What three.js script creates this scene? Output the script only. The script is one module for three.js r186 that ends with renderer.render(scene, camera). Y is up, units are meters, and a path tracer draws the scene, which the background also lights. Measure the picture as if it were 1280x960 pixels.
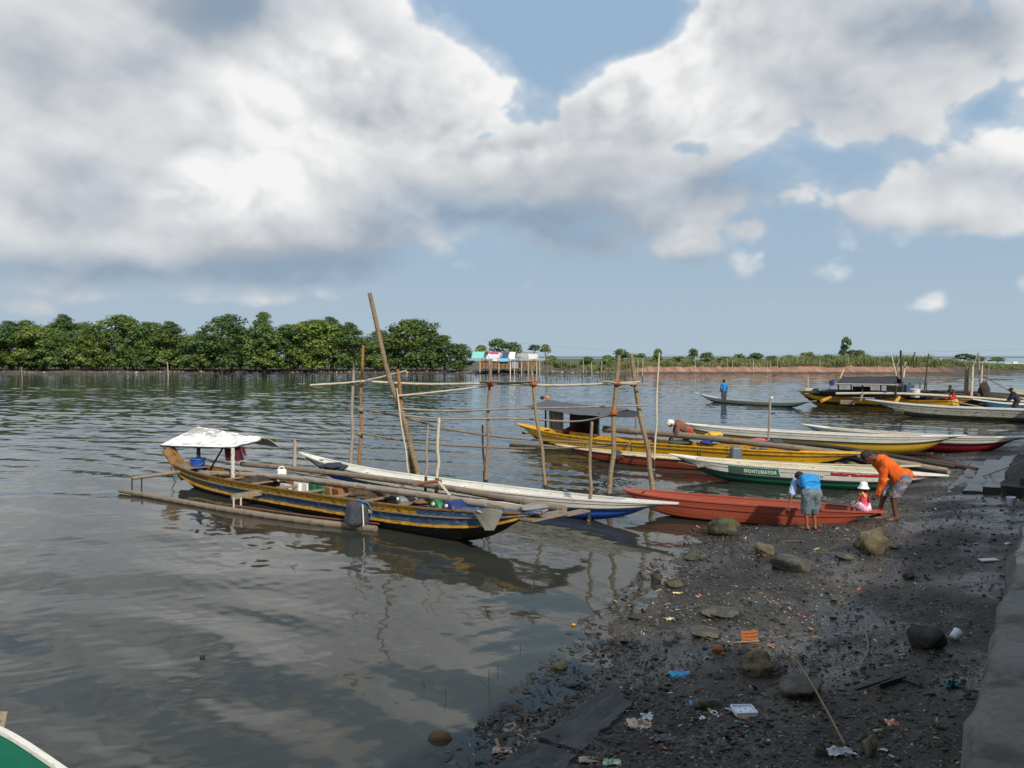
import * as THREE from 'three';
import { mergeGeometries, mergeVertices, toCreasedNormals } from 'three/addons/utils/BufferGeometryUtils.js';
import { MarchingCubes } from 'three/addons/objects/MarchingCubes.js';
import { RoundedBoxGeometry } from 'three/addons/geometries/RoundedBoxGeometry.js';

// ---------- camera, renderer, sun ----------
const V = (x, y, z) => new THREE.Vector3(x, y, z);
const scene = new THREE.Scene();
const EYE = 3.5, PITCH = -Math.atan(34 / 1000);
const camera = new THREE.PerspectiveCamera(2 * Math.atan(0.48) * 180 / Math.PI, 4 / 3, 0.1, 6000);
camera.position.set(0, EYE, 0);
camera.rotation.set(PITCH, 0, 0);
const renderer = new THREE.WebGLRenderer({ antialias: true });
renderer.toneMapping = THREE.LinearToneMapping;
renderer.toneMappingExposure = 1.05;
renderer.shadowMap.enabled = true;
const sun = new THREE.DirectionalLight(new THREE.Color(1.0, 0.93, 0.82), 4.2);
const SUN = V(0.38, 0.60, 0.80).normalize();
sun.position.copy(SUN).multiplyScalar(120).add(V(5, 0, -20));
sun.target.position.set(5, 0, -20);
sun.castShadow = true; sun.shadow.mapSize.set(4096, 4096); sun.shadow.radius = 3;
Object.assign(sun.shadow.camera, { left: -60, right: 60, top: 60, bottom: -60, near: 1, far: 300 });
scene.add(sun, sun.target);

// ---------- small maths ----------
function rng(seed) { let a = seed >>> 0; return () => { a = (a + 0x6D2B79F5) >>> 0; let t = a; t = Math.imul(t ^ (t >>> 15), t | 1); t ^= t + Math.imul(t ^ (t >>> 7), t | 61); return ((t ^ (t >>> 14)) >>> 0) / 4294967296; }; }
const R = rng(20240611);
const rr = (a, b, f = R) => a + (b - a) * f();
const cl = (x, a = 0, b = 1) => Math.min(b, Math.max(a, x));
const ss = (a, b, x) => { const t = cl((x - a) / (b - a)); return t * t * (3 - 2 * t); };
const lerp = (a, b, t) => a + (b - a) * t;
const PERM = new Uint8Array(512); { const p = [...Array(256).keys()], f = rng(77); for (let i = 255; i > 0; i--) { const j = Math.floor(f() * (i + 1)); [p[i], p[j]] = [p[j], p[i]]; } for (let i = 0; i < 512; i++) PERM[i] = p[i & 255]; }
const GX = new Float32Array(256), GY = new Float32Array(256); for (let i = 0; i < 256; i++) { GX[i] = Math.cos(i * 2.39996); GY[i] = Math.sin(i * 2.39996); }
function n2(x, y) {
  const X = Math.floor(x), Y = Math.floor(y), fx = x - X, fy = y - Y;
  const u = fx * fx * fx * (fx * (fx * 6 - 15) + 10), v = fy * fy * fy * (fy * (fy * 6 - 15) + 10);
  const a = PERM[(X & 255) + PERM[Y & 255]], b = PERM[((X + 1) & 255) + PERM[Y & 255]], c = PERM[(X & 255) + PERM[(Y + 1) & 255]], d = PERM[((X + 1) & 255) + PERM[(Y + 1) & 255]];
  const p = GX[a] * fx + GY[a] * fy, q = GX[b] * (fx - 1) + GY[b] * fy, r = GX[c] * fx + GY[c] * (fy - 1), s = GX[d] * (fx - 1) + GY[d] * (fy - 1);
  return 1.5 * (p + u * (q - p) + v * (r + u * (s - r) - p - u * (q - p)));
}
function fbm(x, y, o = 5) { let s = 0, a = 0.5; for (let i = 0; i < o; i++) { s += a * n2(x, y); x = x * 2.03 + 17.1; y = y * 2.03 - 9.7; a *= 0.5; } return s; }
const G3 = new Float32Array(768); { const f = rng(91); for (let i = 0; i < 256; i++) { const z = f() * 2 - 1, t = f() * 6.2832, r = Math.sqrt(1 - z * z); G3[i * 3] = r * Math.cos(t); G3[i * 3 + 1] = r * Math.sin(t); G3[i * 3 + 2] = z; } }
function n3(x, y, z) {
  const X = Math.floor(x), Y = Math.floor(y), Z = Math.floor(z), fx = x - X, fy = y - Y, fz = z - Z;
  const u = fx * fx * (3 - 2 * fx), v = fy * fy * (3 - 2 * fy), w = fz * fz * (3 - 2 * fz);
  let s = 0;
  for (let c = 0; c < 2; c++) { const pz = PERM[(Z + c) & 255]; let sy = 0; for (let b = 0; b < 2; b++) { const py = PERM[((Y + b) & 255) + pz]; const i0 = PERM[(X & 255) + py] * 3, i1 = PERM[((X + 1) & 255) + py] * 3, gy = fy - b, gz = fz - c; const p = G3[i0] * fx + G3[i0 + 1] * gy + G3[i0 + 2] * gz, q = G3[i1] * (fx - 1) + G3[i1 + 1] * gy + G3[i1 + 2] * gz; sy += (b ? v : 1 - v) * (p + u * (q - p)); } s += (c ? w : 1 - w) * sy; }
  return 1.6 * s;
}
function fbm3(x, y, z, o = 5) { let s = 0, a = 0.5; for (let i = 0; i < o; i++) { s += a * n3(x, y, z); x = x * 2.03 + 7.1; y = y * 2.03 - 3.7; z = z * 2.03 + 1.3; a *= 0.5; } return s; }
function puff3(x, y, z, o = 5) { let s = 0, a = 0.5; for (let i = 0; i < o; i++) { s += a * (2.0 * Math.abs(n3(x, y, z)) - 0.5); x = x * 2.1 + 3.3; y = y * 2.1 + 8.7; z = z * 2.1 - 4.1; a *= 0.5; } return s; }
// a photo pixel is a direction; its distance comes from a height or a depth
const CP = Math.cos(PITCH), SP = Math.sin(PITCH);
function dirOf(px, py) { const x = (px - 640) / 1000, y = (480 - py) / 1000; return V(x, y * CP + SP, y * SP - CP); }
function onY(px, py, y = 0) { const d = dirOf(px, py), t = (y - EYE) / d.y; return V(d.x * t, y, d.z * t); }
function at(px, py, depth) { const d = dirOf(px, py), t = depth / -d.z; return V(d.x * t, EYE + d.y * t, -depth); }

// ---------- sky: air and clouds over the whole dome ----------
{
  const W = 2048, H = 1536, data = new Float32Array(W * H * 4);
  const sr = (r, g, b) => [r, g, b].map((c) => Math.pow(c / 255, 2.2));
  const ZEN = sr(135, 166, 202), MID = sr(150, 176, 200), LOW = sr(167, 185, 199), GND = [0.10, 0.11, 0.11];
  const WHITE = sr(244, 243, 241), GREY = sr(168, 174, 182), SLATE = sr(124, 145, 168);
  // cloud masses and openings by bearing: x, y as tangents right of and above the view's heading, radii, strength
  const px = (X, Y, rx, ry, s, rot = 0) => [(X - 640) / 1000, (446 - Y) / 1000, rx / 1000, ry / 1000, s, Math.cos(rot), Math.sin(rot)];
  const mass = [
    px(280, 215, 300, 120, 0.95), px(60, 120, 230, 190, 0.80), px(120, 305, 250, 46, 0.62), px(330, 300, 190, 42, 0.55), px(530, 120, 130, 80, 0.62), px(330, 20, 230, 90, 0.5), px(460, 40, 90, 60, 0.3),
    px(900, 130, 170, 120, 0.85), px(930, 20, 80, 80, 0.6), px(790, 130, 80, 70, 0.45), px(700, 215, 150, 66, 0.75), px(1130, 80, 260, 105, 0.85), px(690, 305, 80, 50, 0.45), px(590, 235, 140, 60, 0.55), px(840, 240, 160, 40, 0.35),
    px(1120, 266, 140, 22, 0.65, -0.06), px(1225, 225, 120, 40, 0.62), px(1255, 280, 60, 18, 0.4), px(845, 303, 54, 26, 0.55), px(940, 336, 34, 20, 0.60), px(1170, 381, 42, 16, 0.60), px(1276, 351, 26, 16, 0.58), px(940, 290, 26, 10, 0.5), px(1068, 383, 24, 10, 0.42), px(26, 386, 60, 18, 0.62), px(260, 366, 320, 12, 0.12), px(985, 372, 60, 8, 0.34), px(740, 305, 24, 12, 0.4), px(450, 285, 70, 16, 0.3),
    px(690, 20, 150, 55, -1.1), px(700, 90, 45, 30, -0.65), px(655, 140, 40, 24, -0.55), px(600, 170, 40, 14, -0.6), px(560, 182, 30, 10, -0.35), px(790, 30, 45, 40, -0.6), px(874, 186, 30, 16, -0.55), px(825, 192, 34, 14, -0.4), px(1050, 208, 52, 15, -0.6), px(960, 225, 50, 16, -0.45), px(1235, 135, 56, 16, -0.5), px(195, 242, 44, 14, -0.85), px(130, 262, 36, 18, -0.6), px(620, 190, 60, 8, -0.2), px(700, 415, 900, 34, -0.55),
  ];
  const tone = [ // + bright, - grey
    px(340, 230, 110, 75, 0.55), px(230, 250, 70, 30, 0.35), px(770, 105, 60, 60, 0.55), px(860, 50, 60, 60, 0.55), px(640, 190, 70, 30, 0.35), px(960, 150, 50, 40, 0.4), px(440, 80, 60, 30, 0.3), px(610, 110, 40, 50, 0.3), px(940, 326, 26, 14, 0.55), px(845, 294, 34, 14, 0.45), px(1168, 373, 34, 14, 0.5), px(1030, 60, 70, 30, 0.3), px(1010, 255, 40, 16, 0.3), px(1250, 280, 40, 14, 0.3),
    px(150, 340, 320, 30, -0.95), px(420, 328, 120, 28, -0.8), px(300, 20, 110, 44, -0.75), px(190, 95, 70, 40, -0.6), px(690, 312, 90, 46, -0.75), px(40, 60, 60, 60, -0.3), px(1150, 40, 170, 60, -0.6), px(1060, 140, 110, 40, -0.4), px(530, 240, 140, 44, -0.5), px(900, 235, 150, 28, -0.65), px(1150, 280, 160, 14, -0.5), px(100, 240, 90, 70, -0.5), px(850, 322, 70, 12, -0.55), px(942, 352, 46, 10, -0.55), px(600, 275, 220, 28, -0.6), px(1240, 220, 90, 30, -0.6), px(1170, 392, 50, 8, -0.4), px(980, 110, 60, 60, -0.3),
  ];
  const sum = (L, X, Y) => { let s = 0; for (const b of L) { const dx = X - b[0], dy = Y - b[1], u = (dx * b[5] + dy * b[6]) / b[2], v = (dy * b[5] - dx * b[6]) / b[3], q = u * u + v * v; if (q < 9) s += b[4] * Math.exp(-q); } return s; };
  for (let j = 0; j < H; j++) {
    const el = ((j + 0.5) / H - 0.5) * Math.PI, se = Math.sin(el), ce = Math.cos(el);
    for (let i = 0; i < W; i++) {
      const th = ((i + 0.5) / W - 0.5) * 2 * Math.PI, dx = Math.cos(th) * ce, dz = Math.sin(th) * ce, k = (j * W + i) * 4;
      let c;
      if (se < -0.02) c = GND;
      else {
        const e = cl(se), g1 = ss(0.0, 0.2, e), g2 = ss(0.15, 0.75, e);
        const air = [0, 1, 2].map((m) => lerp(lerp(LOW[m], MID[m], g1), ZEN[m], g2));
        const dy = se * 1.25, wx = fbm3(dx * 4 + 3, dy * 4, dz * 4, 4), wz = fbm3(dx * 4 - 8, dy * 4 + 4, dz * 4, 4);
        let M = 0.9 * ss(-0.25, 0.3, fbm3(dx * 1.8 + 11, dy * 2.2 + 2, dz * 1.8, 3)) * ss(0.08, 0.3, e), T = -0.15, near = 0;
        if (dz < -0.2) {
          const X = dx / -dz, Y = se / -dz; near = (1 - ss(0.72, 1.1, Math.abs(X))) * (1 - ss(0.48, 0.75, Y));
          if (near > 0) {
            const XX = X + wx * 0.10 * (0.25 + Y), YY = Y + wz * 0.08 * (0.2 + Y);
            M = lerp(M, sum(mass, XX, YY), near); T = lerp(T, sum(tone, XX, YY), near);
          }
        }
        const k1 = 6.2, ox = dx + wx * 0.03, oy = dy + wz * 0.03;
        const b1 = puff3(ox * k1, oy * k1, dz * k1, 6), s1 = puff3(ox * k1, oy * k1, dz * k1, 5), s2 = puff3(ox * k1 + 0.09, oy * k1 + 0.17, dz * k1, 5), b3 = puff3(ox * 21 + 5, oy * 21, dz * 21, near > 0 ? 5 : 2);
        const D = M + 0.60 * b1 + 0.55 * wz + 0.34 * b3 + (near > 0 ? 0.12 * puff3(ox * 60, oy * 60 + 9, dz * 60, 3) : 0) - 0.36, soft = ss(-0.1, -0.8, T) * ss(0.30, 0.16, e), tiny = 0.32 * ss(0.20, 0.12, e);
        const alpha = Math.max((0.96 - 0.18 * soft) * Math.pow(ss(-0.04 - 0.1 * soft, lerp(0.19 + tiny, 0.75, soft), D), 0.85), 0.50 * ss(-0.45, 0.30, D) * ss(0.10, 0.26, e));
        const fine = fbm3(dx * 5 + 40, dy * 8, dz * 5, 5), det = 0.5 + 0.75 * ss(-0.15, 0.45, T + 0.4 * wx);
        const lit = cl(0.56 + T * 0.70 + det * ((s1 - s2) * 0.85 + 0.30 * b3) + fine * 0.58 + 0.42 * wx + 0.34 * (1 - ss(0.05, 0.45, D)) * ss(-0.25, 0.25, T));
        const dark = 0.8 * ss(-0.25, -1.0, T + fine * 0.4);
        const body = [0, 1, 2].map((m) => lerp(lerp(GREY[m], SLATE[m], dark), WHITE[m], lit));
        c = [0, 1, 2].map((m) => lerp(air[m], body[m], alpha * 0.97));
      }
      data[k] = c[0]; data[k + 1] = c[1]; data[k + 2] = c[2]; data[k + 3] = 1;
    }
  }
  const sky = new THREE.DataTexture(data, W, H, THREE.RGBAFormat, THREE.FloatType);
  sky.mapping = THREE.EquirectangularReflectionMapping; sky.magFilter = THREE.LinearFilter; sky.minFilter = THREE.LinearFilter; sky.wrapS = THREE.RepeatWrapping; sky.needsUpdate = true;
  scene.background = sky; scene.environment = sky;
}

// ---------- naming ----------
const taken = new Map();
function numbered(name) { const n = taken.get(name) || 0; taken.set(name, n + 1); return n ? `${name}_${String(n).padStart(3, '0')}` : name; }
function shade(o) { o.traverse((m) => { if (m.isMesh) { m.castShadow = true; m.receiveShadow = true; } }); return o; }
function tag(o, label, category, group) { o.userData.label = label; o.userData.category = category; if (group) o.userData.group = group; return o; }
function structure(o, name) { o.name = numbered(name); o.userData.kind = 'structure'; scene.add(shade(o)); return o; }
function thing(name, label, category, pos = V(0, 0, 0), turn = 0, group) { const g = new THREE.Group(); g.name = numbered(name); g.position.copy(pos); g.rotation.y = turn; g.updateMatrixWorld(true); scene.add(g); return tag(g, label, category, group); }
const list = (g) => (Array.isArray(g) ? (g.length > 1 ? mergeGeometries(g.map((x) => { const y = x.index ? x.toNonIndexed() : x.clone(); for (const k of Object.keys(y.attributes)) if (!['position', 'normal', 'uv'].includes(k)) y.deleteAttribute(k); return y; })) : g[0]) : g);
// part whose geometry is in the parent's own frame
function part(parent, name, geo, mat, label) { const m = new THREE.Mesh(list(geo), mat); m.name = name; m.castShadow = m.receiveShadow = true; parent.add(m); if (label) m.userData.label = label; return m; }
// part whose geometry is in world coordinates
function wpart(parent, name, geo, mat, label) { parent.updateWorldMatrix(true, false); const g = list(geo).clone(); g.applyMatrix4(parent.matrixWorld.clone().invert()); return part(parent, name, g, mat, label); }
// one-mesh thing from world geometry, its origin moved to its base
function single(name, geo, mat, label, category, base, group) { const g = list(geo).clone(); if (!base) { g.computeBoundingBox(); const b = g.boundingBox; base = V((b.min.x + b.max.x) / 2, b.min.y, (b.min.z + b.max.z) / 2); } g.translate(-base.x, -base.y, -base.z); const m = new THREE.Mesh(g, mat); m.name = numbered(name); m.position.copy(base); m.castShadow = m.receiveShadow = true; scene.add(m); return tag(m, label, category, group); }

// ---------- materials ----------
const C = (hex) => new THREE.Color(hex);
function canvasTex(n, fn, rep = [1, 1], srgb = true) { // fn(x, y in 0..1) -> [r,g,b] 0..1 display values
  const d = new Uint8Array(n * n * 4);
  for (let y = 0; y < n; y++) for (let x = 0; x < n; x++) { const c = fn(x / n, y / n), k = (y * n + x) * 4; d[k] = 255 * cl(c[0]); d[k + 1] = 255 * cl(c[1]); d[k + 2] = 255 * cl(c[2]); d[k + 3] = 255; }
  const t = new THREE.DataTexture(d, n, n); t.magFilter = THREE.LinearFilter; t.minFilter = THREE.LinearMipmapLinearFilter; t.generateMipmaps = true; t.wrapS = t.wrapT = THREE.RepeatWrapping; t.repeat.set(...rep); if (srgb) t.colorSpace = THREE.SRGBColorSpace; t.needsUpdate = true; return t;
}
// tileable noise on the unit square
function tn(u, v, f, seed = 0, o = 4) { let s = 0, a = 0.5; for (let i = 0; i < o; i++) { s += a * tile(u * f, v * f, f, seed + i * 13); f *= 2; a *= 0.5; } return s; }
function hash(x, y, s) { let h = Math.imul(x, 374761393) + Math.imul(y, 668265263) + Math.imul(s + 7, 1274126177); h = Math.imul(h ^ (h >>> 13), 1274126177); return ((h ^ (h >>> 16)) >>> 0) / 4294967296; }
function tile(x, y, f, s) { const X = Math.floor(x), Y = Math.floor(y), a = x - X, b = y - Y, u = a * a * (3 - 2 * a), v = b * b * (3 - 2 * b), m = (k) => ((k % f) + f) % f; return lerp(lerp(hash(m(X), m(Y), s), hash(m(X + 1), m(Y), s), u), lerp(hash(m(X), m(Y + 1), s), hash(m(X + 1), m(Y + 1), s), u), v); }
const rgb = (hex) => { const c = new THREE.Color(hex); c.convertLinearToSRGB(); return [c.r, c.g, c.b]; };
const mix3 = (a, b, t) => [lerp(a[0], b[0], t), lerp(a[1], b[1], t), lerp(a[2], b[2], t)];
let texSeed = 1;
const paintBump = canvasTex(256, (u, v) => { const h = 0.6 * tn(u, v, 12, 9001, 4) + 0.4 * tile(u * 6, v * 90, 90, 9007); return [h, h, h]; }, [0.6, 1.4], false);
// boat paint: worn to wood or grime in chips and streaks
function paint(hex, { wear = 0.25, to = '#5b5044', grime = '#3a362d', rough = 0.55, rep = [0.5, 1.6], streak = 5 } = {}) {
  const a = rgb(hex), b = rgb(to), g = rgb(grime), s = texSeed += 31;
  const map = canvasTex(256, (u, v) => {
    const big = tn(u, v, 3, s, 5), st = tn(u * 1, v, 4, s + 5, 3) * 0.5 + tile(u * 40, v * streak, 40, s + 3) * 0.5, chip = tn(u, v, 18, s + 9, 4);
    let c = a.map((k) => k * (0.86 + 0.26 * big));
    c = mix3(c, g, 0.45 * wear * ss(0.45, 0.75, st) + 0.25 * wear * ss(0.5, 0.8, big));
    return mix3(c, b, ss(0.64 - 0.18 * wear, 0.72 - 0.18 * wear, chip * 0.75 + big * 0.25) * Math.min(1, wear * 2.2));
  }, rep);
  return new THREE.MeshStandardMaterial({ map, roughness: rough, bumpMap: paintBump, bumpScale: 0.002 });
}
function bambooMat(h1, h2, h3) {
  const a = rgb(h1), b = rgb(h2), d = rgb(h3), s = texSeed += 17;
  const map = canvasTex(256, (u, v) => { const f = tile(u * 28, v * 3, 28, s), g = tn(u, v, 3, s + 2, 5), q = tn(u, v, 9, s + 4, 4); return mix3(mix3(a, b, cl(0.6 * f + 0.7 * g - 0.2)), d, ss(0.55, 0.75, q) * 0.6); }, [1, 0.5]);
  return new THREE.MeshStandardMaterial({ map, roughness: 0.72 });
}
const M = {
  bambooTan: bambooMat('#8e7d62', '#72614a', '#483c2e'), bambooGrey: bambooMat('#9a8f80', '#7b6f61', '#544a3f'), bambooOrange: bambooMat('#9c7444', '#7a5735', '#503a26'), bambooPale: bambooMat('#c9bfa8', '#a59a85', '#766a58'), bambooWet: bambooMat('#3f3d2e', '#2c2c22', '#1d1e18'),
  log: bambooMat('#8b7d6b', '#6d6052', '#483e34'), plank: bambooMat('#8d7f6a', '#6f6353', '#4e4539'), redWood: bambooMat('#7a4a36', '#5c3a2c', '#3d2a22'),
  rope: new THREE.MeshStandardMaterial({ color: C('#8d8265'), roughness: 0.95 }), ropeBlue: new THREE.MeshStandardMaterial({ color: C('#2c6fa0'), roughness: 0.8 }), lash: new THREE.MeshStandardMaterial({ color: C('#a05a26'), roughness: 0.8 }),
  black: new THREE.MeshStandardMaterial({ color: C('#24262a'), roughness: 0.6 }), rubber: new THREE.MeshStandardMaterial({ color: C('#2f3338'), roughness: 0.45 }),
  blueBin: new THREE.MeshStandardMaterial({ color: C('#1d4f9a'), roughness: 0.4 }), navy: new THREE.MeshStandardMaterial({ color: C('#1c2c5c'), roughness: 0.4 }), greenPl: new THREE.MeshStandardMaterial({ color: C('#1f6b45'), roughness: 0.5 }),
  white: new THREE.MeshStandardMaterial({ color: C('#dcdad2'), roughness: 0.6 }), steel: new THREE.MeshStandardMaterial({ color: C('#70757a'), roughness: 0.5, metalness: 0.6 }),
};
const flat = (hex, rough = 0.7, extra = {}) => new THREE.MeshStandardMaterial({ color: C(hex), roughness: rough, ...extra });

// ---------- shapes ----------
function tube(pts, r0, r1 = r0, { seg = 0, rad = 8, node = 0, nodeAmp = 0.09, caps = true, wob = 0 } = {}) {
  pts = pts.map((p) => (p.isVector3 ? p : V(...p)));
  const curve = pts.length > 2 ? new THREE.CatmullRomCurve3(pts) : new THREE.LineCurve3(pts[0], pts[1]), len = curve.getLength();
  let ts = []; seg = seg || Math.max(2, pts.length > 2 ? pts.length * 5 : 2);
  for (let i = 0; i <= seg; i++) ts.push(i / seg);
  const nodes = [];
  if (node) for (let d = node * 0.6; d < len - 0.02; d += node * (0.85 + 0.3 * hash(Math.round(d * 50), 3, 5))) { nodes.push(d / len); for (const e of [-0.022, -0.006, 0.006, 0.022]) ts.push(cl((d + e) / len)); }
  ts = [...new Set(ts)].sort((a, b) => a - b);
  const pos = [], uv = [], idx = [], P = V(0, 0, 0), T = V(0, 0, 0); let U = null;
  ts.forEach((t, i) => {
    curve.getPointAt(t, P); curve.getTangentAt(t, T);
    if (!U) { U = Math.abs(T.y) < 0.9 ? V(0, 1, 0) : V(1, 0, 0); }
    U.addScaledVector(T, -U.dot(T)).normalize(); const B = V(0, 0, 0).crossVectors(T, U);
    let r = lerp(r0, r1, t); for (const nd of nodes) if (Math.abs(nd - t) * len < 0.01) r *= 1 + nodeAmp; 
    if (wob) r *= 1 + wob * n2(t * len * 1.7 + r0 * 100, r1 * 37);
    for (let k = 0; k <= rad; k++) { const a = k / rad * Math.PI * 2, c = Math.cos(a) * r, s = Math.sin(a) * r; pos.push(P.x + U.x * c + B.x * s, P.y + U.y * c + B.y * s, P.z + U.z * c + B.z * s); uv.push(k / rad, t * len); }
    if (i) for (let k = 0; k < rad; k++) { const a = (i - 1) * (rad + 1) + k, b = i * (rad + 1) + k; idx.push(a, a + 1, b, b, a + 1, b + 1); }
  });
  if (caps) for (const e of [0, ts.length - 1]) { const o = pos.length / 3, p = curve.getPointAt(e ? 1 : 0); pos.push(p.x, p.y, p.z); uv.push(0.5, 0); for (let k = 0; k <= rad; k++) { const a = (e * (rad + 1) + k) * 3; pos.push(pos[a], pos[a + 1], pos[a + 2]); uv.push(k / rad, 0.03); } for (let k = 0; k < rad; k++) e ? idx.push(o, o + 1 + k, o + 2 + k) : idx.push(o, o + 2 + k, o + 1 + k); }
  const g = new THREE.BufferGeometry(); g.setAttribute('position', new THREE.Float32BufferAttribute(pos, 3)); g.setAttribute('uv', new THREE.Float32BufferAttribute(uv, 2)); g.setIndex(idx); g.computeVertexNormals(); return g;
}
const nonIdx = (g) => (g.index ? g.toNonIndexed() : g);
function box(w, h, d, x = 0, y = 0, z = 0, rx = 0, ry = 0, rz = 0, bev = 0) { const g = bev ? new RoundedBoxGeometry(w, h, d, 2, bev) : new THREE.BoxGeometry(w, h, d); g.applyMatrix4(new THREE.Matrix4().makeRotationFromEuler(new THREE.Euler(rx, ry, rz))); g.translate(x, y, z); return g; }
// a board from a to b: width w across, thickness t
function board(a, b, w, t, up = V(0, 1, 0), bev = 0) { const d = b.clone().sub(a), L = d.length(); d.normalize(); const s = V(0, 0, 0).crossVectors(d, up).normalize(), u = V(0, 0, 0).crossVectors(s, d); const g = bev ? new RoundedBoxGeometry(L, t, w, 1, bev) : new THREE.BoxGeometry(L, t, w); g.applyMatrix4(new THREE.Matrix4().makeBasis(d, u, s).setPosition(a.clone().add(b).multiplyScalar(0.5))); return g; }
// a sheet through a grid of points (rows of Vector3) with thickness
function sheet(rows, th = 0.012, uvs = 1) {
  const n = rows.length, m = rows[0].length, pos = [], uv = [], idx = [];
  const nor = (i, j) => { const a = rows[Math.min(n - 1, i + 1)][j].clone().sub(rows[Math.max(0, i - 1)][j]), b = rows[i][Math.min(m - 1, j + 1)].clone().sub(rows[i][Math.max(0, j - 1)]); return a.cross(b).normalize(); };
  for (const s of [0, 1]) for (let i = 0; i < n; i++) for (let j = 0; j < m; j++) { const p = rows[i][j].clone().addScaledVector(nor(i, j), s ? -th : 0); pos.push(p.x, p.y, p.z); uv.push(j / (m - 1) * uvs, i / (n - 1) * uvs); }
  const o = n * m; for (let i = 0; i < n - 1; i++) for (let j = 0; j < m - 1; j++) { const a = i * m + j, b = a + 1, c = a + m, d = c + 1; idx.push(a, c, b, b, c, d, o + a, o + b, o + c, o + b, o + d, o + c); }
  const edge = []; for (let j = 0; j < m; j++) edge.push(j); for (let i = 1; i < n; i++) edge.push(i * m + m - 1); for (let j = m - 2; j >= 0; j--) edge.push((n - 1) * m + j); for (let i = n - 2; i > 0; i--) edge.push(i * m);
  for (let k = 0; k < edge.length; k++) { const a = edge[k], b = edge[(k + 1) % edge.length]; idx.push(a, b, o + a, b, o + b, o + a); }
  const g = new THREE.BufferGeometry(); g.setAttribute('position', new THREE.Float32BufferAttribute(pos, 3)); g.setAttribute('uv', new THREE.Float32BufferAttribute(uv, 2)); g.setIndex(idx); g.computeVertexNormals(); return toCreasedNormals(g, 0.9);
}
// a quad a-b-c-d made into a sagging cloth grid
function cloth(a, b, c, d, n = 10, sag = 0.05, wr = 0.02, seed = 1) { const rows = []; for (let i = 0; i <= n; i++) { const row = []; for (let j = 0; j <= n; j++) { const u = j / n, v = i / n, p = a.clone().lerp(b, u).lerp(d.clone().lerp(c, u), v); p.y -= sag * 4 * u * (1 - u) * (v * 0.6 + 0.4) * 0.7; p.y += wr * (n2(u * 5 + seed, v * 5) + 0.5 * n2(u * 13 + seed, v * 9)); row.push(p); } rows.push(row); } return rows; }
// lump of rock / sack: noise-pushed sphere with half sizes
function lump(rx, ry, rz, seed, amp = 0.22, f = 1.3, det = 4, flat = 0) { let g = new THREE.IcosahedronGeometry(1, det); g.deleteAttribute('uv'); g.deleteAttribute('normal'); g = mergeVertices(g, 1e-4); const p = g.attributes.position; for (let i = 0; i < p.count; i++) { const x = p.getX(i), y = p.getY(i), z = p.getZ(i); let k = 1 + amp * (n2(x * f + seed, y * f + z * f * 0.7) + n2(z * f - seed, y * f * 1.1 + 5) + 0.35 * n2(x * f * 4 + seed, z * f * 4 + y * 3)); let yy = y * k; if (flat && yy > flat) yy = flat + (yy - flat) * 0.25; p.setXYZ(i, x * k * rx, yy * ry, z * k * rz); } const uv = []; for (let i = 0; i < p.count; i++) uv.push(p.getX(i) + p.getZ(i) * 0.3, p.getY(i) + p.getZ(i)); g.setAttribute('uv', new THREE.Float32BufferAttribute(uv, 2)); g.computeVertexNormals(); return g; }
// ================= setting =================
// the waterline on the near beach, and the edge of the quay wall (x right, z away is negative)
const WL = [[-2.0, 1], [-1.1, -4], [-0.15, -6.8], [0.85, -9.1], [2.45, -12.6], [4.1, -16.2], [6.6, -18.4], [9.4, -21.2], [13.2, -25.6], [16.4, -30], [20.4, -35.5], [25.5, -39], [34, -42], [48, -47]].map(([x, z]) => V(x, 0, z));
const wallX = (z) => -0.42 - 0.695 * z, WALLDIR = V(0.571, 0, -0.821), WALLN = V(0.821, 0, 0.571);
function shoreDist(x, z) { // signed: positive on land
  let best = 1e9, sg = 1;
  for (let i = 0; i < WL.length - 1; i++) { const a = WL[i], b = WL[i + 1], dx = b.x - a.x, dz = b.z - a.z, t = cl(((x - a.x) * dx + (z - a.z) * dz) / (dx * dx + dz * dz)), qx = a.x + dx * t, qz = a.z + dz * t, d = Math.hypot(x - qx, z - qz); if (d < best) { best = d; sg = (x - a.x) * -dz + (z - a.z) * dx > 0 ? 1 : -1; } }
  return best * sg;
}
function beachY(x, z) {
  const s = shoreDist(x, z) + 0.55 * fbm(x * 0.55, z * 0.55, 4);
  let h = s > 0 ? 0.10 * s + 0.012 * s * s * Math.exp(-s * 0.2) : 0.13 * s;
  h = Math.min(h, 0.95) + (s > -1 ? 0.045 * fbm(x * 1.6, z * 1.6, 4) + 0.016 * Math.max(-0.4, fbm(x * 5.5, z * 5.5, 3)) : 0);
  return h;
}
function ground(px, py) { const d = dirOf(px, py); let t = 3; for (let i = 0; i < 900; i++) { const x = d.x * t, y = EYE + d.y * t, z = d.z * t, h = Math.max(0, beachY(x, z)); if (y <= h) return V(x, beachY(x, z), z); t += Math.max(0.01, (y - h) * 0.5); } return V(d.x * t, 0, d.z * t); }

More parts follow.
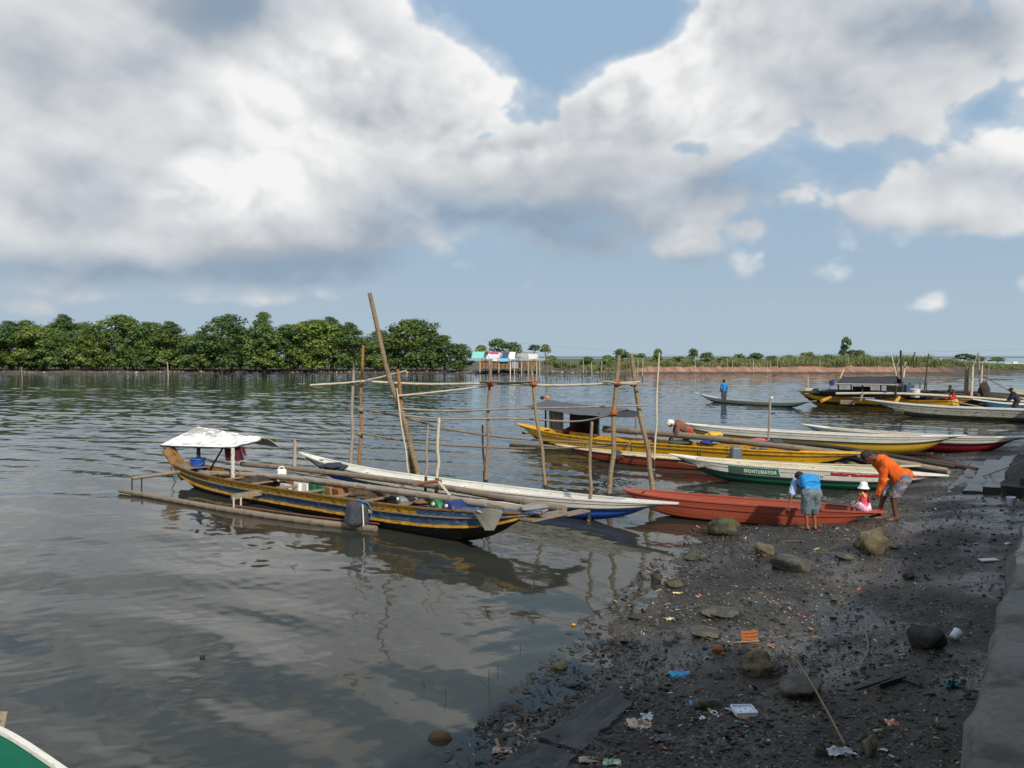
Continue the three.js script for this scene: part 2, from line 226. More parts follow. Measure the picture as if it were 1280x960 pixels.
// --- water: one wide sheet with real ripples ---
{
  const f = rng(5), waves = [];
  for (let i = 0; i < 38; i++) { const lam = 0.16 * Math.pow(24, f()), k = 2 * Math.PI / lam, ang = 1.33 + (f() - 0.5) * (lam > 1 ? 1.0 : 2.5), sl = lam > 1.2 ? 0.0105 : lam > 0.5 ? 0.0165 : 0.0080; waves.push([Math.cos(ang) * k, -Math.sin(ang) * k, f() * 6.28, sl / k, lam]); }
  const rows = 840, cols = 420, pos = [], nor = [], uv = [], idx = [], cz = 5;
  for (let i = 0; i <= rows; i++) {
    const r = 4.5 * Math.pow(1600 / 4.5, Math.pow(i / rows, 1.15));
    for (let j = 0; j <= cols; j++) {
      const a = lerp(-0.86, 0.86, j / cols), x = Math.sin(a) * r, z = cz - Math.cos(a) * r; let y = 0, nx = 0, nz = 0;
      const s = shoreDist(x, z), calm = (0.55 + 0.45 * ss(-0.2, -4, s)), patch = 0.62 + 0.75 * ss(-0.3, 0.35, fbm(x * 0.035 + 4, z * 0.10, 3)), fade = 1 / (1 + r * r / 16000);
      const amp = calm * patch;
      const wx = x + 0.5 * fbm(x * 0.25, z * 0.25, 2), wz = z + 0.5 * fbm(x * 0.25 + 9, z * 0.25, 2);
      for (const w of waves) { const q = w[4] < 0.9 ? 1 + 0.15 * ss(16, 38, r) - 1.0 * ss(60, 130, r) : 1, p = w[0] * wx + w[1] * wz + w[2], A = w[3] * amp * q; y += A * Math.sin(p); const c = A * Math.cos(p); nx -= c * w[0]; nz -= c * w[1]; }
      pos.push(x, y * fade, z); const l = Math.hypot(nx, 1, nz); nor.push(nx / l, 1 / l, nz / l); uv.push(x / 3, z / 3);
      if (i && j) { const q = i * (cols + 1) + j, p = q - cols - 1; idx.push(p - 1, p, q - 1, p, q, q - 1); }
    }
  }
  const g = new THREE.BufferGeometry(); g.setAttribute('position', new THREE.Float32BufferAttribute(pos, 3)); g.setAttribute('normal', new THREE.Float32BufferAttribute(nor, 3)); g.setAttribute('uv', new THREE.Float32BufferAttribute(uv, 2)); g.setIndex(idx);
  const bump = canvasTex(512, (u, v) => { const h = tn(u, v, 8, 3, 5); return [h, h, h]; }, [1, 1], false);
  const water = new THREE.MeshPhysicalMaterial({ color: new THREE.Color(0.033, 0.035, 0.028), roughness: 0.05, ior: 1.33, bumpMap: bump, bumpScale: 0.0035 });
  structure(new THREE.Mesh(g, water), 'water');
  const deep = new THREE.PlaneGeometry(4000, 4000, 1, 1); deep.rotateX(-Math.PI / 2); deep.translate(0, -0.16, -600);
  structure(new THREE.Mesh(deep, water), 'open_water');
}
// --- near beach: black wet sand ---
{
  const rows = 420, cols = 420, pos = [], uv = [], idx = [], cz = 2;
  for (let i = 0; i <= rows; i++) { const r = 3 * Math.pow(28, i / rows); for (let j = 0; j <= cols; j++) { const a = lerp(-0.55, 1.35, j / cols), x = Math.sin(a) * r, z = cz - Math.cos(a) * r; pos.push(x, beachY(x, z), z); uv.push(x / 2.6, z / 2.6); if (i && j) { const q = i * (cols + 1) + j, p = q - cols - 1; idx.push(p - 1, p, q - 1, p, q, q - 1); } } }
  const g = new THREE.BufferGeometry(); g.setAttribute('position', new THREE.Float32BufferAttribute(pos, 3)); g.setAttribute('uv', new THREE.Float32BufferAttribute(uv, 2)); g.setIndex(idx); g.computeVertexNormals();
  // damp black silt with browner, drier patches
  const col = []; for (let i = 0; i < pos.length; i += 3) { const x = pos[i], z = pos[i + 2], p = ss(-0.15, 0.3, fbm(x * 0.5 + 20, z * 0.5, 4)), q = ss(0.0, 0.3, fbm(x * 1.7, z * 1.7 + 9, 4)); const k = 0.62 + 0.75 * p + 0.35 * q; col.push(k * (1 + 0.10 * p), k, k * (1 - 0.14 * p)); }
  g.setAttribute('color', new THREE.Float32BufferAttribute(col, 3));
  const sand = canvasTex(1024, (u, v) => { const n = tn(u, v, 6, 41, 6), s = tile(u * 340, v * 340, 340, 8), t = tile(u * 150, v * 150, 150, 19), q = tile(u * 90, v * 90, 90, 23); let k = 0.135 + 0.10 * n + 0.05 * (tile(u * 500, v * 500, 500, 3) - 0.5); let c = [k * 1.06, k, k * 0.90]; if (s > 0.965) c = mix3(c, [0.46, 0.44, 0.38], 0.6); if (t > 0.95) c = mix3(c, [0.34, 0.27, 0.19], 0.6); if (q > 0.955) c = mix3(c, [0.08, 0.08, 0.08], 0.7); return c; });
  const bump = canvasTex(512, (u, v) => { const h = 0.5 * tn(u, v, 24, 5, 4) + 0.5 * tn(u, v, 90, 6, 2); return [h, h, h]; }, [1, 1], false);
  const rough = canvasTex(256, (u, v) => { const h = 0.28 + 0.5 * ss(0.3, 0.62, tn(u, v, 5, 77, 5)); return [h, h, h]; }, [0.5, 0.5], false);
  structure(new THREE.Mesh(g, new THREE.MeshStandardMaterial({ map: sand, roughnessMap: rough, roughness: 1, bumpMap: bump, bumpScale: 0.03, vertexColors: true })), 'beach');
}
// --- quay wall: worn concrete, the photographer stands on it ---
const WTOP = 1.88;
{
  const conc = canvasTex(512, (u, v) => { const n = tn(u, v, 4, 90, 6), s = tn(u, v, 60, 91, 3); const k = 0.34 + 0.13 * n + 0.10 * (s - 0.5); const c = [k, k * 0.985, k * 0.94]; return mix3(c, [0.2, 0.2, 0.18], 0.55 * ss(0.55, 0.72, tn(u, v, 7, 95, 5))); });
  const bump = canvasTex(512, (u, v) => { const h = tn(u, v, 30, 12, 4); return [h, h, h]; }, [1, 1], false);
  const mat = new THREE.MeshStandardMaterial({ map: conc, roughness: 0.93, bumpMap: bump, bumpScale: 0.012 });
  M.concrete = mat;
  const prof = [[0, -0.6], [0.0, WTOP - 0.10], [0.03, WTOP - 0.03], [0.12, WTOP], [4.2, WTOP + 0.02], [4.2, -0.6]], n = 420, pos = [], uv = [], idx = [];
  for (let i = 0; i <= n; i++) { const s = lerp(-14, 60, i / n), j1 = 0.06 * fbm(s * 0.9, 3, 4) + 0.04 * fbm(s * 4.1, 8, 3); prof.forEach(([o, y], k) => { const q = o + (k > 0 && k < 4 ? j1 + (k === 1 ? 0.05 * n2(s * 3, 1) : 0) : k === 0 ? j1 * 0.6 - 0.12 : 0), x = -0.42 + WALLDIR.x * s + WALLN.x * q, z = WALLDIR.z * s + WALLN.z * q; pos.push(x, y + (k === 3 || k === 2 ? 0.02 * n2(s * 2.2, k) : 0), z); uv.push(s / 2, (o + y) / 2); if (i && k) { const b = i * prof.length + k, a = b - prof.length; idx.push(a - 1, b - 1, a, a, b - 1, b); } }); }
  const g = new THREE.BufferGeometry(); g.setAttribute('position', new THREE.Float32BufferAttribute(pos, 3)); g.setAttribute('uv', new THREE.Float32BufferAttribute(uv, 2)); g.setIndex(idx); g.computeVertexNormals();
  const m = new THREE.Mesh(toCreasedNormals(g, 0.7), mat); m.name = 'quay_wall'; m.castShadow = m.receiveShadow = true; scene.add(m); tag(m, 'rough grey concrete quay wall with a worn edge above the black beach', 'wall');
  // the land behind the quay
  const land = new THREE.PlaneGeometry(200, 200, 1, 1); land.rotateX(-Math.PI / 2); land.rotateY(-Math.atan2(WALLDIR.x, -WALLDIR.z)); land.translate(-0.42 + WALLN.x * 104.1, WTOP - 0.05, WALLN.z * 104.1);
  structure(new THREE.Mesh(land, flat('#6d675c', 0.95)), 'quay_ground');
}
// ================= far shore =================
const FARZ = -166; // the opposite waterline
const farEdge = (x) => FARZ + 3.0 * n2(x * 0.03, 4) + 1.2 * n2(x * 0.14, 9) - (x > 92 ? (x - 92) * 0.55 : 0) + (x < -60 ? (x + 60) * -0.12 : 0);
const bankH = (x) => lerp(0.55, 1.75, ss(18, 30, x)) + 0.25 * n2(x * 0.2, 2) - 1.1 * ss(96, 112, x) + 0.2 * n2(x * 0.9, 5);
{
  const prof = [[2.5, -0.5, 0], [0, 0.02, 0], [-0.8, 0.22, 0], [-1.6, 0.35, 1], [-2.6, 0.75, 1], [-3.4, 1.0, 1], [-5, 1.06, 2], [-14, 1.15, 2], [-60, 1.3, 2], [-400, 1.4, 2]];
  const n = 640, pos = [], idx = [], col = [], uv = [], tones = [[0.075, 0.062, 0.048], [0.40, 0.205, 0.145], [0.085, 0.110, 0.036]], mud = [0.085, 0.070, 0.052];
  for (let i = 0; i <= n; i++) {
    const x = lerp(-190, 190, i / n), H = bankH(x), red = ss(20, 30, x) * (1 - ss(78, 96, x));
    prof.forEach(([o, h, k], j) => {
      const y = h <= 0.3 ? h : lerp(0.22, H, (h - 0.22) / 0.84 > 1 ? 1 + ((h - 1.06) * 0.6) : (h - 0.22) / 0.84), z = farEdge(x) + o * (1 + 0.25 * n2(x * 0.5, j)) ;
      pos.push(x, y + (j > 1 ? 0.12 * n2(x * 1.1, j * 3.3) : 0), z); uv.push(x / 4, j);
      let c = tones[k]; if (k === 1) { c = mix3(mud, tones[1], red * (0.75 + 0.35 * n2(x * 0.6, j))); } if (k === 2 && x < 20) c = mix3(mud, c, 0.4); const v = 0.85 + 0.4 * n2(x * 1.7, j * 2.2 + 1); col.push(c[0] * v, c[1] * v, c[2] * v);
      if (i && j) { const b = i * prof.length + j, a = b - prof.length; idx.push(a - 1, b - 1, a, a, b - 1, b); }
    });
  }
  const g = new THREE.BufferGeometry(); g.setAttribute('position', new THREE.Float32BufferAttribute(pos, 3)); g.setAttribute('uv', new THREE.Float32BufferAttribute(uv, 2)); g.setAttribute('color', new THREE.Float32BufferAttribute(col, 3)); g.setIndex(idx); g.computeVertexNormals();
  structure(new THREE.Mesh(g, new THREE.MeshStandardMaterial({ vertexColors: true, roughness: 0.95 })), 'far_bank');
}
// --- leaf crowns: clumps of small leaf faces with gaps between ---
function crown(seed, { clumps = 46, leaves = 62, leaf = 0.05, rc = 0.26, low = -0.35, hue = [0.055, 0.105, 0.022], spread = 0.6, top = 1 } = {}) {
  const f = rng(seed), pos = [], nor = [], col = [], c = V(0, 0, 0), n = V(0, 0, 0), u = V(0, 0, 0), w = V(0, 0, 0);
  for (let k = 0; k < clumps; k++) {
    const a = f() * 6.283, yy = lerp(low, top, Math.pow(f(), 0.8)), rim = Math.sqrt(Math.max(0.06, 1 - (yy > 0 ? (yy / top) ** 2 : (yy / 1.3) ** 2))), r = rim * Math.pow(f(), 0.45) * 0.82;
    c.set(Math.cos(a) * r, yy * 0.86, Math.sin(a) * r); const rad = rc * (0.65 + 0.7 * f()), t = 0.72 + 0.62 * f(), ye = f() < 0.3 ? 0.35 * f() : 0;
    for (let q = 0; q < leaves; q++) {
      n.set(f() * 2 - 1, f() * 1.7 - 0.7, f() * 2 - 1).normalize(); const d = rad * (0.55 + 0.5 * f()); const p = c.clone().add(V(n.x * d * 1.1, n.y * d * 0.75, n.z * d * 1.1));
      n.add(V(f() - 0.5, f() - 0.1, f() - 0.5).multiplyScalar(1.3)).normalize(); u.set(f() - 0.5, f() - 0.5, f() - 0.5).cross(n).normalize(); w.crossVectors(n, u); const s = leaf * (0.6 + 0.8 * f()), h = s * (0.5 + 0.4 * f()), vv = t * (0.8 + 0.4 * f());
      const A = p.clone().addScaledVector(u, -s), B = p.clone().addScaledVector(w, h), E = p.clone().addScaledVector(u, s), D = p.clone().addScaledVector(w, -h); 
      for (const x of [A, D, B, B, D, E]) { pos.push(x.x, x.y, x.z); nor.push(n.x, n.y, n.z); col.push(hue[0] * vv * (1 + ye * 1.6), hue[1] * vv * (1 + ye), hue[2] * vv); }
    }
  }
  const g = new THREE.BufferGeometry(); g.setAttribute('position', new THREE.Float32BufferAttribute(pos, 3)); g.setAttribute('normal', new THREE.Float32BufferAttribute(nor, 3)); g.setAttribute('color', new THREE.Float32BufferAttribute(col, 3)); return g;
}
const leafMats = [[0.84, 0.86, 0.78], [0.62, 0.70, 0.62], [1.08, 0.96, 0.58], [0.74, 0.82, 0.82], [0.95, 0.86, 0.58]].map((c) => new THREE.MeshStandardMaterial({ color: new THREE.Color(...c), vertexColors: true, roughness: 0.62, side: THREE.DoubleSide })), leafMat = leafMats[0];
const barkMat = flat('#5d5042', 0.95), rootMat = flat('#5a4334', 0.95);
const mangroveCrowns = [1, 2, 3, 4, 5, 6].map((s) => crown(300 + s, { clumps: 84, leaves: 88, leaf: 0.038, rc: 0.22, low: -0.95, hue: s % 2 ? [0.082, 0.138, 0.026] : [0.062, 0.112, 0.025], top: [1, 1.12, 1, 1.2, 0.95, 1.05][s - 1] }));
const mangroveWood = [11, 12, 13].map((s) => { // trunk, limbs
  const f = rng(s), g = [tube([[0, 0.05, 0], [0.02, 0.3, 0.01], [rr(-0.06, 0.06, f), 0.62, 0]], 0.028, 0.014, { rad: 6 })]; for (let i = 0; i < 7; i++) { const a = f() * 6.28, y = rr(0.28, 0.55, f), r = rr(0.15, 0.34, f); g.push(tube([[0, y, 0], [Math.cos(a) * r * 0.5, y + 0.1, Math.sin(a) * r * 0.5], [Math.cos(a) * r, y + rr(0.14, 0.3, f), Math.sin(a) * r]], 0.012, 0.004, { rad: 5, seg: 6 })); } return list(g);
});
const mangroveRoots = [21, 22, 23].map((s) => { const f = rng(s), g = []; for (let i = 0; i < 16; i++) { const a = f() * 6.28, r = rr(0.07, 0.24, f), y = rr(0.10, 0.24, f); g.push(tube([[0, y, 0], [Math.cos(a) * r * 0.6, y * 0.8, Math.sin(a) * r * 0.6], [Math.cos(a) * r, -0.06, Math.sin(a) * r]], 0.007, 0.006, { rad: 5, seg: 5, caps: false })); } return list(g); });
function plantTree(x, z, H, W, i, label, group, name = 'mangrove_tree', lift = 0.51) {
  const t = thing(name, label, 'tree', V(x, Math.max(0.1, farH(x, z)), z), i * 2.1, group);
  const wd = part(t, 'trunk', mangroveWood[i % 3], barkMat); wd.scale.set(H, H, H);
  if (name === 'mangrove_tree') { const rt = part(t, 'prop_roots', mangroveRoots[i % 3], rootMat); rt.scale.set(H, H, H); }
  const c = part(t, 'crown', mangroveCrowns[i % 6], leafMats[(i * 3 + (i >> 1)) % 5]); c.scale.set(W * rr(0.92, 1.1), H * 0.50, W * 0.9); c.position.y = H * lift; c.rotation.set(rr(-0.08, 0.08), 0, rr(-0.1, 0.1)); if (i % 3 === 1) { const e = part(t, 'crown', mangroveCrowns[(i + 2) % 6], leafMat); e.scale.set(W * 0.42, H * 0.2, W * 0.42); e.position.set(W * rr(-0.4, 0.4), H * 0.92, 0); } return t;
}
function farH(x, z) { const o = farEdge(x) - z; return o < 0 ? -0.2 : lerp(0.2, bankH(x), cl((o - 0.8) / 3)); }
const ORD = ['first', 'second', 'third', 'fourth', 'fifth', 'sixth', 'seventh', 'eighth', 'ninth', 'tenth', 'eleventh', 'twelfth', 'thirteenth', 'fourteenth', 'fifteenth', 'sixteenth', 'seventeenth', 'eighteenth', 'nineteenth', 'twentieth', 'twenty first', 'twenty second', 'twenty third'];
// front row of mangroves by photo bearing: px of middle, top py, half-width px
const skyline = [[-30, 412, 40], [12, 414, 34], [48, 412, 30], [82, 424, 30], [112, 418, 26], [150, 402, 32], [184, 408, 26], [212, 416, 30], [246, 424, 24], [288, 403, 36], [330, 402, 28], [362, 414, 28], [398, 404, 36], [436, 416, 26], [470, 432, 24], [520, 409, 40], [556, 428, 28], [576, 436, 18]];
skyline.forEach(([p, top, hw], i) => {
  const dep = 168.5 + rr(0, 2.5), c = at(p, 466, dep), H = (466 - top + 3) * dep / 1000 / 1.0, W = hw * dep / 1000 * 1.16;
  plantTree(c.x, c.z, H, W, i, `${ORD[17 - i]} mangrove of the front row along the bank from the stilt hut`, 'front row of mangroves');
});
// second row, standing behind the first
for (let i = 0; i < 22; i++) { const p = -60 + i * 28 + rr(-8, 8), dep = 176 + rr(0, 6), c = at(p, 466, dep), top = 412 + rr(-6, 14) + (p > 440 ? 12 : 0); if (p > 540) continue; plantTree(c.x, c.z, (468 - top) * dep / 1000, rr(4.2, 6), i + 2, 'mangrove tree rising behind the front row on the opposite bank', 'mangroves behind the front row'); }
// low skirts of foliage at the water's edge
const bushCrowns = [1, 2, 3, 4].map((s) => crown(500 + s, { clumps: 26, leaves: 46, leaf: 0.085, rc: 0.33, low: -0.2, hue: s % 2 ? [0.095, 0.150, 0.034] : [0.070, 0.118, 0.030] }));
function bush(x, z, H, W, i, label, group, name = 'bush') { const y = Math.max(0.1, farH(x, z)); const t = thing(name, label, 'bush', V(x, y, z), i * 1.7, group); part(t, 'stem', tube([[0, -0.1, 0], [0.02, H * 0.4, 0.02]], 0.06, 0.03, { rad: 5 }), barkMat); const c = part(t, 'foliage', bushCrowns[i % 4], leafMats[(i * 2) % 5]); c.scale.set(W, H * 0.62, W * 0.8); c.position.y = H * 0.4; return t; }
for (let i = 0; i < 26; i++) { const p = -20 + i * 22.5 + rr(-7, 7), dep = 167.4 + rr(0, 1.2), c = at(p, 466, dep); if (p > 330 && p < 470 && i % 2) continue; bush(c.x, c.z, rr(3.2, 5.2), rr(2.4, 3.6), i, 'low mangrove shrub at the foot of the trees on the mud bank', 'low mangrove shrubs', 'mangrove_shrub'); }
// scrub on the right-hand bank
const scrub = [[735, 448, 12], [760, 444, 10], [776, 440, 14], [800, 449, 12], [822, 443, 7], [850, 452, 14], [866, 444, 8], [884, 447, 12], [905, 452, 12], [925, 450, 10], [945, 448, 12], [965, 451, 11], [985, 452, 12], [1010, 446, 14], [1035, 450, 12], [1075, 446, 10], [1090, 452, 16], [1110, 455, 14], [1132, 452, 14], [1085, 458, 13], [700, 452, 14], [715, 456, 12], [690, 446, 10]].sort((a, b) => a[0] - b[0]);
scrub.forEach(([p, top, hw], i) => { const dep = i % 3 ? 174 + rr(0, 8) : 196 + rr(0, 20), c = at(p, 460, dep), y0 = EYE - 0.014 * dep; bush(c.x, c.z, (462 - top) * dep / 1000, hw * dep / 1000 * 1.1, i, `${ORD[i]} clump of green scrub along the grassy bank from the stilt hut`, 'scrub on the red bank'); });
// trees behind the stilt hut, umbrella trees on the skyline
function spreadTree(px, top, hw, dep, i, label, tall = 0.75, group) { const c = at(px, 462, dep), H = (464 - top) * dep / 1000, W = hw * dep / 1000, t = thing('broadleaf_tree', label, 'tree', V(c.x, 0.9, c.z), i, group); part(t, 'trunk', [tube([[0, -0.3, 0], [0.1, H * 0.4, 0], [-0.05, H * 0.75, 0.05]], 0.16, 0.06, { rad: 6 }), tube([[0.1, H * 0.4, 0], [W * 0.5, H * 0.72, 0.3]], 0.07, 0.03, { rad: 5 }), tube([[0, H * 0.5, 0], [-W * 0.45, H * 0.78, -0.3]], 0.06, 0.03, { rad: 5 })], barkMat); const k = part(t, 'crown', bushCrowns[i % 4], leafMat); k.scale.set(W, H * (1 - tall) * 0.95, W * 0.8); k.position.y = H * tall; return t; }
spreadTree(602, 434, 11, 178, 0, 'small round tree behind the teal end of the stilt hut', 0.6); spreadTree(622, 427, 17, 180, 1, 'tall dark round tree behind the stilt hut', 0.62); spreadTree(642, 431, 14, 178, 3, 'smaller green tree beside the tall one behind the hut', 0.6);
spreadTree(668, 434, 13, 174, 2, 'thin flat topped tree at the open end of the stilt hut', 0.8); spreadTree(682, 433, 8, 175, 0, 'slender tree with a small crown by the stilt hut', 0.72);
spreadTree(1057, 428, 9, 230, 1, 'tall tiered tree standing alone above the grassy bank', 0.66); spreadTree(1054, 437, 7, 231, 2, 'short tree touching the lone tiered tree', 0.55); spreadTree(1066, 444, 10, 232, 3, 'low round tree beside the lone tiered tree', 0.6);
spreadTree(1205, 449, 18, 236, 1, 'broad umbrella shaped tree on the far point', 0.6); spreadTree(1222, 452, 12, 238, 3, 'round tree joined to the umbrella tree on the far point', 0.55); spreadTree(1246, 453, 11, 240, 0, 'last dark tree on the tip of the far point', 0.55); spreadTree(868, 441, 7, 190, 2, 'small windswept tree above the red bank', 0.7); spreadTree(822, 444, 5, 186, 1, 'narrow tree behind the bamboo stakes on the red bank', 0.6);
// --- grass on the bank: uncountable ---
{
  const f = rng(808), blades = []; for (let i = 0; i < 9; i++) { const a = f() * 6.28, l = rr(0.5, 1, f), s = 0.05, x = (f() - 0.5) * 0.5, z = (f() - 0.5) * 0.5, lx = (f() - 0.5) * 0.6, lz = (f() - 0.5) * 0.6; blades.push([V(x - Math.cos(a) * s, 0, z - Math.sin(a) * s), V(x + Math.cos(a) * s, 0, z + Math.sin(a) * s), V(x + lx * 0.4, l * 0.65, z + lz * 0.4), V(x + lx, l, z + lz)]); }
  const pos = []; for (const [a, b, c, d] of blades) for (const p of [a, b, c, b, d, c]) pos.push(p.x, p.y, p.z); const g = new THREE.BufferGeometry(); g.setAttribute('position', new THREE.Float32BufferAttribute(pos, 3)); g.computeVertexNormals();
  const N = 20000, m = new THREE.InstancedMesh(g, new THREE.MeshStandardMaterial({ color: 0xffffff, roughness: 0.8, side: THREE.DoubleSide }), N), o = new THREE.Object3D(), c = new THREE.Color();
  for (let i = 0; i < N; i++) { const x = lerp(18, 150, f()), back = 3.2 + Math.pow(f(), 1.6) * 34, z = farEdge(x) - back, clump = ss(-0.2, 0.4, n2(x * 0.22, z * 0.1)); o.position.set(x, farH(x, z) - 0.05, z); o.rotation.set((f() - 0.5) * 0.3, f() * 6.28, (f() - 0.5) * 0.3); const h = lerp(0.55, 1.6, clump) * (0.6 + 0.6 * f()) * (x > 62 && x < 92 && f() < 0.5 ? 1.5 : 1) * (x > 96 ? 0.7 : 1); o.scale.set(1.5, h, 1.5); o.updateMatrix(); m.setMatrixAt(i, o.matrix); const t = f() * 0.6 + 0.4 * clump; c.setRGB(lerp(0.185, 0.115, t), lerp(0.185, 0.160, t), lerp(0.078, 0.045, t)); m.setColorAt(i, c); }
  m.name = 'bank_grass'; m.userData = { kind: 'stuff', label: 'tall pale green grass growing along the top of the red bank', category: 'grass' }; m.castShadow = m.receiveShadow = true; scene.add(m);
}
// pale rubble and driftwood along the mangrove mud: uncountable
{
  const f = rng(515), g = lump(1, 0.5, 1, 3, 0.3, 1.3, 1), N = 900, m = new THREE.InstancedMesh(g, flat('#ffffff', 0.95), N), o = new THREE.Object3D(), c = new THREE.Color();
  for (let i = 0; i < N; i++) { const x = lerp(-115, 22, f()), z = farEdge(x) - 0.2 - f() * 2.6, s = 0.08 + 0.22 * f() * f(); o.position.set(x, farH(x, z) + 0.05, z); o.rotation.set(f(), f() * 6, f()); o.scale.set(s * 1.6, s, s); o.updateMatrix(); m.setMatrixAt(i, o.matrix); const k = f() < 0.18 ? 0.34 : 0.05 + 0.10 * f(); c.setRGB(k, k * 0.88, k * 0.74); m.setColorAt(i, c); }
  m.name = 'shore_rubble'; m.userData = { kind: 'stuff', label: 'scattered stones and driftwood along the mangrove mud', category: 'rubble' }; m.castShadow = m.receiveShadow = true; scene.add(m);
}
// --- stakes in front of the far bank ---
{
  const proto = tube([[0, -0.8, 0], [0.02, 0.5, 0.01], [0, 1, 0]], 0.06, 0.04, { rad: 5, seg: 4 });
  const stake = (px, topPy, basePy, dep, mat, label, group, thick = 1) => { const b = at(px, basePy, dep), H = (basePy - topPy) * dep / 1000, m = new THREE.Mesh(proto, mat); m.name = numbered('bamboo_stake'); m.position.set(b.x, Math.max(-0.05, b.y), b.z); m.scale.set(thick, H, thick); m.rotation.set(rr(-0.03, 0.03), R() * 6, rr(-0.05, 0.05)); m.castShadow = m.receiveShadow = true; scene.add(m); tag(m, label, 'stake', group); };
  const tall = 'tall bamboo stake in the fence of poles along the far shore', tg = 'tall fence stakes along the far shore';
  for (const [p, t] of [[646, 452], [655, 455], [662, 449], [672, 452], [684, 448], [690, 446], [701, 449], [713, 447], [722, 452], [729, 448], [740, 452], [752, 451], [758, 449], [783, 450], [788, 447], [797, 449], [803, 448], [809, 452]]) stake(p, t, 466, 163 + rr(0, 2), R() < 0.5 ? M.bambooTan : M.bambooPale, tall, tg, 1.3);
  for (let i = 0; i < 34; i++) { const p = 850 + i * 7.2 + rr(-2.5, 2.5); if (p < 900 && i % 3) continue; stake(p, 448 + rr(-3, 6), 463, 169 + rr(0, 3), R() < 0.7 ? M.bambooPale : M.bambooTan, 'pale bamboo stake standing in the grass of the red bank', 'stakes on the red bank', 1.1); }
  for (let i = 0; i < 58; i++) { const p = 566 + i * 4.2 + rr(-2, 2), py = 474 + rr(-2.5, 4), dep = EYE / ((py - 446) / 1000); stake(p, py - rr(3, 6), py, dep, M.bambooWet, 'short dark picket standing in the water before the stilt hut', 'dark pickets in the water', 0.9); }
  stake(27.5, 458, 474, 125, M.bambooTan, 'single bamboo stake in open water before the low mangroves', null, 1.6); stake(210, 452, 470, 146, M.bambooPale, 'pale stake at the water edge under the mangroves', null, 1.6);
  for (const p of [838, 846, 851]) stake(p, 468, 478, EYE / 0.031, M.bambooTan, 'thin stake in open water before the red bank', 'stakes in open water', 0.9);
}
// --- hut on stilts with patched tarpaulin roof ---
{
  const dep = 166.5, q = (px, py, d = dep) => at(px, py, d), base = V(q(640, 464).x, 0.1, -dep), h = thing('stilt_hut', 'bamboo hut on stilts with a patched roof of coloured tarpaulins', 'hut', base);
  const roof = (name, a, b, c, d, hex, label) => wpart(h, name, sheet(cloth(q(...a), q(...b), q(...c), q(...d), 6, 0.06, 0.06, a[0]), 0.03), flat(hex, 0.7), label);
  roof('roof_sheet', [591, 439.5, 169.5], [606, 439.5, 169.5], [604, 447.5, 166], [589, 447.5, 166], '#7fc4bd', 'teal roof sheet');
  roof('roof_sheet', [612, 440, 169.5], [626, 440.5, 169.5], [624, 448, 166], [607, 448, 166], '#c9c6cf', 'pale grey and pink roof sheet');
  roof('roof_sheet', [612.5, 439.2, 169.4], [624, 439.6, 169.4], [623, 441.8, 168.4], [611.5, 441.2, 168.4], '#b5486a', 'pink strip of roof sheet');
  roof('roof_sheet', [629, 440, 169.5], [637, 440, 169.5], [634, 448, 166.2], [627, 447, 166.2], '#3f4560', 'dark navy roof sheet');
  roof('roof_sheet', [637, 440, 169.5], [644.5, 440, 169.5], [643, 449, 165.6], [635.5, 448, 165.6], '#e6e3d8', 'cream roof sheet');
  roof('awning', [624, 448.5, 166.2], [637, 447.5, 166.2], [636, 451.5, 164.8], [624, 451.8, 164.8], '#5bb7d6', 'light blue awning sheet');
  roof('awning', [612, 449, 166.2], [623, 449, 166.2], [623, 451.4, 165], [612, 451, 165], '#e2e0dc', 'white awning sheet');
  roof('tarpaulin', [645, 442, 168], [652, 441.5, 168], [661, 446, 165.6], [658, 449, 165.4], '#9c9f95'); roof('tarpaulin', [660, 442.5, 168], [671, 442, 168], [673, 448, 165.6], [661, 449, 165.6], '#c7c8c2', 'white crumpled tarpaulin');
  for (const [p, t, b] of [[600, 447, 464], [611.5, 446, 463], [623.5, 446, 464], [637.5, 445, 465], [652, 443, 466], [660, 449, 467], [670.5, 447, 467], [674.5, 448, 466], [643, 451, 467]]) wpart(h, 'post', tube([q(p, t, 165.2), q(p + rr(-0.3, 0.3), b + 2, 165.2)], 0.09, 0.1, { rad: 6 }), p === 637.5 ? M.white : M.bambooPale);
  for (const [p, t, b] of [[607, 446, 463], [630, 446, 464], [648, 446, 465], [666, 446, 465]]) wpart(h, 'post', tube([q(p, t, 169.4), q(p, b + 1, 169.4)], 0.09, 0.1, { rad: 6 }), M.bambooGrey);
  wpart(h, 'floor', board(q(600, 460, 167.3), q(676, 460.5, 167.3), 4.2, 0.14), M.plank); wpart(h, 'rail', board(q(600, 451.3, 165.1), q(676, 450.8, 165.1), 0.1, 0.12), M.bambooTan); wpart(h, 'ridge_pole', tube([q(590, 439.6, 169.6), q(672, 440.6, 169.4)], 0.06), M.bambooTan);
  for (let i = 0; i < 46; i++) { const p = 601 + i * 1.62; if (p > 641 && p < 650) continue; wpart(h, 'wall_slat', board(q(p, 452, 165.35 + 0.04 * (i % 2)), q(p + rr(-0.15, 0.15), 460, 165.35 + 0.04 * (i % 2)), 0.21, 0.03, V(0, 0, 1)), [M.bambooOrange, M.redWood, M.bambooTan][i % 3]); }
  wpart(h, 'back_wall', board(q(603, 456, 169.2), q(655, 456, 169.2), 0.05, 1.9), M.redWood); wpart(h, 'door_panel', board(q(640, 456.5, 165.3), q(648, 456.5, 165.3), 0.04, 1.4), flat('#8b98a0', 0.7), 'blue grey door sheet');
  for (let i = 0; i < 8; i++) wpart(h, 'brace', tube([q(650 + i * 3.2, 451, 165.2), q(650 + i * 3.2 + rr(-5, 5), 463, 165.4)], 0.05, 0.05, { rad: 5 }), M.bambooOrange);
}
